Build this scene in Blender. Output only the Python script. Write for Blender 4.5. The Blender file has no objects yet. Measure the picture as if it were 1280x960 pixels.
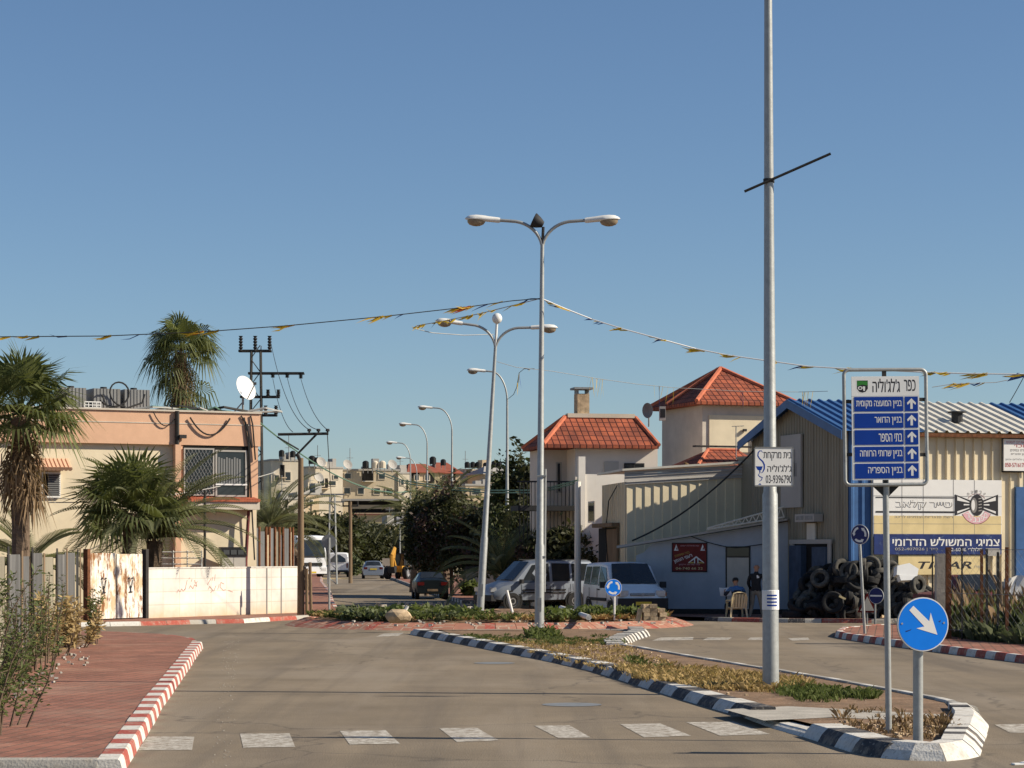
import bpy, bmesh, math, random
from mathutils import Vector, Matrix
R = math.radians
rng = random.Random(7)
sc = bpy.context.scene
COL = sc.collection

# ---------------------------------------------------------------- camera, sky, sun, exposure
F, H, HOR = 3000.0, 2.15, 690.0            # focal length in photo pixels, eye height, horizon row
cam = bpy.data.objects.new('camera', bpy.data.cameras.new('camera'))
COL.objects.link(cam)
cam.location = (0, 0, H)
cam.rotation_euler = (R(90), 0, 0)
cam.data.sensor_width = 36
cam.data.lens = F / 1280 * 36
cam.data.shift_y = (HOR - 480) / 1280
cam.data.clip_start = 0.5
cam.data.clip_end = 5000
sc.camera = cam
SUN_EL, SUN_AZ = R(33), R(97)              # azimuth clockwise from +Y
world = bpy.data.worlds.new('World')
sc.world = world
world.use_nodes = True
nt = world.node_tree
bg = nt.nodes['Background']
sky = nt.nodes.new('ShaderNodeTexSky')
sky.sky_type = 'NISHITA'
sky.sun_disc = False
sky.sun_elevation = SUN_EL
sky.sun_rotation = SUN_AZ
sky.air_density = 0.9
sky.dust_density = 0.2
sky.ozone_density = 5.0
nt.links.new(sky.outputs[0], bg.inputs[0])
bg.inputs[1].default_value = 0.062
sun = bpy.data.objects.new('sun', bpy.data.lights.new('sun', 'SUN'))
COL.objects.link(sun)
sun.data.energy = 4.4
sun.data.angle = R(0.5)
sun.data.color = (1.0, 0.89, 0.72)
sd = Vector((math.sin(SUN_AZ) * math.cos(SUN_EL), math.cos(SUN_AZ) * math.cos(SUN_EL), math.sin(SUN_EL)))
sun.rotation_euler = sd.to_track_quat('Z', 'Y').to_euler()
sc.view_settings.view_transform = 'Standard'
sc.view_settings.look = 'None'
sc.view_settings.exposure = 0.62
sc.view_settings.gamma = 1.0
sc.view_settings.use_curve_mapping = False
sc.render.engine = 'CYCLES'
sc.cycles.max_bounces = 5
sc.cycles.transparent_max_bounces = 8

# ---------------------------------------------------------------- measuring
def G(px, py, z=0.0):
    """ground point (height z) seen at a place of the photograph"""
    Y = F * (H - z) / (py - HOR)
    return Vector(((px - 640) / F * Y, Y, z))
def P(px, py, Y):
    return Vector(((px - 640) / F * Y, Y, H + (HOR - py) / F * Y))
def lerp(a, b, t): return a + (b - a) * t

# ---------------------------------------------------------------- mesh builder
class MB:
    def __init__(s): s.v = []; s.f = []; s.m = []
    def poly(s, pts, mi=0):
        i = len(s.v); s.v += [Vector(p) for p in pts]
        s.f.append(tuple(range(i, i + len(pts)))); s.m.append(mi); return s
    def mesh(s, vs, fs, mi=0):
        i = len(s.v); s.v += [Vector(p) for p in vs]
        for f in fs: s.f.append(tuple(i + k for k in f)); s.m.append(mi)
        return s
    def box(s, c, d, mi=0, rz=0, rot=None):
        M = rot if rot is not None else Matrix.Rotation(rz, 3, 'Z')
        hx, hy, hz = d[0] / 2, d[1] / 2, d[2] / 2
        vs = [Vector(c) + M @ Vector((x * hx, y * hy, z * hz)) for z in (-1, 1) for y in (-1, 1) for x in (-1, 1)]
        return s.mesh(vs, [(0, 2, 3, 1), (4, 5, 7, 6), (0, 1, 5, 4), (2, 6, 7, 3), (0, 4, 6, 2), (1, 3, 7, 5)], mi)
    def b(s, x0, x1, y0, y1, z0, z1, mi=0):
        return s.box(((x0 + x1) / 2, (y0 + y1) / 2, (z0 + z1) / 2), (x1 - x0, y1 - y0, z1 - z0), mi)
    def extr(s, pts, vec, mi=0, mside=None):
        n = len(pts); vec = Vector(vec); a = [Vector(p) for p in pts]
        i = len(s.v); s.v += a + [p + vec for p in a]
        s.f.append(tuple(range(i, i + n))[::-1]); s.m.append(mi)
        s.f.append(tuple(range(i + n, i + 2 * n))); s.m.append(mi)
        for k in range(n):
            q = (k + 1) % n
            s.f.append((i + k, i + q, i + n + q, i + n + k)); s.m.append(mi if mside is None else mside)
        return s
    def tube(s, path, r, n=8, mi=0, cap=True):
        path = [Vector(p) for p in path]; k = len(path)
        rr = r if isinstance(r, (list, tuple)) else [r] * k
        i0 = len(s.v); up = None
        for j, p in enumerate(path):
            d = (path[min(j + 1, k - 1)] - path[max(j - 1, 0)])
            d = d.normalized() if d.length > 1e-9 else Vector((0, 0, 1))
            if up is None:
                up = Vector((1, 0, 0)) if abs(d.x) < .8 else Vector((0, 1, 0))
            x = (up - d * up.dot(d)); x = x.normalized() if x.length > 1e-6 else d.orthogonal().normalized()
            up = x; y = d.cross(x)
            for q in range(n):
                a = 2 * math.pi * q / n
                s.v.append(p + (x * math.cos(a) + y * math.sin(a)) * rr[j])
        for j in range(k - 1):
            for q in range(n):
                q2 = (q + 1) % n
                s.f.append((i0 + j * n + q, i0 + j * n + q2, i0 + (j + 1) * n + q2, i0 + (j + 1) * n + q)); s.m.append(mi)
        if cap:
            s.f.append(tuple(i0 + q for q in range(n))[::-1]); s.m.append(mi)
            s.f.append(tuple(i0 + (k - 1) * n + q for q in range(n))); s.m.append(mi)
        return s
    def lathe(s, prof, n=16, M=None, mi=0, closed=False):
        i0 = len(s.v); M = M or Matrix.Identity(4); k = len(prof)
        for (r, z) in prof:
            for q in range(n):
                a = 2 * math.pi * q / n
                s.v.append(M @ Vector((r * math.cos(a), r * math.sin(a), z)))
        for j in range(k if closed else k - 1):
            j2 = (j + 1) % k
            for q in range(n):
                q2 = (q + 1) % n
                s.f.append((i0 + j * n + q, i0 + j * n + q2, i0 + j2 * n + q2, i0 + j2 * n + q)); s.m.append(mi)
        return s
    def disc(s, c, r, axis='y', n=24, mi=0, a0=0):
        c = Vector(c); pts = []
        for q in range(n):
            a = a0 + 2 * math.pi * q / n
            pts.append(c + (Vector((r * math.cos(a), 0, r * math.sin(a))) if axis == 'y' else
                            Vector((0, r * math.cos(a), r * math.sin(a))) if axis == 'x' else Vector((r * math.cos(a), r * math.sin(a), 0))))
        return s.poly(pts, mi)
    def build(s, name, mats, parent=None, world=False, smooth=None, loc=None, rot=None):
        me = bpy.data.meshes.new(name)
        off = Vector((0, 0, 0))
        if world and parent is not None:
            q = parent
            while q is not None: off = off + q.location; q = q.parent
        me.from_pydata([tuple(p - off) for p in s.v], [], s.f)
        if not isinstance(mats, (list, tuple)): mats = [mats]
        for m in mats: me.materials.append(m)
        if len(mats) > 1: me.polygons.foreach_set('material_index', s.m)
        uv = me.uv_layers.new(name='UVMap').data
        me.update()
        buf = [0.0] * (2 * len(me.loops))
        for p in me.polygons:
            nn = p.normal
            if abs(nn.z) > .97: u, w = Vector((1, 0, 0)), Vector((0, 1, 0))
            else:
                u = Vector((-nn.y, nn.x, 0)).normalized(); w = nn.cross(u)
            for li in p.loop_indices:
                co = me.vertices[me.loops[li].vertex_index].co
                buf[2 * li] = co.dot(u); buf[2 * li + 1] = co.dot(w)
        uv.foreach_set('uv', buf)
        if smooth is not None:
            me.polygons.foreach_set('use_smooth', [True] * len(me.polygons))
            me.set_sharp_from_angle(angle=R(smooth))
        o = bpy.data.objects.new(name, me); COL.objects.link(o)
        if parent is not None: o.parent = parent
        if loc is not None: o.location = loc
        if rot is not None: o.rotation_euler = rot
        return o

def tag(o, label=None, cat=None, group=None, kind=None):
    if label: o['label'] = label
    if cat: o['category'] = cat
    if group: o['group'] = group
    if kind: o['kind'] = kind
    return o
def thing(name, label, cat, loc=(0, 0, 0), rz=0, group=None):
    o = bpy.data.objects.new(name, None); COL.objects.link(o)
    o.empty_display_size = .2
    o.location = loc; o.rotation_euler = (0, 0, rz)
    return tag(o, label, cat, group)
def struct(o): o['kind'] = 'structure'; return o
KIDS = {}
def copy_tree(o, parent=None):
    c = o.copy(); COL.objects.link(c)
    if parent is not None: c.parent = parent
    for ch in list(o.children): copy_tree(ch, c)
    return c

# ---------------------------------------------------------------- materials
def mat(name, col, rough=.8, var=.25, scale=3.0, bump=0.0, bscale=None, metal=0.0, col2=None, spec=.3, detail=6, streak=False):
    m = bpy.data.materials.new(name); m.use_nodes = True
    n = m.node_tree.nodes; l = m.node_tree.links; b = n['Principled BSDF']
    b.inputs['Roughness'].default_value = rough; b.inputs['Metallic'].default_value = metal
    b.inputs['Specular IOR Level'].default_value = spec
    tc = n.new('ShaderNodeTexCoord')
    src = tc.outputs['Object']
    if streak:
        mp = n.new('ShaderNodeMapping'); mp.inputs['Scale'].default_value = (1, 1, .12); l.new(src, mp.inputs[0]); src = mp.outputs[0]
    no = n.new('ShaderNodeTexNoise'); no.inputs['Scale'].default_value = scale; no.inputs['Detail'].default_value = detail
    no.inputs['Roughness'].default_value = .65
    l.new(src, no.inputs['Vector'])
    cr = n.new('ShaderNodeValToRGB')
    c = Vector(col[:3])
    lo = Vector(col2[:3]) if col2 else c * (1 - var)
    hi = c if col2 else c * (1 + var * .7)
    cr.color_ramp.elements[0].color = (*lo, 1); cr.color_ramp.elements[1].color = (*[min(x, .95) for x in hi], 1)
    cr.color_ramp.elements[0].position = .32; cr.color_ramp.elements[1].position = .68
    l.new(no.outputs[0], cr.inputs[0]); l.new(cr.outputs[0], b.inputs['Base Color'])
    if bump:
        n2 = n.new('ShaderNodeTexNoise'); n2.inputs['Scale'].default_value = bscale or scale * 8; n2.inputs['Detail'].default_value = 5
        l.new(tc.outputs['Object'], n2.inputs['Vector'])
        bp = n.new('ShaderNodeBump'); bp.inputs['Strength'].default_value = bump; bp.inputs['Distance'].default_value = .02
        l.new(n2.outputs[0], bp.inputs['Height']); l.new(bp.outputs[0], b.inputs['Normal'])
    return m
def nodes(m): return m.node_tree.nodes, m.node_tree.links, m.node_tree.nodes['Principled BSDF']
def mix(m, fac, a, bcol, mode='MIX'):
    n, l, _ = nodes(m); x = n.new('ShaderNodeMix'); x.data_type = 'RGBA'; x.blend_type = mode
    for sock, val in ((x.inputs[0], fac), (x.inputs[6], a), (x.inputs[7], bcol)):
        if hasattr(val, 'is_output'): l.new(val, sock)
        else: sock.default_value = val if isinstance(val, (int, float)) else (*val[:3], 1)
    return x.outputs[2]
def noise(m, scale, detail=5, coord='Object', sxyz=None, rough=.6):
    n, l, _ = nodes(m); tc = n.new('ShaderNodeTexCoord'); s = tc.outputs[coord]
    if sxyz:
        mp = n.new('ShaderNodeMapping'); mp.inputs['Scale'].default_value = sxyz; l.new(s, mp.inputs[0]); s = mp.outputs[0]
    t = n.new('ShaderNodeTexNoise'); t.inputs['Scale'].default_value = scale; t.inputs['Detail'].default_value = detail
    t.inputs['Roughness'].default_value = rough
    l.new(s, t.inputs['Vector']); return t.outputs[0]
def ramp(m, val, stops):
    n, l, _ = nodes(m); c = n.new('ShaderNodeValToRGB')
    while len(c.color_ramp.elements) < len(stops): c.color_ramp.elements.new(.5)
    for e, (p, col) in zip(c.color_ramp.elements, stops):
        e.position = p; e.color = (*col, 1) if len(col) == 3 else col
    l.new(val, c.inputs[0]); return c.outputs[0]
def basecol(m): return nodes(m)[2].inputs['Base Color'].links[0].from_socket
def setcol(m, out): n, l, b = nodes(m); l.new(out, b.inputs['Base Color'])
BW = ((0, 0, 0), (1, 1, 1))
def over(m, nz, lo, hi, col, amount=1.0):
    """lay a stain of one colour over the base where the noise is high"""
    f = ramp(m, nz, [(lo, (0, 0, 0)), (hi, (amount,) * 3)])
    setcol(m, mix(m, f, basecol(m), col))
def brickmat(name, c1, c2, mortar, bw, bh, ms=.02, rough=.85, rotate=0, offset=.5, bump=.5):
    m = mat(name, c1, rough, .2, 1.2)
    n, l, b = nodes(m)
    tc = n.new('ShaderNodeTexCoord'); mp = n.new('ShaderNodeMapping'); mp.inputs['Rotation'].default_value = (0, 0, rotate)
    l.new(tc.outputs['UV'], mp.inputs[0])
    br = n.new('ShaderNodeTexBrick'); l.new(mp.outputs[0], br.inputs['Vector'])
    br.inputs['Color1'].default_value = (*c1, 1); br.inputs['Color2'].default_value = (*c2, 1); br.inputs['Mortar'].default_value = (*mortar, 1)
    br.inputs['Scale'].default_value = 1; br.inputs['Brick Width'].default_value = bw; br.inputs['Row Height'].default_value = bh
    br.inputs['Mortar Size'].default_value = ms; br.inputs['Mortar Smooth'].default_value = .2; br.offset = offset
    nz = noise(m, .9, 6)
    setcol(m, mix(m, 1.0, br.outputs[0], ramp(m, nz, [(.3, (.72, .72, .72)), (.7, (1.15, 1.12, 1.08))]), 'MULTIPLY'))
    bp = n.new('ShaderNodeBump'); bp.inputs['Strength'].default_value = bump; bp.inputs['Distance'].default_value = .02; bp.invert = True
    l.new(br.outputs['Fac'], bp.inputs['Height']); l.new(bp.outputs[0], b.inputs['Normal'])
    return m

M = {}
def mk(k, *a, **kw): M[k] = mat(k, *a, **kw); return M[k]
mk('asphalt', (.215, .172, .120), .9, .22, .35, .5, 45, detail=8)
over(M['asphalt'], noise(M['asphalt'], 1.0, 8, sxyz=(1, .07, 1)), .5, .75, (.135, .11, .085), .7)
over(M['asphalt'], noise(M['asphalt'], .16, 4), .52, .7, (.28, .235, .18), .6)
over(M['asphalt'], noise(M['asphalt'], 30, 3), .58, .7, (.11, .09, .07), .55)
over(M['asphalt'], noise(M['asphalt'], 26, 3, sxyz=(1.03, .97, 1)), .64, .72, (.36, .31, .24), .55)
over(M['asphalt'], noise(M['asphalt'], 2.3, 3, sxyz=(1, .6, 1)), .70, .76, (.09, .08, .07), .6)
over(M['asphalt'], noise(M['asphalt'], .5, 6, sxyz=(1, .12, 1)), .5, .62, (.27, .225, .17), .55)
over(M['asphalt'], noise(M['asphalt'], .9, 5, sxyz=(1.2, .03, 1)), .52, .68, (.12, .10, .078), .55)
n_, l_, b_ = nodes(M['asphalt']); vo = n_.new('ShaderNodeTexVoronoi'); vo.feature = 'DISTANCE_TO_EDGE'; vo.inputs['Scale'].default_value = .16
tc_ = n_.new('ShaderNodeTexCoord'); nz_ = n_.new('ShaderNodeTexNoise'); nz_.inputs['Scale'].default_value = 1.2; nz_.inputs['Detail'].default_value = 6
ad_ = n_.new('ShaderNodeVectorMath'); ad_.operation = 'ADD'; l_.new(tc_.outputs['Object'], nz_.inputs[0]); l_.new(tc_.outputs['Object'], ad_.inputs[0]); l_.new(nz_.outputs['Color'], ad_.inputs[1]); l_.new(ad_.outputs[0], vo.inputs['Vector'])
cf_ = ramp(M['asphalt'], vo.outputs['Distance'], [(.0, (.6, .6, .6)), (.006, (0, 0, 0))])
setcol(M['asphalt'], mix(M['asphalt'], cf_, basecol(M['asphalt']), (.07, .06, .05)))
mk('soil', (.27, .17, .105), 1, .35, 1.6, .9, 14, col2=(.13, .085, .05))
over(M['soil'], noise(M['soil'], 22, 3), .62, .7, (.5, .41, .3), .8)
mk('field', (.26, .2, .12), 1, .4, .2, .3, 4, col2=(.1, .11, .05))
M['pavers'] = brickmat('pavers', (.33, .145, .10), (.255, .115, .08), (.15, .095, .07), .42, .21, .016, .9, R(99))
over(M['pavers'], noise(M['pavers'], .55, 7), .5, .75, (.38, .25, .18), .6)
over(M['pavers'], noise(M['pavers'], 3, 5), .62, .72, (.10, .06, .045), .6)
over(M['pavers'], noise(M['pavers'], 16, 3), .62, .7, (.42, .33, .26), .5)
M['apron'] = brickmat('apron', (.42, .2, .14), (.36, .17, .12), (.45, .33, .25), .7, .4, .03, .9)
for k, c in (('kerb_white', (.66, .64, .59)), ('kerb_black', (.05, .05, .055)), ('kerb_red', (.38, .085, .06)), ('kerb_grey', (.4, .38, .34))):
    m = mk(k, c, .8, .18, 5, .4, 40)
    over(m, noise(m, 5, 7), .48, .68, (.3, .25, .19), .7)
    over(m, noise(m, 22, 5), .58, .66, (.34, .31, .26), .75)
mk('road_paint', (.55, .52, .46), .8, .2, 4, .1, 40)
over(M['road_paint'], noise(M['road_paint'], 9, 8), .42, .6, (.22, .18, .135), .85)
over(M['road_paint'], noise(M['road_paint'], 40, 4), .5, .62, (.2, .165, .12), .7)
mk('yellow_paint', (.42, .31, .12), .9, .3, 3)
over(M['yellow_paint'], noise(M['yellow_paint'], 2, 8), .4, .65, (.27, .23, .185), .9)
mk('galv', (.36, .37, .36), .5, .15, 9, .1, 40, metal=.35, spec=.4)
over(M['galv'], noise(M['galv'], 5, 6, sxyz=(1, 1, .15)), .6, .8, (.33, .33, .32), .6)
mk('galv_dark', (.26, .27, .27), .6, .25, 6, metal=.4)
mk('iron', (.035, .033, .03), .7, .3, 8)
mk('rust', (.16, .065, .03), .95, .5, 9, .4, 50)
mk('white_paint', (.78, .77, .73), .6, .08, 3)
mk('white_gloss', (.82, .82, .80), .25, .03, 2, spec=.5)
mk('lamp_shell', (.72, .72, .69), .4, .08, 6)
mk('lamp_glass', (.28, .22, .15), .15, .2, 6, spec=.6)
mk('black_rubber', (.017, .017, .018), .75, .4, 14, .2, 60)
mk('tyre_dusty', (.085, .08, .07), .9, .5, 9, .2, 60)
mk('black', (.012, .012, .012), .5, .1, 5)
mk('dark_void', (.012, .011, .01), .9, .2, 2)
mk('glass', (.02, .024, .028), .08, .3, 1.5, spec=.6)
mk('glass_grey', (.09, .095, .1), .12, .4, .8, spec=.6)
mk('sign_blue', (.004, .045, .30), .6, .1, 3, spec=.15)
mk('arrow_blue', (.004, .20, .80), .6, .06, 3, spec=.15)
mk('sign_blue_shaded', (.012, .02, .12), .5, .2, 5)  # sign blue darkened: the shade on these signs is put into the colour
mk('navy', (.012, .03, .14), .6, .35, 4)
over(M['navy'], noise(M['navy'], 7, 6), .58, .7, (.14, .2, .32), .6)
mk('sign_white', (.78, .77, .74), .5, .05, 2)
mk('sign_cream', (.70, .56, .29), .7, .12, 2)
mk('letter_black', (.02, .02, .025), .6, .1, 3)
mk('letter_red', (.45, .05, .05), .6, .1, 3)
mk('letter_grey', (.22, .21, .2), .6, .1, 3)
mk('letter_pink', (.72, .42, .45), .6, .1, 3)
mk('sign_red', (.16, .015, .012), .6, .2, 4)
mk('gold', (.5, .36, .08), .6, .2, 4)
mk('green_paint', (.03, .22, .03), .6, .2, 8)
# walls
mk('render_white', (.80, .76, .68), .9, .07, .8, .15, 30)
over(M['render_white'], noise(M['render_white'], 3, 6, sxyz=(1, 1, .2)), .6, .85, (.55, .44, .3), .4)
def zramp(m, z0, z1, col, amount):
    n, l, b = nodes(m); tc = n.new('ShaderNodeTexCoord'); sp = n.new('ShaderNodeSeparateXYZ'); l.new(tc.outputs['Object'], sp.inputs[0])
    mr = n.new('ShaderNodeMapRange'); mr.inputs[1].default_value = z0; mr.inputs[2].default_value = z1; mr.inputs[3].default_value = amount; mr.inputs[4].default_value = 0
    l.new(sp.outputs[2], mr.inputs[0])
    mu = n.new('ShaderNodeMath'); mu.operation = 'MULTIPLY'; l.new(mr.outputs[0], mu.inputs[0]); l.new(noise(m, 2.2, 6), mu.inputs[1])
    setcol(m, mix(m, mu.outputs[0], basecol(m), col))
M['block_wall'] = brickmat('block_wall', (.70, .68, .64), (.68, .66, .61), (.56, .52, .45), .8, .4, .012, .9, 0, 0.0, .3)
zramp(M['block_wall'], 0.0, .5, (.5, .34, .16), 1.1)
mk('peach', (.66, .41, .27), .9, .1, 1.2, .15, 30)
over(M['peach'], noise(M['peach'], 2, 6, sxyz=(1, 1, .15)), .6, .85, (.5, .33, .24), .4)
mk('cream', (.70, .61, .44), .9, .1, 1, .15, 30)
over(M['cream'], noise(M['cream'], 1.6, 6, sxyz=(1, 1, .2)), .58, .85, (.45, .38, .27), .4)
mk('stucco', (.56, .50, .42), .9, .12, 1.2, .2, 25)
over(M['stucco'], noise(M['stucco'], 1.2, 6, sxyz=(1, 1, .25)), .55, .85, (.38, .33, .27), .5)
mk('villa_white', (.66, .60, .53), .9, .08, 1, .1, 25)
mk('grey_wall', (.40, .43, .47), .95, .12, 1.1, .3, 25)
over(M['grey_wall'], noise(M['grey_wall'], 2, 6, sxyz=(1, 1, .2)), .55, .8, (.3, .3, .3), .5)
mk('corr_beige', (.70, .61, .43), .55, .08, 1.2, spec=.35)
over(M['corr_beige'], noise(M['corr_beige'], 2.5, 6, sxyz=(1, 1, .1)), .58, .85, (.35, .29, .2), .5)
mk('corr_shade', (.27, .245, .185), .6, .12, 1.4, streak=True)  # darker copy of the beige sheet: gable shade put into the colour, with dirt streaks
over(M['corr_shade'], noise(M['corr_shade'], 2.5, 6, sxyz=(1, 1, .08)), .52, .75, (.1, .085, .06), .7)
mk('corr_blue', (.04, .115, .28), .5, .2, 2, spec=.4)
mk('corr_old', (.12, .12, .118), .8, .35, 2, .2, 30, streak=True)
over(M['corr_old'], noise(M['corr_old'], 3, 6, sxyz=(1, 1, .12)), .52, .72, (.26, .25, .235), .7)
mk('corr_white', (.64, .61, .53), .5, .1, 2)
mk('corr_zinc', (.22, .225, .225), .6, .2, 2, .1, 30, metal=.2, streak=True)
over(M['corr_zinc'], noise(M['corr_zinc'], 3, 6, sxyz=(1, 1, .15)), .55, .75, (.14, .12, .1), .6)
mk('rusty_white', (.74, .71, .64), .8, .06, 2)
over(M['rusty_white'], noise(M['rusty_white'], 2.2, 7, sxyz=(1.2, 1.2, .5), rough=.7), .48, .57, (.5, .33, .14), .75)
over(M['rusty_white'], noise(M['rusty_white'], 3.0, 8, sxyz=(1.5, 1.5, .45), rough=.75), .515, .57, (.21, .085, .025), .95)
def tilemat():
    m = mat('roof_tiles', (.50, .105, .045), .85, .25, 1.2)
    n, l, b = nodes(m)
    tc = n.new('ShaderNodeTexCoord'); br = n.new('ShaderNodeTexBrick'); l.new(tc.outputs['UV'], br.inputs['Vector'])
    br.inputs['Color1'].default_value = (.40, .105, .05, 1); br.inputs['Color2'].default_value = (.27, .075, .045, 1); br.inputs['Mortar'].default_value = (.09, .02, .015, 1)
    br.inputs['Scale'].default_value = 1; br.inputs['Brick Width'].default_value = .26; br.inputs['Row Height'].default_value = .36
    br.inputs['Mortar Size'].default_value = .03; br.inputs['Mortar Smooth'].default_value = .5; br.offset = 0
    nz = noise(m, 1.4, 6)
    setcol(m, mix(m, 1.0, br.outputs[0], ramp(m, nz, [(.3, (.55, .58, .6)), (.7, (1.2, 1.2, 1.15))]), 'MULTIPLY'))
    over(m, noise(m, 6, 6), .58, .72, (.16, .07, .05), .5)
    bp = n.new('ShaderNodeBump'); bp.inputs['Strength'].default_value = .9; bp.inputs['Distance'].default_value = .06; bp.invert = True
    l.new(br.outputs['Fac'], bp.inputs['Height']); l.new(bp.outputs[0], b.inputs['Normal'])
    return m
M['tiles'] = tilemat()
mk('ridge_tile', (.50, .15, .08), .85, .25, 4, .2, 20)
mk('stone', (.48, .36, .23), .95, .4, 5, .5, 20)
mk('concrete', (.40, .37, .32), .95, .2, 3, .4, 30)
mk('door_blue', (.05, .075, .12), .7, .3, 3)
mk('wood', (.20, .14, .085), .9, .3, 6, .3, 30, streak=True)
mk('bark', (.14, .10, .07), 1, .4, 8, .8, 20)
def leaf(k, c, c2, tr=.25, scale=1.1):
    m = mk(k, c, .6, .3, scale, col2=c2, spec=.25)
    n, l, b = nodes(m)
    t = n.new('ShaderNodeBsdfTranslucent'); t.inputs[0].default_value = (c[0] * 1.4, c[1] * 1.5, c[2], 1)
    mx = n.new('ShaderNodeMixShader'); mx.inputs[0].default_value = tr
    l.new(b.outputs[0], mx.inputs[1]); l.new(t.outputs[0], mx.inputs[2])
    l.new(mx.outputs[0], n['Material Output'].inputs[0]); return m
leaf('palm_green', (.15, .165, .055), (.035, .048, .018), .25, 1.6)
leaf('date_green', (.21, .215, .115), (.07, .08, .04), .25, 1.4)
leaf('dead_frond', (.33, .22, .12), (.12, .08, .045), .15)
leaf('bush_dark', (.075, .078, .032), (.016, .02, .01), .15, 1.1)
leaf('bush_green', (.085, .10, .035), (.028, .036, .014))
leaf('bush_purple', (.11, .06, .05), (.025, .022, .016), .15)
leaf('weed_green', (.15, .18, .055), (.05, .065, .022), .25, 2.5)
leaf('weed_grey', (.15, .17, .085), (.07, .085, .04))
leaf('dry_grass', (.50, .37, .17), (.26, .18, .085), .2, 2)
leaf('flag_yellow', (.62, .42, .04), (.4, .25, .03), .3)
leaf('flag_blue', (.02, .05, .25), (.015, .03, .12), .2)
leaf('flag_red', (.45, .07, .03), (.3, .05, .02), .2)
# people, cars
mk('skin', (.36, .19, .12), .6, .1, 6); mk('hair', (.015, .012, .01), .6, .3, 20)
mk('jacket', (.018, .018, .02), .8, .3, 10); mk('trousers', (.26, .23, .18), .9, .2, 9)
mk('shirt_blue', (.06, .14, .30), .85, .2, 9); mk('shirt_dark', (.02, .025, .04), .9, .2, 8); mk('paper', (.8, .8, .78), .8, .05, 3)
mk('shoe', (.03, .025, .02), .7, .2, 9)
mk('plastic_cream', (.60, .50, .30), .5, .1, 6)
mk('paint_silver', (.25, .285, .34), .3, .08, 3, metal=.3, spec=.5)
mk('paint_white', (.74, .75, .76), .3, .08, 3, spec=.5)
mk('paint_dark', (.006, .009, .009), .3, .2, 3, spec=.5)
mk('paint_yellow', (.50, .26, .04), .5, .15, 4)
mk('paint_maroon', (.16, .04, .04), .5, .3, 4)
mk('bumper', (.025, .025, .027), .7, .2, 6)
mk('tail_red', (.10, .008, .006), .25, .1, 5); mk('lens', (.5, .5, .5), .12, .2, 12, spec=.6); mk('amber', (.6, .22, .03), .3, .1, 5)
mk('plate_yellow', (.62, .45, .04), .5, .05, 5)
mk('rim', (.3, .3, .31), .4, .15, 8, metal=.5)
mk('far_beige', (.50, .42, .30), .9, .1, .5); mk('far_white', (.60, .53, .42), .9, .12, .5); mk('far_sand', (.54, .42, .28), .9, .12, .5)
mk('far_grey', (.4, .38, .35), .9, .12, .5); mk('far_roof', (.27, .08, .05), .9, .2, .6)
mk('cable_green', (.12, .22, .16), .7, .2, 3); mk('cable', (.03, .03, .03), .7, .2, 3); mk('cable_pale', (.4, .4, .38), .7, .1, 3)

# ---------------------------------------------------------------- lettering
from mathutils.geometry import delaunay_2d_cdt
def fill_outline(me):
    """fill letter outlines by the even-odd rule"""
    V_ = [(v.co.x * 100, v.co.y * 100) for v in me.vertices]; Ed = [tuple(e.vertices) for e in me.edges]
    r_ = delaunay_2d_cdt([Vector(v) for v in V_], Ed, [], 0, 1e-5)
    vs, fs = r_[0], r_[2]; seg = [(V_[a], V_[b]) for a, b in Ed]; keep = []
    for f in fs:
        x = sum(vs[i].x for i in f) / len(f); y = sum(vs[i].y for i in f) / len(f); c = False
        for (a, b) in seg:
            if (a[1] > y) != (b[1] > y) and x < (b[0] - a[0]) * (y - a[1]) / (b[1] - a[1]) + a[0]: c = not c
        if c: keep.append(tuple(f))
    m2 = bpy.data.meshes.new('letters'); m2.from_pydata([(v.x / 100, v.y / 100, 0) for v in vs], [], keep); m2.update()
    bpy.data.meshes.remove(me); return m2
def text(s, w, h, material, parent, x, z, y=-.004, align='c', name='lettering', bold=0.0, rtl=False, shear=0.0, tilt=0.0, rz=0):
    """flat letters in the parent's local xz plane, facing -y, fitted to w x h, centred/right/left at x, bottom at z"""
    if rtl: s = s[::-1]
    cu = bpy.data.curves.new('tmp', 'FONT'); cu.body = s; cu.resolution_u = 3; cu.fill_mode = 'NONE'; cu.shear = shear
    ob = bpy.data.objects.new('tmp', cu); COL.objects.link(ob)
    dg = bpy.context.evaluated_depsgraph_get(); dg.update()
    me = bpy.data.meshes.new_from_object(ob.evaluated_get(dg))
    bpy.data.objects.remove(ob); bpy.data.curves.remove(cu)
    if not len(me.vertices): return None
    me = fill_outline(me)
    xs = [v.co.x for v in me.vertices]; ys = [v.co.y for v in me.vertices]
    x0, x1, y0, y1 = min(xs), max(xs), min(ys), max(ys)
    sx = w / (x1 - x0); sy = h / (y1 - y0)
    ox = {'c': -w / 2, 'l': 0, 'r': -w}[align]
    for v in me.vertices:
        a, bb = ox + (v.co.x - x0) * sx, (v.co.y - y0) * sy
        v.co = (x + a * math.cos(tilt) - bb * math.sin(tilt), y, z + bb * math.cos(tilt) + a * math.sin(tilt))
    if bold:
        bm = bmesh.new(); bm.from_mesh(me); dx = bold * h * .9
        src = bm.faces[:]
        for k, (ddx, ddz) in enumerate(((dx, 0), (-dx, 0), (0, dx * .6))):
            r_ = bmesh.ops.duplicate(bm, geom=src); vs_ = [g for g in r_['geom'] if isinstance(g, bmesh.types.BMVert)]
            bmesh.ops.translate(bm, verts=vs_, vec=(ddx, -.0001 * (k + 1), ddz))
        bm.to_mesh(me); bm.free()
    me.materials.clear(); me.materials.append(material); me.name = name
    o = bpy.data.objects.new(name, me); COL.objects.link(o); o.parent = parent
    return o
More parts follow.
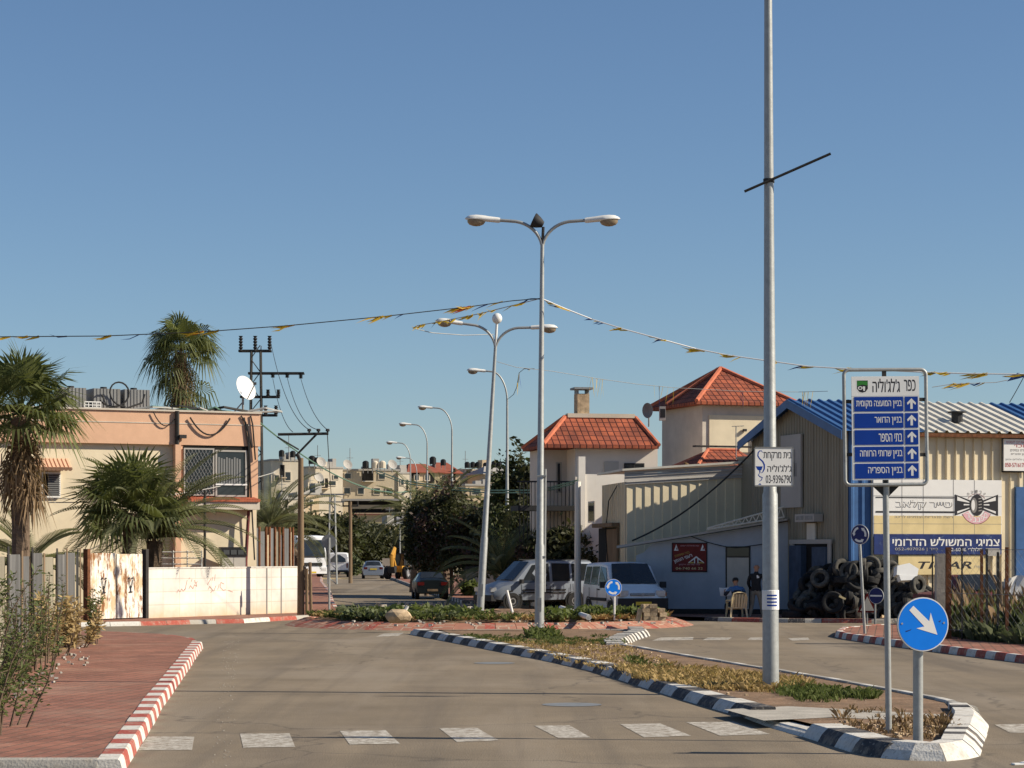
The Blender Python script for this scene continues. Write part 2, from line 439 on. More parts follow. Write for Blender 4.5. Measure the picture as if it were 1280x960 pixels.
# ---------------------------------------------------------------- the ground, the road, pavements, kerbs
def hill_z(x, y):
    t = max(0, min(1, (y - 240) / 200)); t = t * t * (3 - 2 * t)
    return 13 * t + 1.2 * math.sin(x * .02 + 1) * t
ys = [-60, 0, 20, 60, 120, 180, 220] + [240 + 12 * i for i in range(22)] + [560, 700, 1000, 1600, 3000]
xs = [-1500, -600, -300] + [-200 + 20 * i for i in range(21)] + [300, 600, 1500]
mb = MB()
vs = [Vector((x, y, hill_z(x, y) - .02)) for y in ys for x in xs]
nx = len(xs)
mb.mesh(vs, [(j * nx + i, j * nx + i + 1, (j + 1) * nx + i + 1, (j + 1) * nx + i) for j in range(len(ys) - 1) for i in range(nx - 1)])
struct(mb.build('ground', M['field'], smooth=60))
# road: the near carriageways and junction as one sheet, then the street that runs on to the village
mb = MB()
mb.poly([(-40, 2, 0), (40, 2, 0), (40, 96, 0), (-40, 96, 0)])
mb.poly([(-15.5, 96, 0), (.2, 96, 0), (-12.6, 238, 0), (-22, 238, 0)])
struct(mb.build('road', M['asphalt']))

def resample(path, step):
    path = [Vector((p[0], p[1], 0)) for p in path]
    L = [0]
    for a, b in zip(path, path[1:]): L.append(L[-1] + (b - a).length)
    n = max(1, round(L[-1] / step)); out = []
    for k in range(n + 1):
        s = L[-1] * k / n; j = 0
        while j < len(L) - 2 and L[j + 1] < s: j += 1
        t = (s - L[j]) / max(1e-9, L[j + 1] - L[j]); out.append(path[j].lerp(path[j + 1], t))
    return out
def kerb(name, path, mats, pattern, step=1.0, w=.2, h=.14, inner=1, slope=.04, jit=.006, per=2):
    """painted kerb stones along a path on the road edge; inner=+1: the stone lies to the left of the path"""
    pts = resample(path, step / per); mb = MB(); n = len(pts)
    nrm = []
    for k in range(n):
        d = (pts[min(k + 1, n - 1)] - pts[max(k - 1, 0)]).normalized(); nrm.append(Vector((-d.y, d.x, 0)) * inner)
    r = random.Random(len(pts))
    for k in range(n - 1):
        stone_start = k % per == 0; stone_end = k % per == per - 1
        if stone_start: j1, j2 = r.uniform(-jit, jit), r.uniform(-jit, jit)
        a, b, na, nb = pts[k], pts[k + 1], nrm[k], nrm[k + 1]
        t = (b - a).normalized()
        if stone_start: a = a + t * .008
        if stone_end: b = b - t * .008
        prof = [(0, 0), (slope * .5, h * .55), (slope, h - .015), (slope + .02, h), (w - .01, h), (w, h - .01), (w, 0)]
        i = len(mb.v)
        for (p, q) in ((a, na), (b, nb)):
            for (u, z) in prof: mb.v.append(p + q * (u + j1) + Vector((0, 0, z + (j2 if z > 0 else 0))))
        m = len(prof); mi = pattern[k % len(pattern)]
        for q in range(m - 1):
            f = (i + q, i + m + q, i + m + q + 1, i + q + 1)
            mb.f.append(f if inner < 0 else f[::-1]); mb.m.append(mi)
        mb.f.append(tuple(range(i, i + m))); mb.m.append(mi); mb.f.append(tuple(range(i + m, i + 2 * m))); mb.m.append(mi)
    return struct(mb.build(name, mats))
def sheet(name, pts, z, material, skirt=.2):
    mb = MB(); mb.poly([(p[0], p[1], z) for p in pts])
    o = mb.build(name, material); bm = bmesh.new(); bm.from_mesh(o.data)
    bmesh.ops.triangulate(bm, faces=bm.faces[:]); bm.normal_update()
    for f in bm.faces:
        if f.normal.z < 0: f.normal_flip()
    bm.to_mesh(o.data); bm.free(); return struct(o)
def off(path, d):
    out = []
    for k in range(len(path)):
        a = Vector(path[max(k - 1, 0)][:2]); b = Vector(path[min(k + 1, len(path) - 1)][:2]); t = (b - a).normalized()
        out.append((path[k][0] - t.y * d, path[k][1] + t.x * d))
    return out
WR = [M['kerb_white'], M['kerb_red']]; WB = [M['kerb_white'], M['kerb_black']]
# near pavement on the bus-stop side
KL = [(-3.76, 23.2), (-4.31, 28.5), (-4.84, 33.3), (-5.65, 41.4), (-6.51, 49.7), (-6.9, 53.6)]
CL = [(-6.9, 53.6), (-7.5, 56.6), (-8.6, 59.3), (-10.5, 61.4), (-14, 62.6), (-32, 63.5)]
kerb('kerb', KL, WR, [0, 1], 1.3, .26, .15, 1, .03)
kerb('kerb', CL, [M['kerb_red'], M['kerb_grey']], [0, 0, 1, 0], 1.0, .18, .13, 1)
kerb('kerb', [(-30, 23.15), (-4.0, 23.15)], [M['kerb_grey']], [0], 1.0, .16, .15, 1)
sheet('pavement', off(KL, .25)[:-1] + [(-7.1, 53.7)] + off(CL, .17)[1:] + [(-32, 23.3), (-4.1, 23.3)], .137, M['pavers'])
# pavement along the white wall, turning into the village street
KW = [G(-200, 787), G(60, 784), G(130, 783), G(190, 782), G(250, 780), G(305, 779), G(350, 776), G(385, 774), G(414, 772), G(429, 769.5), G(432, 767)]
KW = [(p.x, p.y) for p in KW] + [(-6.35, 88), (-7.4, 100), (-9.4, 125), (-13, 165), (-18.6, 235)]
kerb('kerb', KW, [M['kerb_red'], M['kerb_white'], M['kerb_grey']], [0, 1, 1, 0, 0, 2], 1.9, .2, .13, 1)
sheet('pavement', off(KW, .19) + [(-23, 235), (-16, 130), (-11.5, 100), (-10, 88), (-14, 78), (-40, 76)], .122, M['pavers'])
# pavement on the far side of the village street
KR = [(-12, 222), (-11.5, 215), (-9.3, 189), (-7.2, 163), (-5.2, 138), (-2.9, 111), (-1.9, 100), (1.5, 96)]
kerb('kerb', KR, [M['kerb_black'], M['kerb_white']], [0, 0, 1], 1.2, .2, .14, -1)
sheet('pavement', off(KR, -.19) + [(9, 99), (4, 120), (2, 150), (-2, 189), (-6, 222)], .13, M['pavers'])
# pavement in front of the tyre shop
KT = [G(800, 774), G(880, 776.5), G(975, 778.5), G(1110, 779), G(1150, 778), G(1300, 774)]
KT = [(p.x, p.y) for p in KT]
kerb('kerb', KT[1:], [M['kerb_black'], M['kerb_red'], M['kerb_grey'], M['kerb_red']], [0, 2, 1, 1, 1, 2], 1.0, .18, .13, 1)
sheet('pavement', off(KT, .17) + [(19, 92), (3, 92)], .118, M['pavers'])
# near pavement on the fenced side
KF = [G(1300, 831), G(1280, 829), G(1192, 818), G(1110, 807), G(1055, 799), G(1042, 796), G(1050, 791), G(1085, 787.5), G(1150, 785), G(1300, 783)]
KF = [(p.x, p.y) for p in KF]
KF = [(10.6, 42)] + KF
kerb('kerb', KF, [M['kerb_black'], M['kerb_white'], M['kerb_red']], [2, 1, 2, 1], 1.1, .2, .15, -1)
sheet('pavement', off(KF, -.19) + [(24, 68), (24, 42)], .14, M['pavers'])
# the long splitter island with its zebra-painted kerb
KM1 = [G(x, y) for x, y in ((512, 793), (565, 803), (626, 815), (687, 827), (740, 839), (790, 855), (840, 871), (890, 886), (930, 897.5))]
KM2 = [G(x, y) for x, y in ((930, 897.5), (960, 909), (1003, 921))]
KM3 = [G(x, y) for x, y in ((1003, 921), (1040, 933), (1068, 942), (1100, 947.5))]
KM4 = [G(x, y) for x, y in ((1100, 947.5), (1133, 950.5), (1181, 952), (1224, 947.5), (1229, 932), (1237, 907), (1226, 895))]
KM5 = [G(x, y) for x, y in ((1226, 895), (1192, 885.5), (1152, 877), (1116, 870), (1040, 856), (1005, 850), (900, 832.5), (840, 822), (786, 812))]
KM6 = [G(x, y) for x, y in ((786, 812), (781, 808), (797, 800), (813, 795), (808, 790.5))]
KM7 = [G(x, y) for x, y in ((808, 790.5), (740, 790.5), (640, 791), (545, 791.5), (512, 793))]
kerb('kerb', KM1, WB, [0, 1], 1.9, .42, .14, 1, .10)
kerb('kerb', KM2, [M['kerb_white']], [0], 1.2, .3, .07, 1, .08)
kerb('kerb', KM3, WB, [0, 1], 1.4, .46, .15, 1, .10)
kerb('kerb', KM4, WB, [0, 0, 0, 0, 0, 0, 1, 0, 1, 0, 0, 0], .8, .42, .17, 1, .16)
kerb('kerb', KM5, [M['kerb_grey'], M['kerb_white']], [0, 0, 1], 1.2, .18, .13, 1)
kerb('kerb', KM6, WB, [0, 1], .75, .5, .16, 1, .1)
kerb('kerb', KM7, [M['kerb_grey']], [0], 1.0, .2, .1, 1)
inner = []
for k, w in ((KM1, .38), (KM2, .28), (KM3, .43), (KM4, .4), (KM5, .15), (KM6, .45), (KM7, .17)): inner += off([(p.x, p.y) for p in k], w)[1:-1]
sheet('median_soil', inner, .10, M['soil'])
# concrete crossing path cut through the island
a = [G(905, 887, .1), G(985, 883, .1), G(1190, 894, .1), G(1185, 903, .1), G(1040, 897, .1), G(955, 901, .1)]
sheet('path', [(p.x, p.y) for p in a], .104, M['concrete'])
# roundabout: brick apron ring, domed soil inside
RC, RR = Vector((-.67, 71.3, 0)), 6.05
ring = [(RC.x + RR * math.cos(a), RC.y + RR * math.sin(a)) for a in [2 * math.pi * k / 72 for k in range(73)]]
kerb('kerb', ring, [M['apron'], M['kerb_red']], [0, 0, 0, 0, 0, 1], .6, .75, .2, 1, .5, .004)
mb = MB(); prev = None
for r_, z_ in ((RR - .7, .16), (RR - 1.3, .27), (3.5, .36), (1.5, .4), (.0, .41)):
    cur = [Vector((RC.x + r_ * math.cos(2 * math.pi * k / 48), RC.y + r_ * math.sin(2 * math.pi * k / 48), z_ + (.03 * math.sin(k * 2.3 + r_) if r_ < 5 else 0))) for k in range(48)]
    if prev:
        for k in range(48): mb.poly([prev[k], prev[(k + 1) % 48], cur[(k + 1) % 48], cur[k]])
    prev = cur
struct(mb.build('island_soil', M['soil'], smooth=60))
# paint
def paint(polys, material, z=.004, name='crosswalk_marking'):
    mb = MB()
    for q in polys: mb.poly([(p.x, p.y, z) for p in [G(*c) for c in q]][::-1])
    return struct(mb.build(name, material))
paint([[(185, 921), (243, 921), (240, 938), (172, 938)], [(300, 917.5), (362, 917), (369, 934), (304, 935)],
       [(425, 914), (482, 913), (500, 930), (437, 931)], [(549, 910.6), (595.5, 909.8), (624, 926), (571, 927.7)],
       [(668, 907.5), (712, 907), (738, 922), (698, 923)], [(775, 905.5), (825, 904.5), (864, 920), (805, 922)],
       [(857.5, 903), (917.5, 902.5), (962.5, 918), (900, 920)], [(1243, 906), (1330, 904), (1330, 917), (1262, 916)]], M['road_paint'])
paint([[(826, 797), (867, 796.5), (866, 800), (815, 801)], [(885, 797), (915, 797), (910, 800), (878, 800.5)], [(938, 797), (960, 797), (957, 800), (934, 800)],
       [(480, 792), (505, 791), (498, 795), (470, 796)], [(985, 798), (1010, 797), (1012, 800), (990, 801)]], M['road_paint'], name='yield_marking')
paint([[(395, 756), (515, 756), (515, 758), (395, 758.6)], [(398, 722.5), (440, 722.5), (436, 724), (396, 724)]], M['yellow_paint'], name='hump_marking')
# manhole covers in the carriageway
mb = MB(); c = G(715, 881); mb.disc((c.x, c.y, .005), .42, 'z', 24); struct(mb.build('manhole_cover', M['galv_dark']))
c = G(618, 829); mb = MB(); mb.disc((c.x, c.y, .005), .4, 'z', 24); struct(mb.build('manhole_cover', M['galv_dark']))

# ---------------------------------------------------------------- leaves
def leaves(mb, c, rad, n, size, r, clumps=30, spread=.28, mi=0, elong=2.0, shell=.55, floor=None):
    """n small leaves in clumps through an ellipsoid"""
    c = Vector(c); rad = Vector(rad); cl = []
    for _ in range(clumps):
        while True:
            d = Vector((r.uniform(-1, 1), r.uniform(-1, 1), r.uniform(-1, 1)))
            if shell < d.length < 1: break
        cl.append((Vector((d.x * rad.x, d.y * rad.y, d.z * rad.z)) * r.uniform(.75, 1.05), r.uniform(.5, 1.3)))
    for _ in range(n):
        q, k = r.choice(cl)
        p = c + q + Vector((r.gauss(0, 1) * rad.x, r.gauss(0, 1) * rad.y, r.gauss(0, 1) * rad.z)) * spread * k
        if floor is not None and p.z < floor: p.z = floor + r.random() * .1
        a = Vector((r.gauss(0, 1), r.gauss(0, 1), r.gauss(0, .8))).normalized(); b = a.orthogonal().normalized()
        b = Matrix.Rotation(r.uniform(0, 6.28), 3, a) @ b
        s = size * r.uniform(.6, 1.35)
        mb.poly([p - a * s * elong / 2, p + b * s * .5, p + a * s * elong / 2, p - b * s * .5], mi)
def tree(name, label, base, h, rad, leafm, n=5000, size=.16, seed=1, cat='tree', group=None, trunk_r=.12, clumps=40, mats2=None, low=.25):
    r = random.Random(seed); base = Vector(base)
    t = thing(name, label, cat, base, 0, group)
    tm = MB(); top = Vector((r.uniform(-.2, .2), r.uniform(-.2, .2), h * .72))
    tm.tube([(0, 0, -.1), (r.uniform(-.1, .1), .05, h * .3), top], [trunk_r, trunk_r * .8, trunk_r * .25], 7)
    for k in range(7):
        a = r.uniform(0, 6.28); z = r.uniform(.25, .6) * h
        tm.tube([(0, 0, z), (math.cos(a) * rad[0] * .4, math.sin(a) * rad[1] * .4, z + h * .15), (math.cos(a) * rad[0] * .75, math.sin(a) * rad[1] * .75, z + h * .25)], [trunk_r * .45, trunk_r * .3, .012], 5)
    tm.build('trunk', M['bark'], t, smooth=60)
    cm = MB(); zc = h * (1 + low) / 2; rz_ = h * (1 - low) / 2
    leaves(cm, (0, 0, zc), (rad[0], rad[1], rz_), n, size, r, clumps, .2, floor=h * low * .5)
    leaves(cm, (0, 0, zc), (rad[0] * 1.12, rad[1] * 1.12, rz_ * 1.1), n // 6, size, r, clumps, .12)
    if mats2:
        leaves(cm, (0, 0, zc), (rad[0], rad[1], rz_), n // 3, size, r, clumps // 2, .2, mi=1, floor=h * low * .5)
    cm.build('crown', [M[leafm], M[mats2]] if mats2 else M[leafm], t)
    return t
def fan_frond(mb, base, az, el, L, r, mi=0, droop=.5, n=26, fan=None):
    """a palmate leaf: stalk and a folded fan with hanging tips"""
    d = Vector((math.cos(az) * math.cos(el), math.sin(az) * math.cos(el), math.sin(el)))
    side = Vector((-math.sin(az), math.cos(az), 0)); up = d.cross(side) * -1
    up = side.cross(d) * -1 if side.cross(d).z > 0 and False else d.cross(side)
    if up.z < 0: up = -up
    roll = r.uniform(-.6, .6); M3 = Matrix.Rotation(roll, 3, d); side = M3 @ side; up = M3 @ up
    hub = Vector(base) + d * L * .5 - Vector((0, 0, .06 * L))
    mb.tube([base, hub], [.022, .014], 4, mi)
    for k in range(n):
        a = R(-130 + 260 * k / (n - 1)); ll = L * .58 * (1 - .25 * abs(a) / R(130)) * r.uniform(.85, 1.1)
        v = d * math.cos(a) + side * math.sin(a); w = (side * math.cos(a) - d * math.sin(a)) * ll * .036
        mid = hub + v * ll * .55 + up * (.10 * ll); tip = hub + v * ll - Vector((0, 0, droop * ll * r.uniform(.4, 1.1)))
        mb.poly([hub, mid + w, tip, mid - w], mi)
def fan_palm(name, label, base, h, fr, n, seed, skirt=0, lean=(0, 0), trunk_r=.2, tall=False):
    r = random.Random(seed); t = thing(name, label, 'palm tree', base)
    top = Vector((lean[0], lean[1], h))
    tm = MB(); path = [Vector((lean[0] * u * u, lean[1] * u * u, h * u - .1)) for u in (0, .15, .4, .7, 1)]
    tm.tube(path, [trunk_r * 1.35, trunk_r * 1.1, trunk_r, trunk_r * .95, trunk_r * 1.05], 10)
    for k in range(int(h * 14)):
        u = r.random(); a = r.uniform(0, 6.28); c = Vector((lean[0] * u * u, lean[1] * u * u, h * u))
        o = Vector((math.cos(a), math.sin(a), 0)); s = Vector((-o.y, o.x, 0))
        tm.poly([c + o * trunk_r - s * .05, c + o * trunk_r + s * .05, c + o * (trunk_r + .09) + Vector((0, 0, .14))])
    tm.build('trunk', M['bark'], t)
    cm = MB()
    for k in range(n):
        el = R(lerp(82, -22, (k / n) ** .75)) + r.uniform(-.15, .15); az = k * 2.399 + r.uniform(-.3, .3)
        fan_frond(cm, top + Vector((0, 0, .05)), az, el, fr * r.uniform(.85, 1.1), r, 0, lerp(.1, .55, k / n) + (.25 if tall else 0))
    cm.build('crown', M['palm_green'], t)
    if tall:
        gm = MB()
        for k in range(24):
            fan_frond(gm, (lean[0], lean[1], h - r.random() * 1.6), r.uniform(0, 6.28), R(r.uniform(-75, -15)), fr * r.uniform(.75, 1.05), r, 0, 1.0, 16)
        gm.build('hanging_fronds', M['palm_green'], t)
    if skirt:
        km = MB()
        for k in range(62 if not tall else 46):
            az = r.uniform(0, 6.28); z0 = h - r.random() ** 1.3 * skirt * .6
            el = R(r.uniform(-84, -52)); fan_frond(km, (lean[0], lean[1], z0), az, el, fr * r.uniform(.5, .78), r, 0, .9, 10)
        km.build('dead_skirt', M['dead_frond'], t)
    return t
def feather_frond(mb, base, az, el, L, r, mi=0, curve=1.1, n=46, ll=.5):
    pts = []; p = Vector(base); e = el
    for k in range(n + 1):
        pts.append(p.copy()); d = Vector((math.cos(az) * math.cos(e), math.sin(az) * math.cos(e), math.sin(e)))
        p = p + d * (L / n); e -= curve / n
    mb.tube(pts[::4] + [pts[-1]], [.03 - .026 * i / (len(pts[::4])) for i in range(len(pts[::4]) + 1)], 4, mi)
    side = Vector((-math.sin(az), math.cos(az), 0))
    for k in range(3, n):
        d = (pts[k + 1] - pts[k - 1]).normalized(); up = d.cross(side)
        if up.z < 0: up = -up
        u = k / n; l2 = ll * (math.sin(math.pi * min(1, u * .9 + .12)) ** .6)
        for s in (-1, 1):
            v = (d * .6 + side * s * .8 + up * .45).normalized(); w = d * .017
            m_ = pts[k] + v * l2 * .5; tip = pts[k] + v * l2 * r.uniform(.85, 1.1) - Vector((0, 0, l2 * .22))
            mb.poly([pts[k] - w, m_ - w + up * .01, tip, m_ + w, pts[k] + w], mi)
def date_palm(name, label, base, h, L, n, seed, lean=(0, 0), trunk_r=.2, azs=None, group=None):
    r = random.Random(seed); t = thing(name, label, 'palm tree', base, 0, group)
    tm = MB(); path = [Vector((lean[0] * u * u, lean[1] * u * u, h * u - .1)) for u in (0, .3, .65, 1)]
    tm.tube(path, [trunk_r * 1.4, trunk_r * 1.1, trunk_r, trunk_r * 1.1], 9)
    for k in range(int(40 + h * 20)):
        u = r.random(); a = r.uniform(0, 6.28); c = Vector((lean[0] * u * u, lean[1] * u * u, h * u))
        o = Vector((math.cos(a), math.sin(a), 0)); s = Vector((-o.y, o.x, 0))
        tm.poly([c + o * trunk_r - s * .07, c + o * trunk_r + s * .07, c + o * (trunk_r + .12) + Vector((0, 0, .2))])
    tm.build('trunk', M['bark'], t)
    cm = MB(); top = Vector((lean[0], lean[1], h))
    for k in range(n):
        az = azs[k % len(azs)] + r.uniform(-.2, .2) if azs else k * 2.399 + r.uniform(-.25, .25)
        el = R(lerp(80, 8, k / n)) + r.uniform(-.12, .12)
        feather_frond(cm, top, az, el, L * r.uniform(.85, 1.1), r, 0, lerp(.9, 1.5, k / n))
    cm.build('crown', M['date_green'], t)
    return t
def tuft(mb, p, h, n, r, mi=0, spread=.5, w=.02):
    p = Vector(p)
    for _ in range(n):
        a = r.uniform(0, 6.28); l = h * r.uniform(.5, 1.15); o = Vector((math.cos(a), math.sin(a), 0)); s = Vector((-o.y, o.x, 0)) * w * r.uniform(.6, 1.3)
        b = p + o * r.uniform(0, .06); m_ = b + o * l * spread * .35 + Vector((0, 0, l * .6)); tip = b + o * l * spread * r.uniform(.6, 1.3) + Vector((0, 0, l * r.uniform(.6, 1)))
        mb.poly([b - s, b + s, m_ + s * .8, tip, m_ - s * .8], mi)
# ---------------------------------------------------------------- buildings
def wall_frame(O, ang):
    d = Vector((math.cos(ang), math.sin(ang)))
    def W(px, py):
        k = (px - 640) / F
        t = (k * O[1] - O[0]) / (d.x - k * d.y); Y = O[1] + d.y * t
        return t, H + (HOR - py) / F * Y
    return W
def corr(mb, x0, x1, z0, z1, pitch=.3, depth=.04, mi=0, y=0.0, rib=.3, top=None, mid=None):
    """ribbed sheet in the local xz plane facing -y; top(x) gives the upper edge"""
    n = max(1, int(round((x1 - x0) / pitch))); p = (x1 - x0) / n; prof = []
    for k in range(n):
        a = x0 + k * p
        prof += [(a, 0), (a + p * rib * .3, -depth), (a + p * rib * .7, -depth), (a + p * rib, 0)]
    prof.append((x1, 0))
    i = len(mb.v)
    for (x, dy) in prof:
        mb.v.append(Vector((x, y + dy, z0))); mb.v.append(Vector((x, y + dy, top(x) if top else z1)))
    for k in range(len(prof) - 1):
        mb.f.append((i + 2 * k, i + 2 * k + 2, i + 2 * k + 3, i + 2 * k + 1)); mb.m.append(mi)
def saw(mb, x0, x1, z0, top, pitch, depth, mi=0):
    """overlapping sheets, each pan folded so that its edge stands proud"""
    n = max(1, int(round((x1 - x0) / pitch))); p = (x1 - x0) / n; prof = []
    for k in range(n): a = x0 + k * p; prof += [(a, 0), (a + .012, -depth), (a + p * .86, 0)]
    prof.append((x1, 0)); i = len(mb.v)
    for (x, dy) in prof: mb.v.append(Vector((x, dy, z0))); mb.v.append(Vector((x, dy, top(x))))
    for k in range(len(prof) - 1): mb.f.append((i + 2 * k, i + 2 * k + 2, i + 2 * k + 3, i + 2 * k + 1)); mb.m.append(mi)
def window(parent, x0, x1, z0, z1, y=0.0, fr=.05, glass='glass', frame='white_paint', mull=1, depth=.1, bars=0, name='window'):
    w = MB()
    w.b(x0, x1, y - depth, y - .004, z0, z0 + fr); w.b(x0, x1, y - depth, y - .004, z1 - fr, z1)
    w.b(x0, x0 + fr, y - depth, y - .004, z0 + fr, z1 - fr); w.b(x1 - fr, x1, y - depth, y - .004, z0 + fr, z1 - fr)
    for k in range(mull):
        c = lerp(x0, x1, (k + 1) / (mull + 1)); w.b(c - fr * .4, c + fr * .4, y - depth * .8, y - .006, z0 + fr, z1 - fr)
    f = w.build(name, M[frame], parent)
    g = MB(); g.b(x0 + fr, x1 - fr, y - depth * .35, y - .005, z0 + fr, z1 - fr); g.build('pane', M[glass], f)
    if bars:
        q = MB()
        for k in range(bars):
            c = lerp(x0, x1, (k + .5) / bars); q.b(c - .008, c + .008, y - depth - .03, y - depth - .012, z0, z1)
        q.build('grille', M['white_paint'], f)
    return f

# ---- the peach house -----------------------------------------------------------
A1 = R(26); RCR = Vector((-8.9, 84)); LH = 13.0
HO = RCR - Vector((math.cos(A1), math.sin(A1))) * LH
WH = wall_frame(HO, A1)
house = thing('flat_roofed_house', 'two-storey cream house with a peach parapet band, behind the white wall and palms', 'house', (HO.x, HO.y, 0), A1)
zt = 6.98; zb = WH(270, 557)[1]
mb = MB(); mb.b(0, LH, .12, 9, 0, zb); mb.build('wall', M['cream'], house)
mb = MB(); mb.b(-.05, LH + .08, -.06, 9.1, zb, zt)
pb = mb.build('parapet', M['peach'], house)
q = MB(); q.b(-.1, LH + .12, -.12, .3, zt, zt + .06); q.b(-.1, LH + .12, -.075, -.062, zt - .42, zt - .39); q.build('coping', M['stucco'], pb)
x0, z1 = WH(228, 558); x1, z0 = WH(311, 622)
mb = MB(); mb.b(x0 - .1, x0 + .02, -.02, .12, z0 - 1.5, zb); mb.b(x1 + .02, LH, -.03, .12, z0 - .2, zb); mb.b(x0 - .32, x0 - .12, -.22, .1, -.0, zb)
mb.build('pillar', M['peach'], house)
mb = MB(); mb.b(x0, x1, -.02, .115, z0, zb - .02); mb.build('balcony_opening', M['dark_void'], house)
xm = WH(267, 600)[0]
f = window(house, x0 + .03, xm, z0 + .05, z1 - .05, -.03, .05, 'glass', 'far_grey', 0, .05, name='window')
lt = MB()
for k in range(-8, 14):
    for s in (-1, 1):
        a = Vector((lerp(x0, xm, k / 9), -.1, z0 + .1)); b = a + Vector((s * .75 * (xm - x0), 0, z1 - z0 - .2))
        pts = []
        for t in [i / 24 for i in range(25)]:
            p = a.lerp(b, t)
            if x0 + .08 < p.x < xm - .06: pts.append(p)
        if len(pts) > 2: lt.tube([pts[0], pts[-1]], .009, 4)
lt.build('grille', M['galv_dark'], f)
f = window(house, xm + .04, x1 - .1, z0 + .02, z1 - .1, -.03, .06, 'glass', 'far_grey', 0, .06)
ct = MB()
for k in range(9):
    c = lerp(xm + .18, x1 - .35, k / 8); ct.b(c - .035, c + .03, -.066, -.056, z0 + .45, z1 - .35 - .03 * (k % 3))
ct.build('curtain', M['corr_zinc'], f)
bar = MB(); bar.b(xm + .04, x1 - .1, -.11, -.085, z0 + .42, z0 + .47); bar.build('rail', M['white_gloss'], f)
xa, za = WH(232, 623); xb, _ = WH(318, 623)
lg = MB(); lg.b(xa, xb, -.55, .1, za - .38, za - .06)
lo = lg.build('balcony_slab', M['stucco'], house)
tl = MB()
for k in range(26):
    c = lerp(xa, xb, (k + .5) / 26); tl.tube([(c, -.62, za - .07), (c, .05, za + .03)], .055, 6)
tl.build('sill_tiles', M['ridge_tile'], lo)
# side window of the house with its small tiled canopy
wx0, wz1 = WH(52, 590); wx1, wz0 = WH(76, 622)
f = window(house, wx0, wx1, wz0, wz1, .1, .05, 'dark_void', 'white_paint', 0, .08, 0)
sh = MB()
for k in range(12): sh.box(((wx0 + wx1) / 2 + .1, .03, lerp(wz0 + .08, wz1 - .08, k / 11)), (wx1 - wx0 - .25, .04, .03), rot=Matrix.Rotation(.5, 3, 'X'))
sh.build('shutter', M['corr_zinc'], f)
cn = MB()
for k in range(9):
    c = lerp(wx0 - .3, wx1 + .3, (k + .5) / 9); cn.tube([(c, -.35, wz1 + .1), (c, .12, wz1 + .42)], .085, 6)
cn.build('canopy', M['peach'], house)
# downpipes and cables on the corner
px_, _ = WH(220, 540)
dp = MB(); dp.tube([(px_, -.14, .3), (px_, -.14, zt + .02)], .075, 8); dp.build('downpipe', M['iron'], house)
cb = MB()
for k, (qa, qb) in enumerate((((300, 520), (314, 560)), ((312, 520), (318, 575)), ((308, 530), (313, 640)), ((304, 522), (317, 700)))):
    a = WH(*qa); b = WH(*qb)
    cb.tube([(a[0], -.1, a[1]), (lerp(a[0], b[0], .4), -.12, lerp(a[1], b[1], .2)), (b[0], -.1, b[1])], .028, 5)
a = WH(236, 522); b = WH(286, 522); c = WH(262, 544)
cb.tube([(lerp(a[0], b[0], t), -.14, a[1] - (a[1] - c[1]) * 4 * t * (1 - t)) for t in [i / 12 for i in range(13)]], .03, 5)
a = WH(190, 515); b = WH(217, 524); cb.tube([(lerp(a[0], b[0], t), -.14, lerp(a[1], b[1], t) - .35 * 4 * t * (1 - t)) for t in [i / 8 for i in range(9)]], .02, 5)
cb.build('wiring', M['cable'], house)
rp = MB(); a = WH(305, 700); b = WH(309, 630); rp.tube([(a[0], -.2, .3), (a[0], -.2, a[1]), (b[0], -.2, b[1])], .06, 7); rp.build('drain_pipe', M['paint_maroon'], house)
cm_ = MB(); a = WH(226, 546); cm_.box((a[0], -.2, a[1]), (.25, .14, .12)); cm_.tube([(a[0] - .1, -.06, a[1]), (a[0], -.2, a[1])], .03, 6); cm_.build('security_camera', M['bumper'], house)
# things on its roof
def on_roof(x, y, z=zt): return (HO.x + x * math.cos(A1) - y * math.sin(A1), HO.y + x * math.sin(A1) + y * math.cos(A1), z)
for k, (pa, pb_, lab) in enumerate(((84, 117, 'dull metal water tank on the house roof, half behind the fan palm'), (124, 160, 'square metal water tank behind the black hose loop'), (163, 197, 'square metal water tank beside the tall palm with hanging skirt'))):
    xa = WH(pa, 505)[0]; xb = WH(pb_, 505)[0]
    t = thing('roof_water_tank', lab, 'water tank', on_roof((xa + xb) / 2, 1.2), A1, 'metal tanks on the house roof')
    q = MB(); w = (xb - xa) * .94; corr(q, -w / 2, w / 2, .0, .78, .12, .02, 0, -.4); q.b(-w / 2, w / 2, -.39, .5, .0, .78); q.build('tank', M['corr_zinc'], t)
    q = MB(); q.tube([(0, 0, .78), (0, 0, .86)], .12, 10); q.build('lid', M['bumper'], t)
c = WH(150, 505); hs = MB()
hs.tube([(.45 * math.cos(a) * (1 - .12 * a / 6) + .06 * a, -.02 * a, .52 + .42 * math.sin(a)) for a in [-2.6 + i * .35 for i in range(22)]], .03, 6)
hs.tube([(-.5, 0, .5), (-.35, -.05, .1), (.2, -.05, .0), (.9, -.05, .25), (1.0, -.05, .55)], .03, 6)
tag(hs.build('hose', M['cable'], None, loc=on_roof(c[0], .45, zt + .05), rot=(0, 0, A1)), 'black hose looped up in front of the roof tanks', 'hose')
c = WH(118, 510); cr_ = MB()
for k in range(5): cr_.b(-.28 + .14 * k - .01, -.28 + .14 * k + .01, -.2, -.18, 0, .22)
cr_.b(-.3, .3, -.2, -.18, .2, .23); cr_.b(-.3, .3, -.2, -.18, 0, .03); cr_.b(-.3, .3, -.2, -.18, .1, .12)
tag(cr_.build('crate', M['paper'], None, loc=on_roof(c[0], .4, zt + .06), rot=(0, 0, A1)), 'small white crate on the parapet between two metal tanks', 'crate')
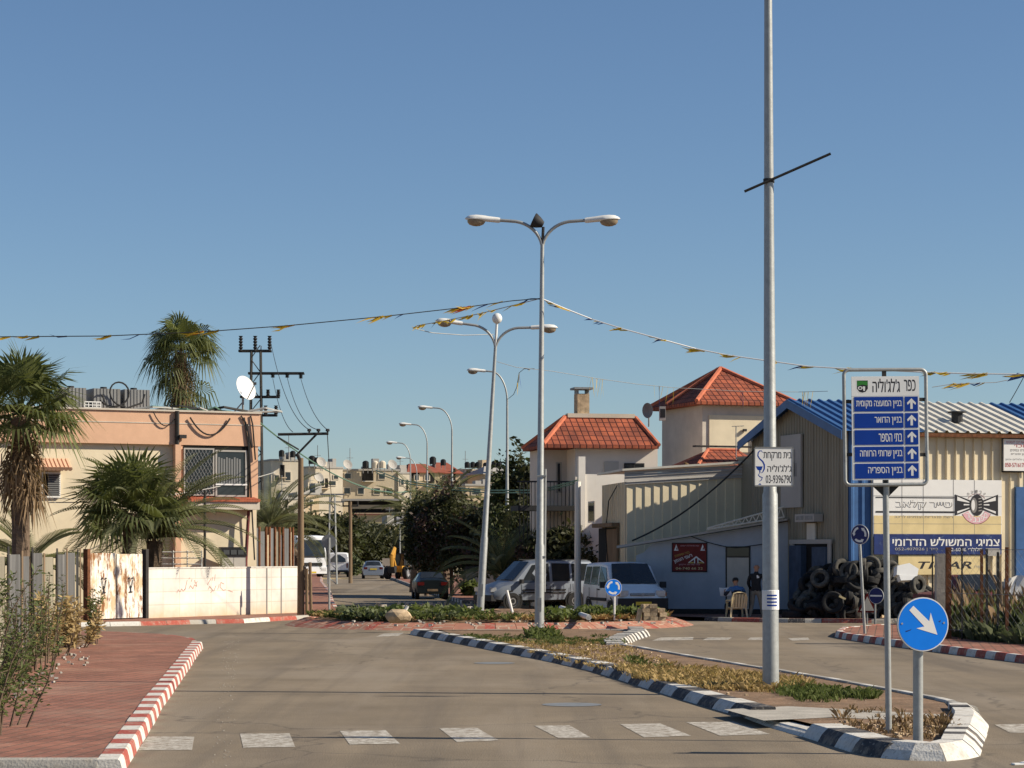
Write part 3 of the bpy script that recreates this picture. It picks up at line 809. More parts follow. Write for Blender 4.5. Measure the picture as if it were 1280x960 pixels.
ds = thing('satellite_dish', 'white satellite dish on the corner of the peach house roof', 'satellite dish', on_roof(WH(311, 505)[0], .6, zt + .05), A1)
q = MB(); q.tube([(0, 0, 0), (0, 0, .55)], .04, 7); q.tube([(-.3, .2, 0), (0, 0, .4)], .025, 6); q.build('mast', M['galv_dark'], ds)
q = MB(); Md = Matrix.Translation((0, -.1, .85)) @ Matrix.Rotation(R(68), 4, 'X') @ Matrix.Rotation(R(24), 4, 'Y')
q.lathe([(.02 + .0, .0), (.2, .02), (.36, .07), (.45, .115), (.455, .105), (.36, .05), (.2, .0), (.01, -.02)], 28, Md); q.build('reflector', M['white_gloss'], ds, smooth=50)
q = MB(); q.tube([Md @ Vector((.0, -.43, .1)), Md @ Vector((0, -.05, .55))], .018, 6); q.box(Md @ Vector((0, -.03, .56)), (.09, .09, .09)); q.build('feed_arm', M['bumper'], ds)
rc = MB(); r_ = random.Random(5)
for k in range(9):
    a = r_.uniform(-4.4, -.3); L_ = r_.uniform(.8, 2.4)
    rc.tube([(LH + a, .1 + r_.random() * .5, zt + .08), (LH + a + L_ * .3, -.02, zt + .1 + r_.random() * .12), (LH + a + L_ * .6, .1, zt + .06 + r_.random() * .1), (min(LH + a + L_, LH - .1), .3, zt + .08)], r_.uniform(.02, .05), 5, k % 3)
tag(rc.build('cable_bundle', [M['cable'], M['cable_green'], M['cable_pale']], None, loc=(HO.x, HO.y, 0), rot=(0, 0, A1)), 'tangled cables and pipes lying along the peach parapet', 'cables')

# ---- white block wall, rusty gate, fences ---------------------------------------
a, b = G(183, 773, .12), G(372, 766, .12)
aw = math.atan2(b.y - a.y, b.x - a.x); Lw = (b - a).length
ww = thing('block_wall', 'long low white block wall with red graffiti beside the rusty gate', 'wall', (a.x, a.y, .12), aw)
zw = (773 - 711) / F * a.y
mb = MB(); mb.b(0, Lw, 0, .2, -.12, zw); mb.build('masonry', M['block_wall'], ww)
mb = MB(); mb.b(-.02, Lw + .01, -.02, .22, zw, zw + .04); mb.build('coping', M['kerb_white'], ww)
mb = MB(); mb.b(Lw - 1.75, Lw - 1.69, -.012, -.003, -.05, zw - .02); mb.b(Lw - .95, Lw - .9, -.012, -.003, -.05, zw - .02); mb.build('expansion_joint', M['letter_grey'], ww)
def scrawl(parent, segs, material, r=.012, name='graffiti'):
    g = MB()
    for s in segs:
        for (p, q) in zip(s, s[1:]):
            p, q = Vector((p[0], 0, p[1])), Vector((q[0], 0, q[1])); d = (q - p).normalized(); n_ = Vector((-d.z, 0, d.x)) * r
            g.poly([p + n_ + Vector((0, -.004, 0)), q + n_ + Vector((0, -.004, 0)), q - n_ + Vector((0, -.004, 0)), p - n_ + Vector((0, -.004, 0))])
    return g.build(name, material, parent)
mk('graffiti_red', (.46, .26, .22), .9, .3, 9)
WW = wall_frame((a.x, a.y), aw)
def wp(px, py): t, z = WW(px, py); return (t, z - .12)
scrawl(ww, [[wp(*p) for p in s] for s in (
    [(221, 741), (223, 737), (225, 740), (227, 736), (229, 739), (232, 735)], [(231, 738), (234, 725)], [(236, 736), (238, 732), (241, 736), (243, 731), (246, 733), (245, 728)],
    [(239, 727), (240, 724)], [(243, 725), (244, 729), (247, 727)], [(236, 724), (237, 722)],
    [(259, 731), (264, 723)], [(265, 726), (266, 721)], [(269, 718), (268, 726)], [(260, 737), (262, 733), (266, 738), (263, 741)], [(267, 739), (270, 732)],
    [(272, 737), (274, 730)], [(280, 730), (276, 728), (275, 734), (279, 738), (282, 737)], [(285, 738), (291, 740)])], M['graffiti_red'])
ga, gb = G(110, 776, .12), G(181.5, 773, .12)
ag = math.atan2(gb.y - ga.y, gb.x - ga.x); Lg = (gb - ga).length; zg = 2.0
gt = thing('metal_gate', 'double white sheet-metal gate streaked with rust', 'gate', (ga.x, ga.y, .12), ag)
for k in range(2):
    x0, x1 = Lg * (.02 + .47 * k), Lg * (.475 + .47 * k)
    q = MB(); corr(q, x0, x1, .04, zg - .03 * k, .22, .008, 0, -.01, .3); q.b(x0, x1, .0, .03, .04, zg - .03 * k)
    gl = q.build('gate_leaf', M['rusty_white'], gt)
    q = MB(); xc = lerp(x0, x1, .52)
    for (dx, dz, w, h_) in ((0, .0, .17, .035), (0, .1, .035, .2)): q.b(xc + dx - w / 2, xc + dx + w / 2, -.042, -.036, .82 + dz - h_ / 2, .82 + dz + h_ / 2)
    for s in (-1, 1):
        q.poly([(xc, -.04, .92), (xc + s * .045, -.04, .96), (xc + s * .13, -.04, 1.2), (xc + s * .09, -.04, 1.2)])
        q.poly([(xc + s * .02, -.041, 1.22), (xc + s * .14, -.041, 1.22), (xc + s * .1, -.041, 1.29)])
    q.build('emblem', M['letter_black'], gl)
for x in (-.03, Lg + .03):
    q = MB(); q.b(x - .07, x + .07, -.06, .1, -.12, zg + .12); q.build('gate_post', M['rust'] if x < 0 else M['iron'], gt)
# near zinc fence
fa, fb = (-8.55, 37.0), (-10.05, 55.5)
af = math.atan2(fb[1] - fa[1], fb[0] - fa[0]) ; Lf = math.hypot(fb[0] - fa[0], fb[1] - fa[1])
zf = thing('corrugated_fence', 'weathered zinc sheet fence along the red pavement, behind tall weeds', 'fence', (fa[0], fa[1], .12), af)
r_ = random.Random(3); x = 0; k = 0
while x < Lf - .2:
    w = min(r_.choice((1.6, 2.0, 2.4)), Lf - x); q = MB(); dz = r_.uniform(-.06, .06); corr(q, x, x + w - .02, .0, 1.98 + dz, .2, .008, 0, r_.uniform(-.02, .02) - .04 * (k % 2), .5)
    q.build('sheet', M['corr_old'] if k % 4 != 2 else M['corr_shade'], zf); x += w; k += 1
    q = MB(); q.b(x - .12, x + .1, -.075, -.06, -.12, 2.03 + r_.uniform(-.03, .1)); q.build('post', M['iron'] if k % 2 else M['wood'], zf)
# tall scrap-sheet fence behind the white wall
p0, p1 = P(318, 700, 84.5), P(368, 700, 88)
a2 = math.atan2(p1.y - p0.y, p1.x - p0.x); L2 = math.hypot(p1.x - p0.x, p1.y - p0.y)
sf = thing('scrap_fence', 'tall patchwork fence of grey sheets on dark posts, beside the peach house', 'fence', (p0.x, p0.y, 0), a2)
x = 0; k = 0
while x < L2 - .1:
    w = min((.35, .62, .3, .5, .4)[k % 5], L2 - x); q = MB(); corr(q, x + .05, x + w, .0, 3.0 - .12 * (k % 3), .15, .03, 0, .02 * (k % 2), .5)
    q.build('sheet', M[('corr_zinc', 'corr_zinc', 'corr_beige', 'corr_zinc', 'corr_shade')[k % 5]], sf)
    q = MB(); q.b(x - .03, x + .05, -.06, .0, 0, 3.05); q.build('post', M['rust'], sf); x += w; k += 1
# meter cabinet behind the wall
c = P(291, 711, 83.0)
cab = thing('meter_cabinet', 'grey electricity cabinet under the peach house balcony', 'cabinet', (c.x, c.y, 0), R(14))
q = MB(); q.b(-.42, .42, -.2, .25, 0, 2.0); q.build('body', M['far_grey'], cab)
q = MB(); q.b(-.46, .46, -.24, .3, 2.0, 2.32)
q.build('hood', M['bumper'], cab)
for x in (-.2, .2):
    q = MB(); q.b(x - .19, x + .19, -.215, -.202, .3, 1.97); q.build('door', M['corr_white'], cab)
q = MB(); 
for k in range(3): q.b(-.35 + .25 * k, -.15 + .25 * k, -.25, -.242, 2.06, 2.22)
q.build('meter_window', M['glass_grey'], cab)
c = P(256, 690, 80.5); q = MB(); q.tube([(c.x, c.y, 0), (c.x, c.y, 4.2)], .045, 7); tag(q.build('steel_post', M['iron']), 'thin dark steel post standing in the yard of the peach house', 'post')
rl = MB()
c0, c1 = P(199, 700, 79), P(252, 700, 79)
for z in (1.75, 1.95, 2.15): rl.tube([(c0.x, c0.y, z), (c1.x, c1.y, z)], .02, 5)
for t in (0, .33, .66, 1): rl.tube([(lerp(c0.x, c1.x, t), c0.y, 0), (lerp(c0.x, c1.x, t), c0.y, 2.2)], .02, 5)
tag(rl.build('railing', M['white_paint']), 'low white railing between the date palm and the meter cabinet', 'railing')

# ---- tyre shop ------------------------------------------------------------------
A2 = math.atan2(.292, .956); CO = Vector((10.36, 74.0)); WG = 7.6; LT = 16.0
WT = wall_frame(CO, A2)
ze = 5.97; zr = 7.06
shop = thing('tyre_shop', 'beige ribbed-metal workshop with a blue and white sheet roof', 'workshop', (CO.x, CO.y, 0), A2)
# local: x along the front, y into the building; gable at x=0 runs along +y
xbl = WT(1089, 640)[0]
mb = MB(); corr(mb, xbl, LT, 0, ze, .315, .07, 0, 0, .2); mb.b(xbl, LT, .03, .06, 0, ze); mb.build('front_wall', M['corr_beige'], shop)
mb = MB(); corr(mb, .02, xbl - .02, 0, ze - .1, .36, .05, 0, -.01, .5); mb.b(.02, xbl - .02, .03, .06, 0, ze - .1); mb.build('blue_sheet', M['corr_blue'], shop)
mb = MB(); gb_ = MB(); corr(gb_, 0, WG, 0, 0, .22, .035, 0, 0, .4, top=lambda x: lerp(ze - .08, zr - .08, 1 - abs(x - WG / 2) / (WG / 2)))
Mg = Matrix(((0, 1, 0), (-1, 0, 0), (0, 0, 1)))         # local (x,y) -> gable plane: x runs along +y seen from outside
for v in gb_.v:
    x, y = v.x, v.y; v.x, v.y = y, WG - x
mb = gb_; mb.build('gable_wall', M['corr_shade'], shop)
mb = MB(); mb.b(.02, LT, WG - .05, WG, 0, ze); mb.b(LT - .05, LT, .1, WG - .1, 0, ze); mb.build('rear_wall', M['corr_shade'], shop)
mb = MB(); mb.b(.1, 8, WG + .01, WG + 1.5, 0, 5.35); mb.b(.05, 8.1, WG + .01, WG + 1.6, 5.35, 5.42); mb.build('rear_shadow_block', M['corr_shade'], shop)  # added block behind the shop, sized to cast shadow on the shed front
def roof_strip(x0, x1, m, n=None):
    q = MB(); ov = .35
    n = max(1, round((x1 - x0) / .36)); p = (x1 - x0) / n
    for side in (0, 1):
        ya, yb = (-ov, WG / 2) if side == 0 else (WG + ov, WG / 2)
        za, zb_ = ze - ov * (zr - ze) / (WG / 2), zr
        for k in range(n):
            a = x0 + k * p; prof = [(a, .0), (a + p * .12, .06), (a + p * .28, .06), (a + p * .4, 0), (a + p, 0)]
            for (u0, h0), (u1, h1) in zip(prof, prof[1:]):
                f_ = [(u0, ya, za + h0), (u1, ya, za + h1), (u1, yb, zb_ + h1), (u0, yb, zb_ + h0)]
                q.poly(f_ if side == 0 else f_[::-1])
    return q.build('roof_sheet', M[m], shop)
xs_ = [-.35, 2.4, 5.3, 6.9, 9.5, 12, LT + .3]
for k in range(6): roof_strip(xs_[k], xs_[k + 1], ('corr_blue', 'corr_white', 'corr_white', 'corr_blue', 'corr_white', 'corr_blue')[k])
mb = MB()
for s in (0, 1):
    ya = -.38 if s == 0 else WG + .38; za = ze - .38 * (zr - ze) / (WG / 2)
    pts = [(-.4, ya, za - .26), (-.4, WG / 2, zr - .26), (-.4, WG / 2, zr + .02), (-.4, ya, za + .02)]
    mb.extr(pts, (.03, 0, 0))
mb.build('barge_board', M['corr_blue'], shop)
mb = MB(); mb.b(xbl, LT, -.33, -.1, ze - .24, ze - .13); mb.build('gutter', M['rust'], shop)
# door and window on the gable, air conditioner
def gab(px, py):
    k = (px - 640) / F; g = Vector((-math.sin(A2), math.cos(A2)))
    t = (k * CO.y - CO.x) / (g.x - k * g.y); Y = CO.y + g.y * t; return t, H + (HOR - py) / F * Y
y1, zA = gab(996, 680); y0, _ = gab(1040, 680)
q = MB(); q.b(-.1, -.04, y0, y1, 0, zA); dr = q.build('doorway', M['dark_void'], shop)
q = MB(); q.b(-.16, -.1, y0 - .25, y1 + .25, zA, zA + .14); q.b(-.14, -.1, y1 - .05, y1 + .2, 0, zA); q.b(-.14, -.1, y0 - .2, y0 + .05, 0, zA); q.build('frame', M['far_grey'], dr)
q = MB(); q.b(-.3, -.11, y1 - 1.0, y1 - .05, 0, zA - .05); q.b(-.2, -.105, y0 + .05, y0 + 1.1, 0, zA - .1); q.build('door_leaf', M['door_blue'], dr)
ya, zA = gab(1006, 643); yb, zB = gab(1030, 652)
q = MB(); q.b(-.35, -.04, yb, ya, zB, zA); ac = q.build('air_conditioner', M['far_grey'], shop)
q = MB(); q.b(-.36, -.352, yb + .1, (ya + yb) / 2 - .05, zB + .06, zA - .06); q.b(-.36, -.352, (ya + yb) / 2 + .05, ya - .1, zB + .06, zA - .06); q.build('grille', M['galv_dark'], ac)
q = MB(); q.b(-.1, -.04, gab(1022, 0)[0], gab(1012, 0)[0], gab(1016, 676)[1], gab(1016, 654)[1]); q.build('vent_panel', M['corr_white'], shop)
q = MB(); q.tube([(WT(1215, 530)[0], 1.0, ze + .25), (WT(1215, 530)[0], 1.0, ze + .6)], .18, 10); q.tube([(WT(1215, 530)[0], 1.0, ze + .6), (WT(1215, 530)[0], 1.0, ze + .64)], .3, 10); q.build('roof_vent', M['bumper'], shop)
q = MB(); q.b(WT(1268, 0)[0], WT(1268, 0)[0] + .5, -.12, .02, 0, 4.2); q.build('corner_sheet', M['corr_blue'], shop)
# grey poster board and a sign on the gable
ya, zA = gab(980, 545); yb, zB = gab(1005, 634)
bd = thing('faded_board', 'large faded grey board high on the dark gable of the workshop', 'board', (CO.x, CO.y, 0), A2)
q = MB(); q.b(-.12, -.05, yb, ya, zB, zA); q.build('panel', M['far_grey'], bd)
q = MB(); r_ = random.Random(8)
for k in range(5): u = lerp(yb + .3, ya - .6, k / 5); q.b(-.126, -.122, u, u + .22, zB + 1.0, zB + 1.0 + r_.uniform(.3, .9))
q.build('faded_print', M['letter_grey'], bd)
# --- billboards on the front
x0, z1 = WT(1089, 599); x1, z0 = WT(1249, 672)
bb = thing('tyre_billboard', 'big cream and white billboard with a tyre and bow tie emblem on the ribbed front', 'billboard', (CO.x, CO.y, 0), A2)
q = MB(); q.b(x0, x1, -.16, -.09, z0, z1); q.build('panel', M['sign_white'], bb)
zc = WT(1200, 645)[1]
q = MB(); q.b(x0 + .02, x1 - .02, -.165, -.161, z0 + .0, zc); q.build('cream_field', M['sign_cream'], bb)
q = MB()
for k in range(1, 5): u = lerp(x0, x1, k / 5 + (.02 if k % 2 else -.015)); q.b(u - .006, u + .006, -.1665, -.1655, z0, z1)
q.b(x0, x1, -.1665, -.1655, z0 + .42 - .006, z0 + .42 + .006); q.b(x0, x1, -.1665, -.1655, z1 - .52, z1 - .51); q.build('panel_seam', M['letter_grey'], bb)
def BT(px, py): return WT(px, py)
q = MB(); a = BT(1112, 621.5); b = BT(1190, 640.5)
q.b(a[0] - .55, b[0], -.1685, -.167, a[1] - .025, a[1] + .005); q.b(a[0] - .55, b[0], -.1685, -.167, b[1] - .02, b[1] + .03); q.build('rule', M['letter_black'], bb)
def T(parent, s, pxa, pya, pxb, pyb, m, y, fr=WT, **kw):
    a = fr(pxa, pyb); b = fr(pxb, pya)
    return text(s, b[0] - a[0], b[1] - a[1], M[m], parent, (a[0] + b[0]) / 2, a[1], y, **kw)
T(bb, 'טייר קלאב', 1118, 626, 1187, 637, 'letter_grey', -.168, rtl=True, bold=.02)
T(bb, 'טייר קלאב', 1117, 625.3, 1186, 636.3, 'sign_white', -.170, rtl=True, bold=.008)
T(bb, 'רשת פנצריות וצמיגים לרכב', 1115, 644.5, 1188, 647.5, 'letter_grey', -.168, rtl=True)
# tyre with a bow tie, red arc of letters
ex, ez = BT(1217.5, 631.5)
u = BT(1218.5, 0)[0] - BT(1217.5, 0)[0]
for s in (-1, 1):
    q = MB()
    q.poly([(ex + s * 27 * u, -.168, ez - 12 * u), (ex + s * 27 * u, -.168, ez + 12 * u), (ex + s * 7 * u, -.168, ez + 5 * u), (ex + s * 7 * u, -.168, ez - 5 * u)])
    q.build('bow_tie', M['letter_black'], bb)
q = MB()
for s in (-1, 1):
    q.poly([(ex + s * 24 * u, -.1695, ez + 5 * u), (ex + s * 24 * u, -.1695, ez + 9.5 * u), (ex + s * 9 * u, -.1695, ez + 3.6 * u), (ex + s * 9 * u, -.1695, ez + 2.6 * u)])
    q.poly([(ex + s * 24 * u, -.1695, ez - 9.5 * u), (ex + s * 24 * u, -.1695, ez - 7 * u), (ex + s * 9 * u, -.1695, ez - 2.8 * u), (ex + s * 9 * u, -.1695, ez - 3.8 * u)])
    q.poly([(ex + s * 16 * u, -.1695, ez - .4 * u), (ex + s * 16 * u, -.1695, ez + 1.2 * u), (ex + s * 9 * u, -.1695, ez + .9 * u), (ex + s * 9 * u, -.1695, ez - .2 * u)])
q.build('bow_highlight', M['sign_white'], bb)
def ell(q, cx, cz, rx, rz_, y, n=28, a0=0, a1=6.2832, inner=None, mi=0):
    pts = [(cx + rx * math.cos(lerp(a0, a1, k / n)), y, cz + rz_ * math.sin(lerp(a0, a1, k / n))) for k in range(n + (1 if inner else 0))]
    if inner:
        ins = [(cx + inner[0] * math.cos(lerp(a0, a1, k / n)), y, cz + inner[1] * math.sin(lerp(a0, a1, k / n))) for k in range(n + 1)]
        for k in range(n): q.poly([pts[k], pts[k + 1], ins[k + 1], ins[k]], mi)
    else: q.poly(pts, mi)
q = MB(); ell(q, ex, ez - 2 * u, 19 * u, 19 * u, -.1675, 24, R(205), R(335), (11.5 * u, 11.5 * u)); q.build('red_arc', M['letter_pink'], bb)
q = MB(); ell(q, ex, ez - 2 * u, 19.6 * u, 19.6 * u, -.1672, 24, R(205), R(335), (18.2 * u, 18.2 * u)); ell(q, ex, ez, 13 * u, 13 * u, -.1672, 20, R(35), R(145), (12.5 * u, 12.5 * u)); q.build('arc_edge', M['sign_red'], bb)
for k, ch in enumerate('רעננפם'):
    a = R(222 + k * 19); text(ch, 4 * u, 5 * u, M['sign_white'], bb, ex + 15.2 * u * math.cos(a) + 0 * u, ez - 2 * u + 15.2 * u * math.sin(a) - 2 * u, -.1695, bold=.02, tilt=0)
for k, ch in enumerate('קבוצת'[::-1]):
    a = R(128 - k * 19); text(ch, 2.6 * u, 3 * u, M['letter_grey'], bb, ex + 16.5 * u * math.cos(a), ez + 15.5 * u * math.sin(a) - 1.5 * u, -.1695)
q = MB(); ell(q, ex + .5 * u, ez, 8.5 * u, 12 * u, -.1705); q.build('tyre_tread', M['letter_black'], bb)
q = MB(); ell(q, ex - 3.2 * u, ez - .3 * u, 4 * u, 8.5 * u, -.1715); q.build('tyre_sidewall', M['letter_grey'], bb)
q = MB(); ell(q, ex - 4.2 * u, ez - .1 * u, 2.2 * u, 6.0 * u, -.1725); q.build('tyre_hub', M['sign_white'], bb)
q = MB()
for k in range(5):
    z = ez - 7 * u + 3.4 * u * k; q.poly([(ex + 2.5 * u, -.1722, z), (ex + 6.5 * u, -.1722, z + .8 * u), (ex + 6.3 * u, -.1722, z + 1.7 * u), (ex + 2.4 * u, -.1722, z + .9 * u)])
q.build('tyre_block', M['far_grey'], bb)
# blue banner
x0, z1 = WT(1089, 667.5); x1, z0 = WT(1248, 693)
bn = thing('blue_banner', 'torn blue banner with white lettering under the tyre billboard', 'banner', (CO.x, CO.y, 0), A2)
q = MB(); q.b(x0, x1, -.21, -.17, z0, z1); q.build('panel', M['navy'], bn)
T(bn, 'צמיגי המשולש הדרומי', 1112, 672, 1245, 682.5, 'sign_white', -.214, rtl=True, bold=.03)
T(bn, '052-6006 ' + 'סלולרי'[::-1], 1178, 684.5, 1224, 689, 'sign_white', -.214, rtl=False, bold=.01)
T(bn, '052-407026 | ' + 'נייד'[::-1], 1115, 684.5, 1168, 689, 'far_grey', -.214, rtl=False, bold=.01)
q = MB(); a = WT(1228, 687)
q.b(a[0], x1 - .08, -.216, -.213, a[1] - .05, a[1] + .04); q.b(x1 - .5, x1 - .05, -.216, -.213, z0 - .05, z0 + .16); q.build('white_patch', M['far_grey'], bn)
# tan banner below
x0, z1 = WT(1120, 694); x1, z0 = WT(1230, 718)
tb = thing('tan_banner', 'tan banner with black italic letters, lowest of the signs on the ribbed front', 'banner', (CO.x, CO.y, 0), A2)
q = MB(); q.b(x0, x1, -.17, -.13, z0, z1); q.build('panel', M['sign_cream'], tb)
T(tb, 'TIGAR', 1145, 702, 1211, 711, 'letter_black', -.174, bold=.06, shear=.25)
T(tb, 'TYRES', 1214, 707, 1226, 710, 'far_grey', -.174)
# small white sign at the edge
x0, z1 = WT(1251, 549); x1, z0 = WT(1285, 589)
wsn = thing('notice_board', 'white notice with small dark red lettering at the right end of the front', 'sign', (CO.x, CO.y, 0), A2)
q = MB(); q.b(x0, x1, -.2, -.12, z0, z1); q.build('panel', M['sign_white'], wsn)
q = MB(); q.b(x0 - .03, x1, -.13, -.1, z0 - .05, z1 + .02); q.build('frame', M['iron'], wsn)
for (s, pa, pb_, ya, yb, m) in (('הרצאת רכב לטסטים', 1254, 1282, 551.5, 554.5, 'letter_red'), ('וכו׳', 1264, 1276, 556, 559.5, 'letter_red'), ('מכירת צמיגים', 1259, 1282, 562, 564.5, 'letter_grey'), ('תיקון פנצרים', 1260, 1282, 567, 569.5, 'letter_grey'), ('איזון גלגלים וכוון', 1253, 1283, 573.5, 576, 'letter_grey')):
    T(wsn, s, pa, ya, pb_, yb, m, -.204, rtl=True)
T(wsn, '050-5716178', 1252.5, 579, 1278, 584, 'letter_red', -.204, bold=.01)

# ---- beige lean-to building and white annex --------------------------------------
BO = Vector((3.88, 81.9)); A5 = R(8); WBb = wall_frame(BO, A5); LB = 4.1; DB = 4.6
bs = thing('ribbed_shed', 'beige ribbed-metal shed with a pale flashing, behind the parked white van', 'shed', (BO.x, BO.y, 0), A5)
top = lambda x: lerp(WBb(784, 606)[1], WBb(935, 592)[1], x / 4.6)
q = MB(); saw(q, .02, LB, 0, top, .31, .035); q.build('front_wall', M['corr_beige'], bs)
q = MB(); zs = top(0)
q.b(0, .04, .05, DB, 0, zs + .1)
for k in range(12): q.b(-.03, 0, .05 + DB * k / 12, .05 + DB * (k + .12) / 12, 0, zs + .1)
q.build('side_wall', M['cream'], bs)
q = MB()
for k in range(5): q.extr([(-.05, -.08 - .03 * (k % 2), top(0) + .09 * k), (LB, -.08 - .03 * (k % 2), top(LB) + .09 * k - .1), (LB, -.08, top(LB) + .09 * k - .02), (-.05, -.08, top(0) + .09 * (k + .9))], (0, .06, 0))
q.build('flashing', M['far_grey'], bs)
q = MB(); q.extr([(-.15, -.2, top(0) + .47), (LB, -.2, top(LB) + .4), (LB, -.2, top(LB) + .47), (-.15, -.2, top(0) + .54)], (0, DB + .4, 0)); q.build('roof', M['corr_white'], bs)
def sideb(px, py):
    k = (px - 640) / F; g = Vector((-math.sin(A5), math.cos(A5)))
    t = (k * BO.y - BO.x) / (g.x - k * g.y); Y = BO.y + g.y * t; return t, H + (HOR - py) / F * Y
ya, zA = sideb(751, 657); yb, zB = sideb(774, 700)
q = MB(); q.b(-.08, -.035, yb, ya, 0, zA - .1); dr = q.build('door', M['dark_void'], bs)
q = MB(); q.b(-.3, -.02, yb - .15, ya + .15, zA - .08, zA + .06); q.b(-.1, -.036, yb - .12, yb, 0, zA - .1); q.b(-.09, -.082, yb + .1, lerp(yb, ya, .55), 0, zA - .15); q.build('door_frame', M['wood'], dr)
ya, zA = sideb(737, 627); yb, zB = sideb(745, 653)
q = MB(); q.b(-.06, -.035, yb, ya, zB, zA); wf = q.build('window', M['villa_white'], bs)
q = MB(); q.b(-.07, -.061, yb + .1, ya - .1, zB + .06, zA - .06); q.build('pane', M['glass'], wf)
q = MB(); c = sideb(768, 640); q.tube([(-.1, sideb(775, 0)[0], zs), (-.12, sideb(765, 0)[0], zs - .5), (-.12, sideb(761, 0)[0], zs - 1.6), (-.12, sideb(767, 0)[0], .6)], .02, 5); q.build('wiring', M['cable'], bs)
# white annex
AO = G(795, 771.4); AO = Vector((AO.x, AO.y)); pe = P(985, 700, 78.4); A3 = math.atan2(pe.y - AO.y, pe.x - AO.x); LA = math.hypot(pe.x - AO.x, pe.y - AO.y)
WA = wall_frame(AO, A3)
an = thing('white_annex', 'low whitewashed annex with a sagging sloped roof and grey door', 'building', (AO.x, AO.y, 0), A3)
za0, za1 = WA(797, 683)[1], WA(955, 657)[1]
topa = lambda x: lerp(za0, za1, x / WA(955, 0)[0])
q = MB(); q.extr([(0, 0, 0), (LA, 0, 0), (LA, 0, topa(LA)), (.55, 0, topa(.55)), (.25, 0, topa(0) - .2), (0, 0, topa(0) - .3)], (0, .9, 0)); q.build('wall', M['grey_wall'], an)
q = MB(); q.b(-.05, LA, -.05, .0, 0, .28); q.build('plinth', M['iron'], an)
q = MB(); q.extr([(-.6, -.35, topa(-.6) + .04), (LA, -.35, topa(LA) + .04), (LA, -.35, topa(LA) + .1), (-.6, -.35, topa(-.6) + .12)], (0, 1.3, 0)); rf = q.build('roof', M['far_grey'], an)
q = MB(); xa_ = WA(885, 0)[0]; xb_ = LA - .1
nseg = 11
for k in range(nseg):
    u0, u1 = lerp(xa_, xb_, k / nseg), lerp(xa_, xb_, (k + 1) / nseg); h0, h1 = .06 + .28 * k / nseg, .06 + .28 * (k + 1) / nseg
    lo = lambda u: topa(u) - .03
    q.tube([(u0, -.4, topa(u0) + .16), ((u0 + u1) / 2, -.4, topa((u0 + u1) / 2) + .16 + (h0 + h1) / 2)], .018, 5)
    q.tube([((u0 + u1) / 2, -.4, topa((u0 + u1) / 2) + .16 + (h0 + h1) / 2), (u1, -.4, topa(u1) + .16)], .018, 5)
q.tube([(xa_, -.4, topa(xa_) + .16), (xb_, -.4, topa(xb_) + .16)], .03, 6); q.tube([(xa_, -.4, topa(xa_) + .2), (xb_, -.4, topa(xb_) + .5)], .03, 6)
q.build('truss', M['corr_white'], rf)
x0, z1 = WA(907, 683); x1, z0 = WA(938, 770)
q = MB(); q.b(x0, x1, -.03, -.004, .05, z1); dr = q.build('door', M['iron'], an)
zm = WA(907, 697)[1]
q = MB(); q.b(x0 + .05, x1 - .05, -.045, -.032, .08, zm); q.build('door_leaf', M['stucco'], dr)
q = MB(); q.b(x0 + .05, x1 - .05, -.04, -.032, zm + .04, z1 - .04); q.build('transom', M['glass'], dr)
q = MB(); q.tube([WA(860, 668) [0:1] + (-.06,) + WA(860, 669)[1:2], (WA(885, 0)[0], -.08, WA(885, 678)[1]), (WA(905, 0)[0], -.06, WA(905, 683)[1]), (WA(920, 0)[0], -.08, WA(920, 685)[1]), (WA(955, 0)[0], -.06, WA(955, 680)[1])], .014, 5); q.build('wiring', M['cable'], an)
# red sign on the annex
x0, z1 = WA(841, 679.5); x1, z0 = WA(883, 714)
rs = thing('red_sign', 'dark red sign with two white triangles on the whitewashed annex', 'sign', (AO.x, AO.y, 0), A3)
q = MB(); q.b(x0, x1, -.05, -.006, z0, z1); q.build('panel', M['sign_red'], rs)
q = MB(); q.b(x0 - .03, x1 + .03, -.03, -.005, z0 - .03, z1 + .03); q.build('frame', M['letter_black'], rs)
q = MB()
for px in (845.5, 878.5):
    c = WA(px, 684.5); q.poly([(c[0] - .075, -.053, c[1] - .1), (c[0] + .075, -.053, c[1] - .1), (c[0], -.053, c[1] + .11)])
q.build('triangle', M['sign_white'], rs)
q = MB()
for px in (845.8, 878.8):
    c = WA(px, 685); q.poly([(c[0] - .012, -.055, c[1] - .05), (c[0] + .04, -.055, c[1] - .05), (c[0] + .012, -.055, c[1] + .04)])
q.build('triangle_mark', M['sign_red'], rs)
T(rs, 'גגות ופרגולות רעפים', 851, 681, 874, 683, 'letter_pink', -.054, fr=WA, rtl=True)
a = WA(843, 694); text('בניה ושיפוצים'[::-1], .5, .07, M['gold'], rs, a[0] + .27, a[1], -.054, tilt=R(16))
a = WA(843, 701); text('רעפי הצפון'[::-1], .62, .13, M['sign_white'], rs, a[0] + .32, a[1], -.054, tilt=R(20), bold=.02)
c = WA(870.5, 703); q = MB()
for s in (-1, 1):
    q.poly([(c[0], -.054, c[1] + .21), (c[0], -.054, c[1] + .15), (c[0] + s * .26, -.054, c[1] - .03), (c[0] + s * .26, -.054, c[1] + .0)], 0)
    q.poly([(c[0] + s * .06, -.054, c[1] - .03), (c[0] + s * .27, -.054, c[1] - .03), (c[0] + s * .21, -.054, c[1] + .01), (c[0] + s * .06, -.054, c[1] + .01)], 1)
    q.poly([(c[0] + s * .04, -.0545, c[1] - .03), (c[0] + s * .07, -.0545, c[1] - .03), (c[0] + s * .07, -.0545, c[1] + .11), (c[0] + s * .04, -.0545, c[1] + .13)], 0)
q.build('roof_emblem', [M['sign_white'], M['gold']], rs)
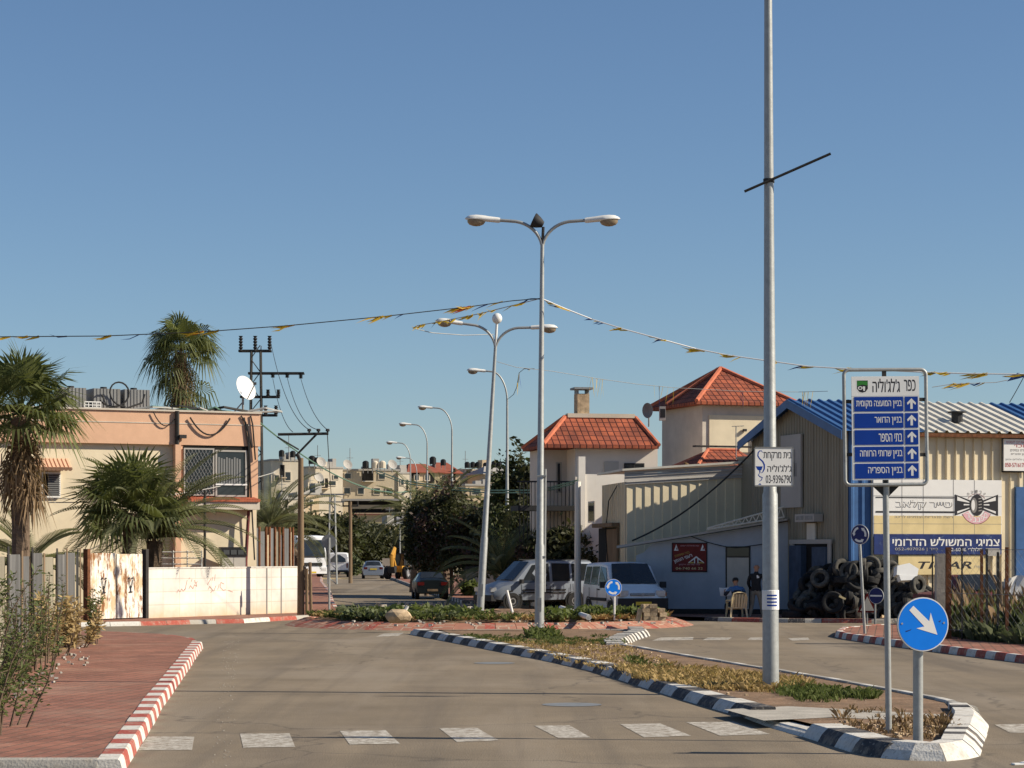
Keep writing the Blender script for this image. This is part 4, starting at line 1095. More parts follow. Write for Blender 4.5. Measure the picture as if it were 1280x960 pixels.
T(rs, 'טל׳ שירות וייעוץ', 849, 704.5, 875, 707, 'letter_pink', -.054, fr=WA, rtl=True)
T(rs, '04-740 66 22', 845, 709, 878.5, 712, 'sign_cream', -.054, fr=WA, bold=.02)

# ---- villa with tiled roofs ------------------------------------------------------
AV = R(12); VO = P(680, 560, 93); WV = wall_frame((VO.x, VO.y), AV); LV = WV(822, 560)[0]
vl = thing('tiled_villa', 'pale two-storey villa with red hipped tile roofs and a square tower', 'house', (VO.x, VO.y, 0), AV)
zv = WV(740, 557)[1]; zrg = 7.45; WVy = lambda px, y: wall_frame((VO.x - y * math.sin(AV), VO.y + y * math.cos(AV)), AV)(px, 0)[0]
x690 = WV(694, 0)[0]; x720 = WV(719, 0)[0]
mb = MB(); mb.b(x720, LV, .0, 3.2, 0, zv - .02); mb.b(x690 - .3, x720, 1.4, 3.2, 0, zv - .02); mb.build('wall', M['villa_white'], vl)
def hip(q, x0, x1, y0, y1, z0, z1, xa, xb, ym, t=.12):
    """hipped roof with eaves rectangle and ridge from xa to xb at ym"""
    e = [Vector((x0, y0, z0)), Vector((x1, y0, z0)), Vector((x1, y1, z0)), Vector((x0, y1, z0))]; a, b = Vector((xa, ym, z1)), Vector((xb, ym, z1))
    q.poly([e[0], e[1], b, a]); q.poly([e[1], e[2], b]) if xa != xb or True else None; q.poly([e[2], e[3], a, b]); q.poly([e[3], e[0], a])
    dn = Vector((0, 0, t)); lo = [p - dn for p in e]
    for k in range(4): q.poly([lo[k], lo[(k + 1) % 4], e[(k + 1) % 4], e[k]])
    q.poly(lo[::-1])
    return e, a, b
q = MB(); xe0 = WV(676, 0)[0] - .2
e, a, b = hip(q, WVy(679, -.55), LV - .1, -.55, 3.2, zv, zrg, WVy(706, 1.3), LV - .55, 1.3)
rf = q.build('roof', M['tiles'], vl)
q = MB()
for (s, t_) in ((e[0], a), (e[3], a), (e[1], b), (e[2], b), (a, b)): q.tube([s + Vector((0, 0, .02)), t_ + Vector((0, 0, .02))], .09, 6)
q.build('ridge', M['ridge_tile'], rf)
q = MB(); q.b(WVy(706, 1.3) + .1, LV - .6, 1.2, 1.6, zrg, zrg + .16); q.build('ridge_wall', M['far_white'], rf)
xc = WVy(727.5, 1.6)
q = MB(); q.b(xc - .24, xc + .24, 1.35, 1.95, zrg - .3, zrg + .95); ch = q.build('chimney', M['stone'], rf)
q = MB(); q.b(xc - .38, xc + .38, 1.25, 2.05, zrg + 1.12, zrg + 1.2); q.b(xc - .24, xc - .18, 1.4, 1.9, zrg + .95, zrg + 1.12); q.b(xc + .18, xc + .24, 1.4, 1.9, zrg + .95, zrg + 1.12); q.build('chimney_cap', M['galv_dark'], ch)
q = MB(); 
for k in range(16): q.tube([(lerp(xe0 - .6, x720 + .1, k / 15), .15, WV(700, 650)[1] - .9), (lerp(xe0 - .6, x720 + .1, k / 15), .15, WV(700, 603)[1])], .018, 5)
q.b(xe0 - .7, x720 + .1, .12, .18, WV(700, 603)[1], WV(700, 603)[1] + .06); q.b(xe0 - .7, x720 + .1, .0, 1.4, WV(700, 632)[1] - .2, WV(700, 632)[1]); q.build('balcony', M['bumper'], vl)
a = WV(755, 577); b = WV(773, 592); q = MB(); q.b(a[0], b[0], -.06, .0, b[1] - .4, a[1]); q.build('shutter', M['far_grey'], vl)
window(vl, WV(780, 0)[0], WV(805, 0)[0], WV(790, 592)[1] - .3, WV(790, 579)[1], -.004, .05, 'glass', 'bumper', 1, .06)
window(vl, WV(705, 0)[0], WV(712, 0)[0], WV(708, 615)[1], WV(708, 576)[1], 1.396, .05, 'glass', 'far_grey', 0, .06)
q = MB(); a = WV(720, 592); b = WV(756, 603); q.b(a[0], b[0] + 2.4, -1.0, -.85, 0, a[1] - .05); q.b(a[0] - .15, a[0] + .12, -1.05, -.8, 0, WV(722, 572)[1]); q.build('parapet', M['render_white'], vl)
# tower
TO = P(878, 503, 96.0); A4 = R(19)
tw = thing('tower_room', 'square stucco tower room with a steep red tile roof, above the sheds', 'tower', (TO.x, TO.y, 0), A4)
WTo = wall_frame((TO.x, TO.y), A4); tz = WTo(900, 503)[1]; Wt, Dt = 3.55, 4.2
q = MB(); q.b(0, Wt, 0, Dt, 0, tz - .05); q.build('wall', M['stucco'], tw)
q = MB(); q.b(.28, Wt - .1, -.06, .0, WTo(900, 565)[1], WTo(900, 519)[1]); q.build('panel', M['cream'], tw)
q = MB(); e, a, b = hip(q, -.45, Wt + .45, -.45, Dt + .45, tz, WTo(905, 459)[1] + .1, Wt / 2 - .05, Wt / 2 + .05, Dt / 2)
rf = q.build('roof', M['tiles'], tw)
q = MB()
for s in e: q.tube([s + Vector((0, 0, .02)), a + Vector((0, 0, .03))], .09, 6)
u_ = Vector((-.45, Dt * .35, tz)); q.tube([Vector((-.45, Dt * .62, tz + .05)), Vector((Wt / 2 - .1, Dt / 2 + .1, WTo(905, 459)[1] + .1))], .1, 6)
q.build('ridge', M['ridge_tile'], rf)
window(tw, WTo(938, 0)[0], WTo(955, 0)[0], WTo(945, 565)[1] - .2, WTo(945, 546)[1], -.065, .05, 'glass_grey', 'far_grey', 1, .06)
q = MB(); c = P(929, 538, 95.6)
q.box((WTo(929, 0)[0], -.15, WTo(929, 538)[1]), (.14, .12, .1)); q.build('flood_light', M['bumper'], tw)
# small tiled porch roof in front of the tower
PO = P(884, 581, 90.5); q = MB(); pr = thing('porch_roof', 'small red tiled porch below the tower', 'porch', (PO.x, PO.y, 0), A4)
hip(q, -.5, 2.3, -.3, 3, PO.z - .05, PO.z + .62, .6, 1.9, 1.3); rf = q.build('roof', M['tiles'], pr)
q = MB(); q.tube([(-.5, -.3, PO.z), (.6, 1.3, PO.z + .64)], .07, 6); q.tube([(.6, 1.3, PO.z + .64), (1.9, 1.3, PO.z + .64)], .07, 6); q.build('ridge', M['ridge_tile'], rf)
q = MB(); q.b(-.2, 2.1, 0, 2.6, 0, PO.z - .18); q.build('wall', M['stucco'], pr)
q = MB(); q.b(-.6, 2.2, -.3, 0, PO.z + .66, PO.z + .72); q.build('roof_sheet', M['bumper'], pr)
# antenna, dish, air conditioner on the villa
t = thing('roof_antenna', 'thin TV antenna standing before the cream tower wall', 'antenna', P(920, 565, 90.2)); q = MB(); h_ = 32 / F * 90.2
q.tube([(0, 0, -.3), (0, 0, h_)], .02, 5); q.build('mast', M['galv_dark'], t); q = MB(); q.tube([(-.16, 0, h_), (.3, 0, h_ + .02)], .012, 4)
for k in range(4): q.tube([(-.14 + .12 * k, -.12, h_), (-.14 + .12 * k, .12, h_)], .008, 4)
q.build('aerial', M['galv_dark'], t)
t = thing('satellite_dish', 'dark satellite dish at the end of the villa roof ridge, beside the tower', 'satellite dish', P(811, 524, 96.0)); q = MB(); q.tube([(0, 0, -.3), (0, 0, .2)], .03, 6); q.build('mast', M['galv_dark'], t)
q = MB(); Md = Matrix.Translation((0, 0, .35)) @ Matrix.Rotation(R(95), 4, 'X') @ Matrix.Rotation(R(-50), 4, 'Y'); q.lathe([(.01, 0), (.15, .015), (.3, .08), (.31, .07), (.15, 0), (.01, -.015)], 20, Md); q.build('reflector', M['corr_zinc'], t, smooth=50)
t = thing('air_conditioner', 'small grey air-conditioning unit between the dish and the tower', 'air conditioner', P(828, 524, 95.5)); q = MB(); q.b(-.12, .12, -.2, .2, -.05, .5); q.build('casing', M['far_grey'], t)
q = MB(); q.b(-.1, .1, -.206, -.202, .05, .4); q.build('grille', M['bumper'], t)

# ---- the village on the hill -----------------------------------------------------
def far_house(label, xa, xb, yt, Y, m, rot=0.25, depth=7, wins=(), roof=None, floors=2, name='village_house', roofm='far_roof'):
    rot += .16
    p0, p1 = P(xa, yt, Y), P(xb, yt, Y); w = p1.x - p0.x
    g = hill_z((p0.x + p1.x) / 2, Y) - 1.0
    h_ = p0.z - g
    t = thing(name, label, 'house', (p0.x, Y, g), rot)
    w = w / math.cos(rot)
    q = MB(); q.b(0, w, 0, depth, 0, h_); q.build('wall', M[m], t)
    if roof:
        q = MB(); hip(q, -.4, w + .4, -.4, depth + .4, h_ + .002, h_ + roof, w * .25, w * .75, depth / 2); q.build('roof', M[roofm], t)
    else:
        q = MB(); q.b(-.1, w + .1, -.1, depth + .1, h_, h_ + .25); q.build('roof_slab', M['far_grey' if m != 'far_grey' else 'far_white'], t)
    rr = random.Random(int(xa * 7 + yt))
    k = rr.randint(1, 3) if w > 3 else 1
    for _ in range(k):
        u = rr.uniform(.05, .7) * w; z = h_ * rr.uniform(.45, .8); bw = rr.uniform(.12, .28) * w
        q = MB(); q.b(u, u + bw, -rr.uniform(.6, 1.1), -.004, z - .15, z); bo = q.build('balcony', M['far_white' if m != 'far_white' else 'far_sand'], t)
        q = MB(); q.b(u + .1, u + bw - .1, -.06, -.003, z, z + rr.uniform(1.2, 2.0)); q.build('balcony_door', M['dark_void'], bo)
    if not roof:
        q = MB()
        for _ in range(rr.randint(2, 4)): u = rr.uniform(.05, .85) * w; hh = rr.uniform(.4, 1.6); q.b(u, u + rr.uniform(.3, 1.2), rr.uniform(.2, 1), 2.2, h_ + .25, h_ + .25 + hh)
        q.build('roof_hut', M['far_grey' if m != 'far_grey' else 'far_sand'], t)
        q = MB(); u = rr.uniform(.2, .8) * w; q.tube([(u, 1.5, h_), (u, 1.5, h_ + rr.uniform(2, 4))], .05, 4); q.tube([(u - .5, 1.5, h_ + 1.9), (u + .5, 1.5, h_ + 1.9)], .03, 4); q.build('antenna', M['galv_dark'], t)
    for (a, b_, c, d) in wins:      # pixel rect on the front
        f0 = (a - xa) / (xb - xa) * w; f1 = (b_ - xa) / (xb - xa) * w; z1 = P(0, c, Y).z - g; z0 = P(0, d, Y).z - g
        q = MB(); q.b(f0 - .12, f1 + .12, -.12, -.002, z0 - .12, z1 + .12); wf = q.build('window', M['far_white'], t)
        q = MB(); q.b(f0, f1, -.14, -.122, z0, z1); q.build('pane', M['glass'], wf)
    return t
def far_tank(label, px, py, Y, s=1.0, kind='black', group='water tanks on the village roofs'):
    t = thing('roof_water_tank', label, 'water tank', P(px, py, Y), 0, group)
    q = MB()
    for x in (-.4, .4):
        for y in (-.4, .4): q.b(x * s - .04, x * s + .04, y * s - .04, y * s + .04, -.3, .5 * s)
    q.build('stand', M['far_grey'], t)
    q = MB(); q.lathe([(.0, .5 * s), (.55 * s, .5 * s), (.55 * s, 1.5 * s), (.3 * s, 1.75 * s), (.0, 1.8 * s)], 10); q.build('tank', M['black' if kind == 'black' else 'far_white'], t)
Yb = 350
far_house('sand-coloured block with seven framed windows on the hill, widest of the village houses', 425, 498, 588, Yb, 'far_beige', .1, 9,
          [(431, 438, 592, 598), (473, 480, 592, 598), (430, 437, 610, 617), (447, 454, 610, 617), (467, 474, 610, 617), (482, 489, 610, 617)])
t = thing('roof_terrace', 'long sand-coloured lower storey with a dark veranda and red rail, below the framed-window block', 'house', P(436, 660, 335).to_2d().to_3d(), .08)
g0 = P(0, 664, 335).z; sc_ = 335 / F
q = MB(); q.b(0, 70 * sc_, 0, 8, g0 - 6, P(0, 641, 335).z); q.build('wall', M['far_sand'], t)
q = MB(); q.b(0, 66 * sc_, .5, 8, P(0, 641, 335).z, P(0, 626, 335).z); q.build('veranda', M['dark_void'], t)
q = MB(); q.b(4 * sc_, 60 * sc_, .3, .5, P(0, 636, 335).z, P(0, 631, 335).z); q.build('balustrade', M['far_beige'], t)
q = MB(); q.b(4 * sc_, 62 * sc_, -.3, -.05, P(0, 643.5, 335).z, P(0, 642.3, 335).z); q.build('rail', M['paint_maroon'], t)
q = MB(); q.b(-1, 68 * sc_, -.5, 8, P(0, 626, 335).z, P(0, 623.5, 335).z); q.build('roof_slab', M['far_grey'], t)
far_house('cream house crowded with dishes, beside the sand-coloured block', 385, 427, 585, 345, 'far_white', .3, 8, [(399, 404, 598, 607), (410, 418, 601, 606), (391, 395, 604, 611), (416, 421, 594, 598)])
far_house('small orange-lit house below the cream crowded house', 378, 398, 618, 320, 'far_sand', .35, 6, [(386, 390, 625, 630)])
far_house('grey-white house left of the wooden pole with dark roof gear', 339, 374, 576, 330, 'far_white', .2, 8, [(356, 362, 590, 600), (343, 348, 594, 600)])
far_house('low cream house behind the feather palm', 350, 380, 624, 300, 'far_white', .25, 6, [(360, 366, 632, 638)])
far_house('pale narrow house right of the sand-coloured block', 498, 512, 592, 352, 'far_white', .3, 7, [(501, 504, 600, 606)])
far_house('sand house with a red tile roof behind the curved street lamps', 511, 552, 590, 360, 'far_sand', .2, 8, [(518, 523, 594, 600), (531, 536, 594, 600)], 1.4)
far_house('cream house under a wide red roof, between two lamp posts', 545, 575, 591, 380, 'far_sand', .15, 8, [(552, 556, 595, 600)], 1.8)
far_house('stone house on the ridge behind the leaning lamp post', 578, 612, 588, 390, 'far_grey', .25, 8, [(584, 588, 592, 597), (596, 600, 592, 597)])
far_house('dark-roofed house on the ridge beside the single lamp post', 606, 646, 592, 380, 'far_beige', .2, 8, [(612, 617, 596, 601), (626, 630, 596, 601)], 1.3, roofm='far_grey')
far_house('low cream house with a shaded porch, under the ridge', 582, 650, 607, 330, 'far_sand', .15, 7, [(590, 600, 611, 618), (612, 622, 611, 618), (632, 640, 611, 618)])
far_house('pale house lying low beyond the parked hatchback', 449, 481, 684, 262, 'far_white', .15, 5, [(462, 468, 690, 695)])
far_house('brown house with a dark doorway beyond the trees', 482, 506, 657, 285, 'far_sand', .3, 6, [(486, 490, 664, 672)], None)
for px, py, Y, s, kd, lab in ((390, 584, 345, 1.3, 'b', 'black tank, leftmost on the cream crowded house'), (396, 584, 345, 1.1, 'b', 'black tank beside the tallest tank on the cream crowded house'),
        (405, 586, 345, .9, 'w', 'white tank near the dish on the cream crowded house'),
        (457, 589, 350, 1.2, 'b', 'dark tank on the sand block, nearest its middle'), (468.5, 589, 350, 1.2, 'w', 'white tank on the sand block between two darker ones'), (478, 589, 350, 1.2, 'w', 'white tank on the sand block, beside the round dish'),
        (541, 584, 372, 1.3, 'b', 'tall black tank on the red-roofed house'), (554, 585, 380, 1.1, 'b', 'black tank on the wide red roof'),
        (584, 588, 390, 1.1, 'b', 'first black tank of the row on the stone house'), (591, 588, 390, 1.1, 'b', 'black tank in the middle of the row on the stone house'), (597.5, 588, 390, 1.1, 'b', 'black tank nearest the leaning lamp post on the stone house'),
        (607, 589, 390, 1.1, 'b', 'black tank on the ridge touching the leaning lamp post'), (618, 588, 380, 1.2, 'b', 'larger black tank right of the leaning lamp post'), (624, 588, 380, 1.1, 'b', 'black tank nearest the single lamp post on the ridge'),
        (352, 574, 330, 1.0, 'b', 'black tank on the house left of the wooden pole'), (366, 575, 330, 1.0, 'b', 'black tank closest to the wooden pole')):
    far_tank(lab, px, py, Y, s * .72, 'black' if kd == 'b' else 'white')
for px, py, Y, lab in ((434, 588, 349, 'round dish on the left end of the sand block roof'), (490, 588, 349, 'round dish on the right end of the sand block roof'), (401, 585, 344, 'tilted dish on the cream crowded house roof'), (398, 604, 344.5, 'tilted dish on the wall of the cream crowded house')):
    t = thing('satellite_dish', lab, 'satellite dish', P(px, py, Y)); q = MB(); q.tube([(0, 0, -.4), (0, 0, .7)], .06, 5); q.build('mast', M['galv_dark'], t)
    q = MB(); q.lathe([(.02, 0), (.4, .05), (.75, .22), (.76, .2), (.4, 0), (.02, -.04)], 14, Matrix.Translation((0, -.1, .8)) @ Matrix.Rotation(R(60), 4, 'X') @ Matrix.Rotation(R(30), 4, 'Y')); q.build('reflector', M['far_grey'], t)
# ---------------------------------------------------------------- street lamps
def lamp_head(parent, base, d, L=.8, tilt=0.04, scale=1.0):
    """cobra-head luminaire: base is the arm end, d the horizontal direction it points"""
    d = Vector(d).normalized(); s = Vector((-d.y, d.x, 0)); up = Vector((0, 0, 1)); b = Vector(base)
    prof = [(0, .06, .055, .05), (.06, .065, .065, .06), (.3, .085, .08, .05), (.5, .125, .1, .04), (.68, .145, .105, .03), (.85, .12, .09, .03), (.95, .07, .05, .02), (1.0, .02, .01, .01)]
    q = MB(); n = 12; rows = []
    for (u, w, zt_, zb_) in prof:
        c = b + d * (u * L * scale) + up * (tilt * u * L); row = []
        for k in range(n):
            a = 2 * math.pi * k / n; x = math.cos(a) * w; z = math.sin(a) * (zt_ if math.sin(a) > 0 else zb_)
            row.append(c + (s * x + up * z) * scale)
        rows.append(row)
    i = len(q.v)
    for r_ in rows: q.v += r_
    for j in range(len(rows) - 1):
        for k in range(n): q.f.append((i + j * n + k, i + j * n + (k + 1) % n, i + (j + 1) * n + (k + 1) % n, i + (j + 1) * n + k)); q.m.append(0)
    h = q.build('lamp_head', M['lamp_shell'], parent, smooth=50)
    q = MB(); Mx = Matrix.Translation(b + d * (.68 * L * scale) + up * (tilt * L * .6 - .02 * scale)) @ Matrix.Rotation(math.atan2(d.y, d.x), 4, 'Z') @ Matrix.Diagonal((1.6 * scale, 1 * scale, 1 * scale, 1))
    q.lathe([(.13, 0), (.125, -.05), (.10, -.1), (.05, -.13), (.0, -.14)], 14, Mx); q.build('lens', M['lamp_glass'], h, smooth=60)
def arm_path(top, d, reach, rise):
    d = Vector(d).normalized(); t = Vector(top); pts = []
    for k in range(11):
        a = R(90 * k / 10); pts.append(t + d * (reach * .75 * (1 - math.cos(a))) + Vector((0, 0, rise * math.sin(a))))
    pts.append(t + d * reach + Vector((0, 0, rise + .02))); return pts
def lamp(name, label, base, h, arms, reach, rise, r0=.085, r1=.045, tilt=(0, 0), group=None, sleeve=None, head=.8, hs=1.0):
    t = thing(name, label, 'street lamp', base, 0, group); t.rotation_euler = (tilt[1], tilt[0], 0)
    q = MB(); hz = h - rise; q.tube([(0, 0, -.1), (0, 0, 2.2), (0, 0, 2.26), (0, 0, hz)], [r0 * 1.25, r0 * 1.2, r0, r1], 12); q.build('pole', M['galv'], t, smooth=50)
    q = MB(); q.box((0, -.0, .02), (r0 * 4, r0 * 4, .03)); q.b(-.05, .05, -r0 * 1.25 - .012, -r0, .5, .85); q.build('base_plate', M['galv_dark'], t)
    for d in arms:
        q = MB(); p = arm_path((0, 0, hz - .15), d, reach, rise); q.tube(p, [r1 * .85] * len(p), 9); q.build('arm', M['galv'], t, smooth=50); lamp_head(t, p[-1], d, head, .05, hs)
    return t
LG = 'street lamps along the road'
L1 = G(674, 788, .11)
l1 = lamp('street_lamp', 'tall twin-arm street lamp with a flood light, in the near splitter island', L1, 10.8, [(-1, .05, 0), (1, -.05, 0)], 1.1, .75, .10, .05, (.008, 0), LG, hs=1.15)
q = MB(); q.tube([(.13, .02, 1.0), (.13, .02, 4.2)], .03, 7); q.b(-.1, .15, -.1, .05, 1.9, 1.94); q.b(-.1, .15, -.1, .05, 4.0, 4.04); q.build('conduit', M['galv'], l1)
q = MB(); Mx = Matrix.Translation((-.12, .0, 10.62)) @ Matrix.Rotation(R(-65), 4, 'Y'); q.lathe([(.0, -.16), (.08, -.15), (.15, -.02), (.2, .12), (.19, .14), (.02, .11)], 14, Mx); q.tube([(0, 0, 10.0), (.02, 0, 10.5)], .04, 7); q.build('flood_light', M['bumper'], l1, smooth=50)
L2 = G(600, 766, .36)
l2 = lamp('street_lamp', 'leaning twin-arm street lamp with a white globe on top, in the roundabout', L2, 8.6, [(-1, 0, 0), (1, 0, 0)], 1.0, .72, .09, .045, (.058, 0), LG, hs=1.0)
q = MB(); q.tube([(0, 0, 7.6), (0, 0, 8.55)], .04, 7); q.lathe([(0, 8.5)] + [(.15 * math.sin(a), 8.68 - .16 * math.cos(a)) for a in [R(20 * i) for i in range(1, 9)]] + [(0, 8.84)], 14); q.build('globe', M['lamp_shell'], l2, smooth=60)
for (bx, hx, hy, Y, lab) in ((634, 586, 463, 107.0, 'tall single-arm street lamp standing right behind the leaning twin-arm lamp'), (565, 524, 509, 136.0, 'single-arm street lamp with its pole rising from the tree tops'),
                         (534, 500, 530, 158.0, 'single-arm street lamp with its head above the red-roofed house'), (513, 484, 553, 180.0, 'single-arm street lamp with its head over the sand-coloured block'), (521, 496, 572, 206.0, 'smallest and farthest single-arm street lamp of the row')):
    b = P(bx, 690, Y); b.z = 0.1; z = P(0, hy, Y).z
    rch = (bx - hx) / F * Y - .75
    lamp('street_lamp', lab, b, z, [(-1, 0, 0)], max(.55, rch), 1.25 + .1, .085, .045, (0, 0), LG, hs=1.05)
b = P(500, 690, 185); b.z = .1
t = thing('area_light', 'slim low pole with a white box lamp, in front of the far street lamp', 'street lamp', b); q = MB(); hz = P(0, 652, 185).z; q.tube([(0, 0, 0), (0, 0, hz)], .06, 7); q.build('pole', M['galv'], t)
q = MB(); q.box((0, 0, hz), (.5, .3, .55)); q.build('lamp_head', M['white_gloss'], t)
# tall signal pole in the island
tp = thing('tall_pole', 'tall grey steel pole with a thin slanting bar, in the splitter island', 'pole', G(963.5, 860, .11), 0); tp.rotation_euler = (0, R(-.22), 0)
q = MB(); q.tube([(0, 0, -.1), (0, 0, 2.9), (0, 0, 2.95), (0, 0, 7.0), (0, 0, 12.2)], [.125, .115, .098, .075, .05], 20); q.build('shaft', M['galv'], tp, smooth=50)
q = MB(); c = (240 - 860) / -85.0; s_ = 36.0 / F
zz = lambda py: (860 - py) * s_
q.tube([((931 - 962) * s_, -.06, zz(240)), ((1038 - 962) * s_, -.12, zz(194))], .022, 6); q.tube([(0, 0, zz(226) - .03), (0, 0, zz(226) + .03)], .085, 14); q.build('cross_bar', M['iron'], tp)
q = MB(); q.lathe([(.128, zz(762)), (.128, zz(750)), (.127, zz(738)), (.12, zz(737.5))], 24, Matrix.Rotation(.3, 4, 'Z')); q.build('notice', M['paper'], tp)
q = MB()
for k in range(4):
    a0 = R(-120); pts = []
    z = zz(745) - .05 * k
    for i in range(7):
        a = a0 + R(12 * i); pts.append(Vector((.1300 * math.cos(a), .1300 * math.sin(a), z)))
    for a, b in zip(pts, pts[1:]): q.poly([a, b, b + Vector((0, 0, .022)), a + Vector((0, 0, .022))])
q.build('lettering', M['sign_blue'], tp)
# pharmacy sign
pp = P(967, 608, 35.15)
ph = thing('pharmacy_sign', 'white square pharmacy sign with a snake and bowl, fixed to the tall pole', 'sign', pp, R(8))
sw, sh_ = 49.5 / F * 35.15, 49 / F * 35.15
q = MB(); q.b(-sw / 2, sw / 2, -.012, .012, 0, sh_); q.build('panel', M['sign_white'], ph)
q = MB()
for (a, b_, c, d) in ((-sw / 2, sw / 2, 0, .014), (-sw / 2, sw / 2, sh_ - .012, sh_), (-sw / 2, -sw / 2 + .008, 0, sh_), (sw / 2 - .008, sw / 2, 0, sh_)): q.b(a - .003, b_ + .003, -.018, .015, c - .003, d + .003)
q.build('rim', M['corr_zinc'], ph)
u = sw / 49.5
T2 = lambda s, xa, ya, xb, yb, m, **kw: text(s, (xb - xa) * u, (yb - ya) * u, M[m], ph, ((xa + xb) / 2 - 967.2) * u, (608 - yb) * u, -.0127, **kw)
T2('בית מרקחת', 954, 565, 990, 576, 'letter_black', rtl=True, bold=.012)
T2("ג'לג'וליה", 959, 581, 990, 590, 'letter_black', rtl=True, bold=.012)
T2('03-9396790', 957, 594, 990, 604, 'letter_black', bold=.008)
q = MB(); sn = [(953, 566), (951.5, 563.6), (949, 563.8), (947.2, 566), (946.8, 570), (949, 573.5), (953, 577), (955, 581), (955, 586), (953.2, 590), (951, 591.5)]
wd = [.35, .7, .9, 1, 1.05, 1.1, 1.25, 1.3, 1.2, .8, .4]
def ribbon(q, pts, wd, y):
    V_ = [Vector(((x - 967.2) * u, y, (608 - z) * u)) for x, z in pts]; L_, R_ = [], []
    for k, p in enumerate(V_):
        d = (V_[min(k + 1, len(V_) - 1)] - V_[max(k - 1, 0)]).normalized(); n_ = Vector((-d.z, 0, d.x)) * wd[k] * u * .75; L_.append(p + n_); R_.append(p - n_)
    for k in range(len(V_) - 1): q.poly([L_[k], L_[k + 1], R_[k + 1], R_[k]])
ribbon(q, sn, wd, -.0127); ribbon(q, [(949, 591.5), (947.5, 594), (949.5, 596), (952.5, 597), (951.5, 600), (948.5, 602)], [.5, .8, .9, .9, .7, .3], -.0127)
X = lambda x, z: ((x - 967.2) * u, -.0128, (608 - z) * u)
q.poly([X(944, 583), X(953, 583), X(951.6, 587.4), X(949.3, 588.4), X(946.5, 587.4)]); q.poly([X(948.6, 588), X(950, 588), X(950.2, 591), X(948.6, 591)]); q.poly([X(947, 606), X(949.5, 604), X(951.5, 606)])
q.build('snake_emblem', M['sign_blue'], ph)
# ---------------------------------------------------------------- road signs
def ring_arrows(q, r, y, m=0):
    for k in range(3):
        a0 = R(100 + 120 * k); a1 = a0 + R(66); n = 10
        for i in range(n):
            b0, b1 = lerp(a0, a1, i / n), lerp(a0, a1, (i + 1) / n)
            q.poly([(r * .78 * math.cos(b0), y, r * .78 * math.sin(b0)), (r * .78 * math.cos(b1), y, r * .78 * math.sin(b1)), (r * .56 * math.cos(b1), y, r * .56 * math.sin(b1)), (r * .56 * math.cos(b0), y, r * .56 * math.sin(b0))], m)
        a2 = a1 + R(26)
        q.poly([(r * .88 * math.cos(a1), y, r * .88 * math.sin(a1)), (r * .68 * math.cos(a2), y, r * .68 * math.sin(a2)), (r * .46 * math.cos(a1), y, r * .46 * math.sin(a1))], m)
def round_sign(parent, c, r, face, deco, rz=0, rx=0):
    q = MB(); q.lathe([(0, -.012), (r, -.012), (r, .012), (0, .012)], 36, Matrix.Rotation(R(90), 4, 'X')); d = q.build('disc', M['galv'], parent, loc=c, rot=(rx, 0, rz))
    q = MB(); q.disc((0, -.0145, 0), r * .995, 'y', 40, 0); q.build('rim', M['sign_white'], d)
    q = MB(); q.disc((0, -.017, 0), r * .955, 'y', 40, 0); q.build('face', M[face], d)
    q = MB(); deco(q, r); q.build('symbol', M['sign_white'], d)
    return d
# big blue arrow sign
b = G(1147.5, 929, .12); px = b.y / F
ar = thing('arrow_sign', 'round blue keep-right sign with a white arrow, on a short thick post', 'road sign', b)
q = MB(); q.tube([(0, 0, -.1), (0, 0, 1.42)], .054, 16); q.build('post', M['galv'], ar, smooth=50)
q = MB(); q.b(-.03, .05, -.075, -.05, 1.1, 1.16); q.b(-.03, .05, -.075, -.05, 1.4, 1.46); q.build('bracket', M['galv_dark'], ar)
def big_arrow(q, r):
    d = Vector((.72, 0, -.70)).normalized(); n_ = Vector((-d.z, 0, d.x)); y = Vector((0, -.019, 0)); t = d * r * .80; c = Vector((.05 * r, 0, .1 * r))
    tail = c - d * r * .72; neck = c + d * r * .12
    q.poly([tail + n_ * r * .115 + y, neck + n_ * r * .135 + y, neck - n_ * r * .135 + y, tail - n_ * r * .115 + y])
    q.poly([c + d * r * .70 + y, c - d * r * .06 - n_ * r * .40 + y, neck - n_ * r * .135 + y, neck + n_ * r * .135 + y, c - d * r * .06 + n_ * r * .40 + y])
dd = round_sign(ar, ((1151.5 - 1147.5) * px, -.09, (929 - 780) * px), 33.8 * px, 'arrow_blue', big_arrow, R(12))
q = MB()
for (x, z) in ((.8, .05), (-.82, .03)): q.disc((x * .29, -.021, z * .29), .011, 'y', 8)
q.build('bolt', M['galv'], dd)
q = MB(); q.poly([(-.2, -.0185, -.07), (-.13, -.0185, -.05), (-.14, -.0185, -.062), (-.19, -.0185, -.08)]); q.poly([(.17, -.0185, .03), (.2, -.0185, .045), (.19, -.0185, .02)]); q.build('scratch', M['navy'], dd)
# direction board
b = G(1111, 915.5, .11); px = b.y / F
dn = thing('direction_sign', 'tall blue and white direction board with arrows in a tubular frame', 'direction sign', b); dn.rotation_euler = (0, R(-.75), R(5))
X = lambda x: (x - 1107.0) * px
Z = lambda y: (915.5 - y) * px
q = MB(); q.tube([(0, 0, -.1), (0, 0, Z(600))], .036, 14); q.build('post', M['galv'], dn, smooth=50)
q = MB(); xa, xb, za_, zb_ = X(1054.5), X(1158.5), Z(606), Z(462.5); rr = .06; pts = []
for (cx, cz, a0) in ((xb - rr, za_ + rr, -90), (xb - rr, zb_ - rr, 0), (xa + rr, zb_ - rr, 90), (xa + rr, za_ + rr, 180)):
    for i in range(6): a = R(a0 + 18 * i); pts.append((cx + rr * math.cos(a), -.05, cz + rr * math.sin(a)))
pts.append(pts[0]); q.tube(pts, .021, 9); q.build('tube_frame', M['galv'], dn, smooth=50)
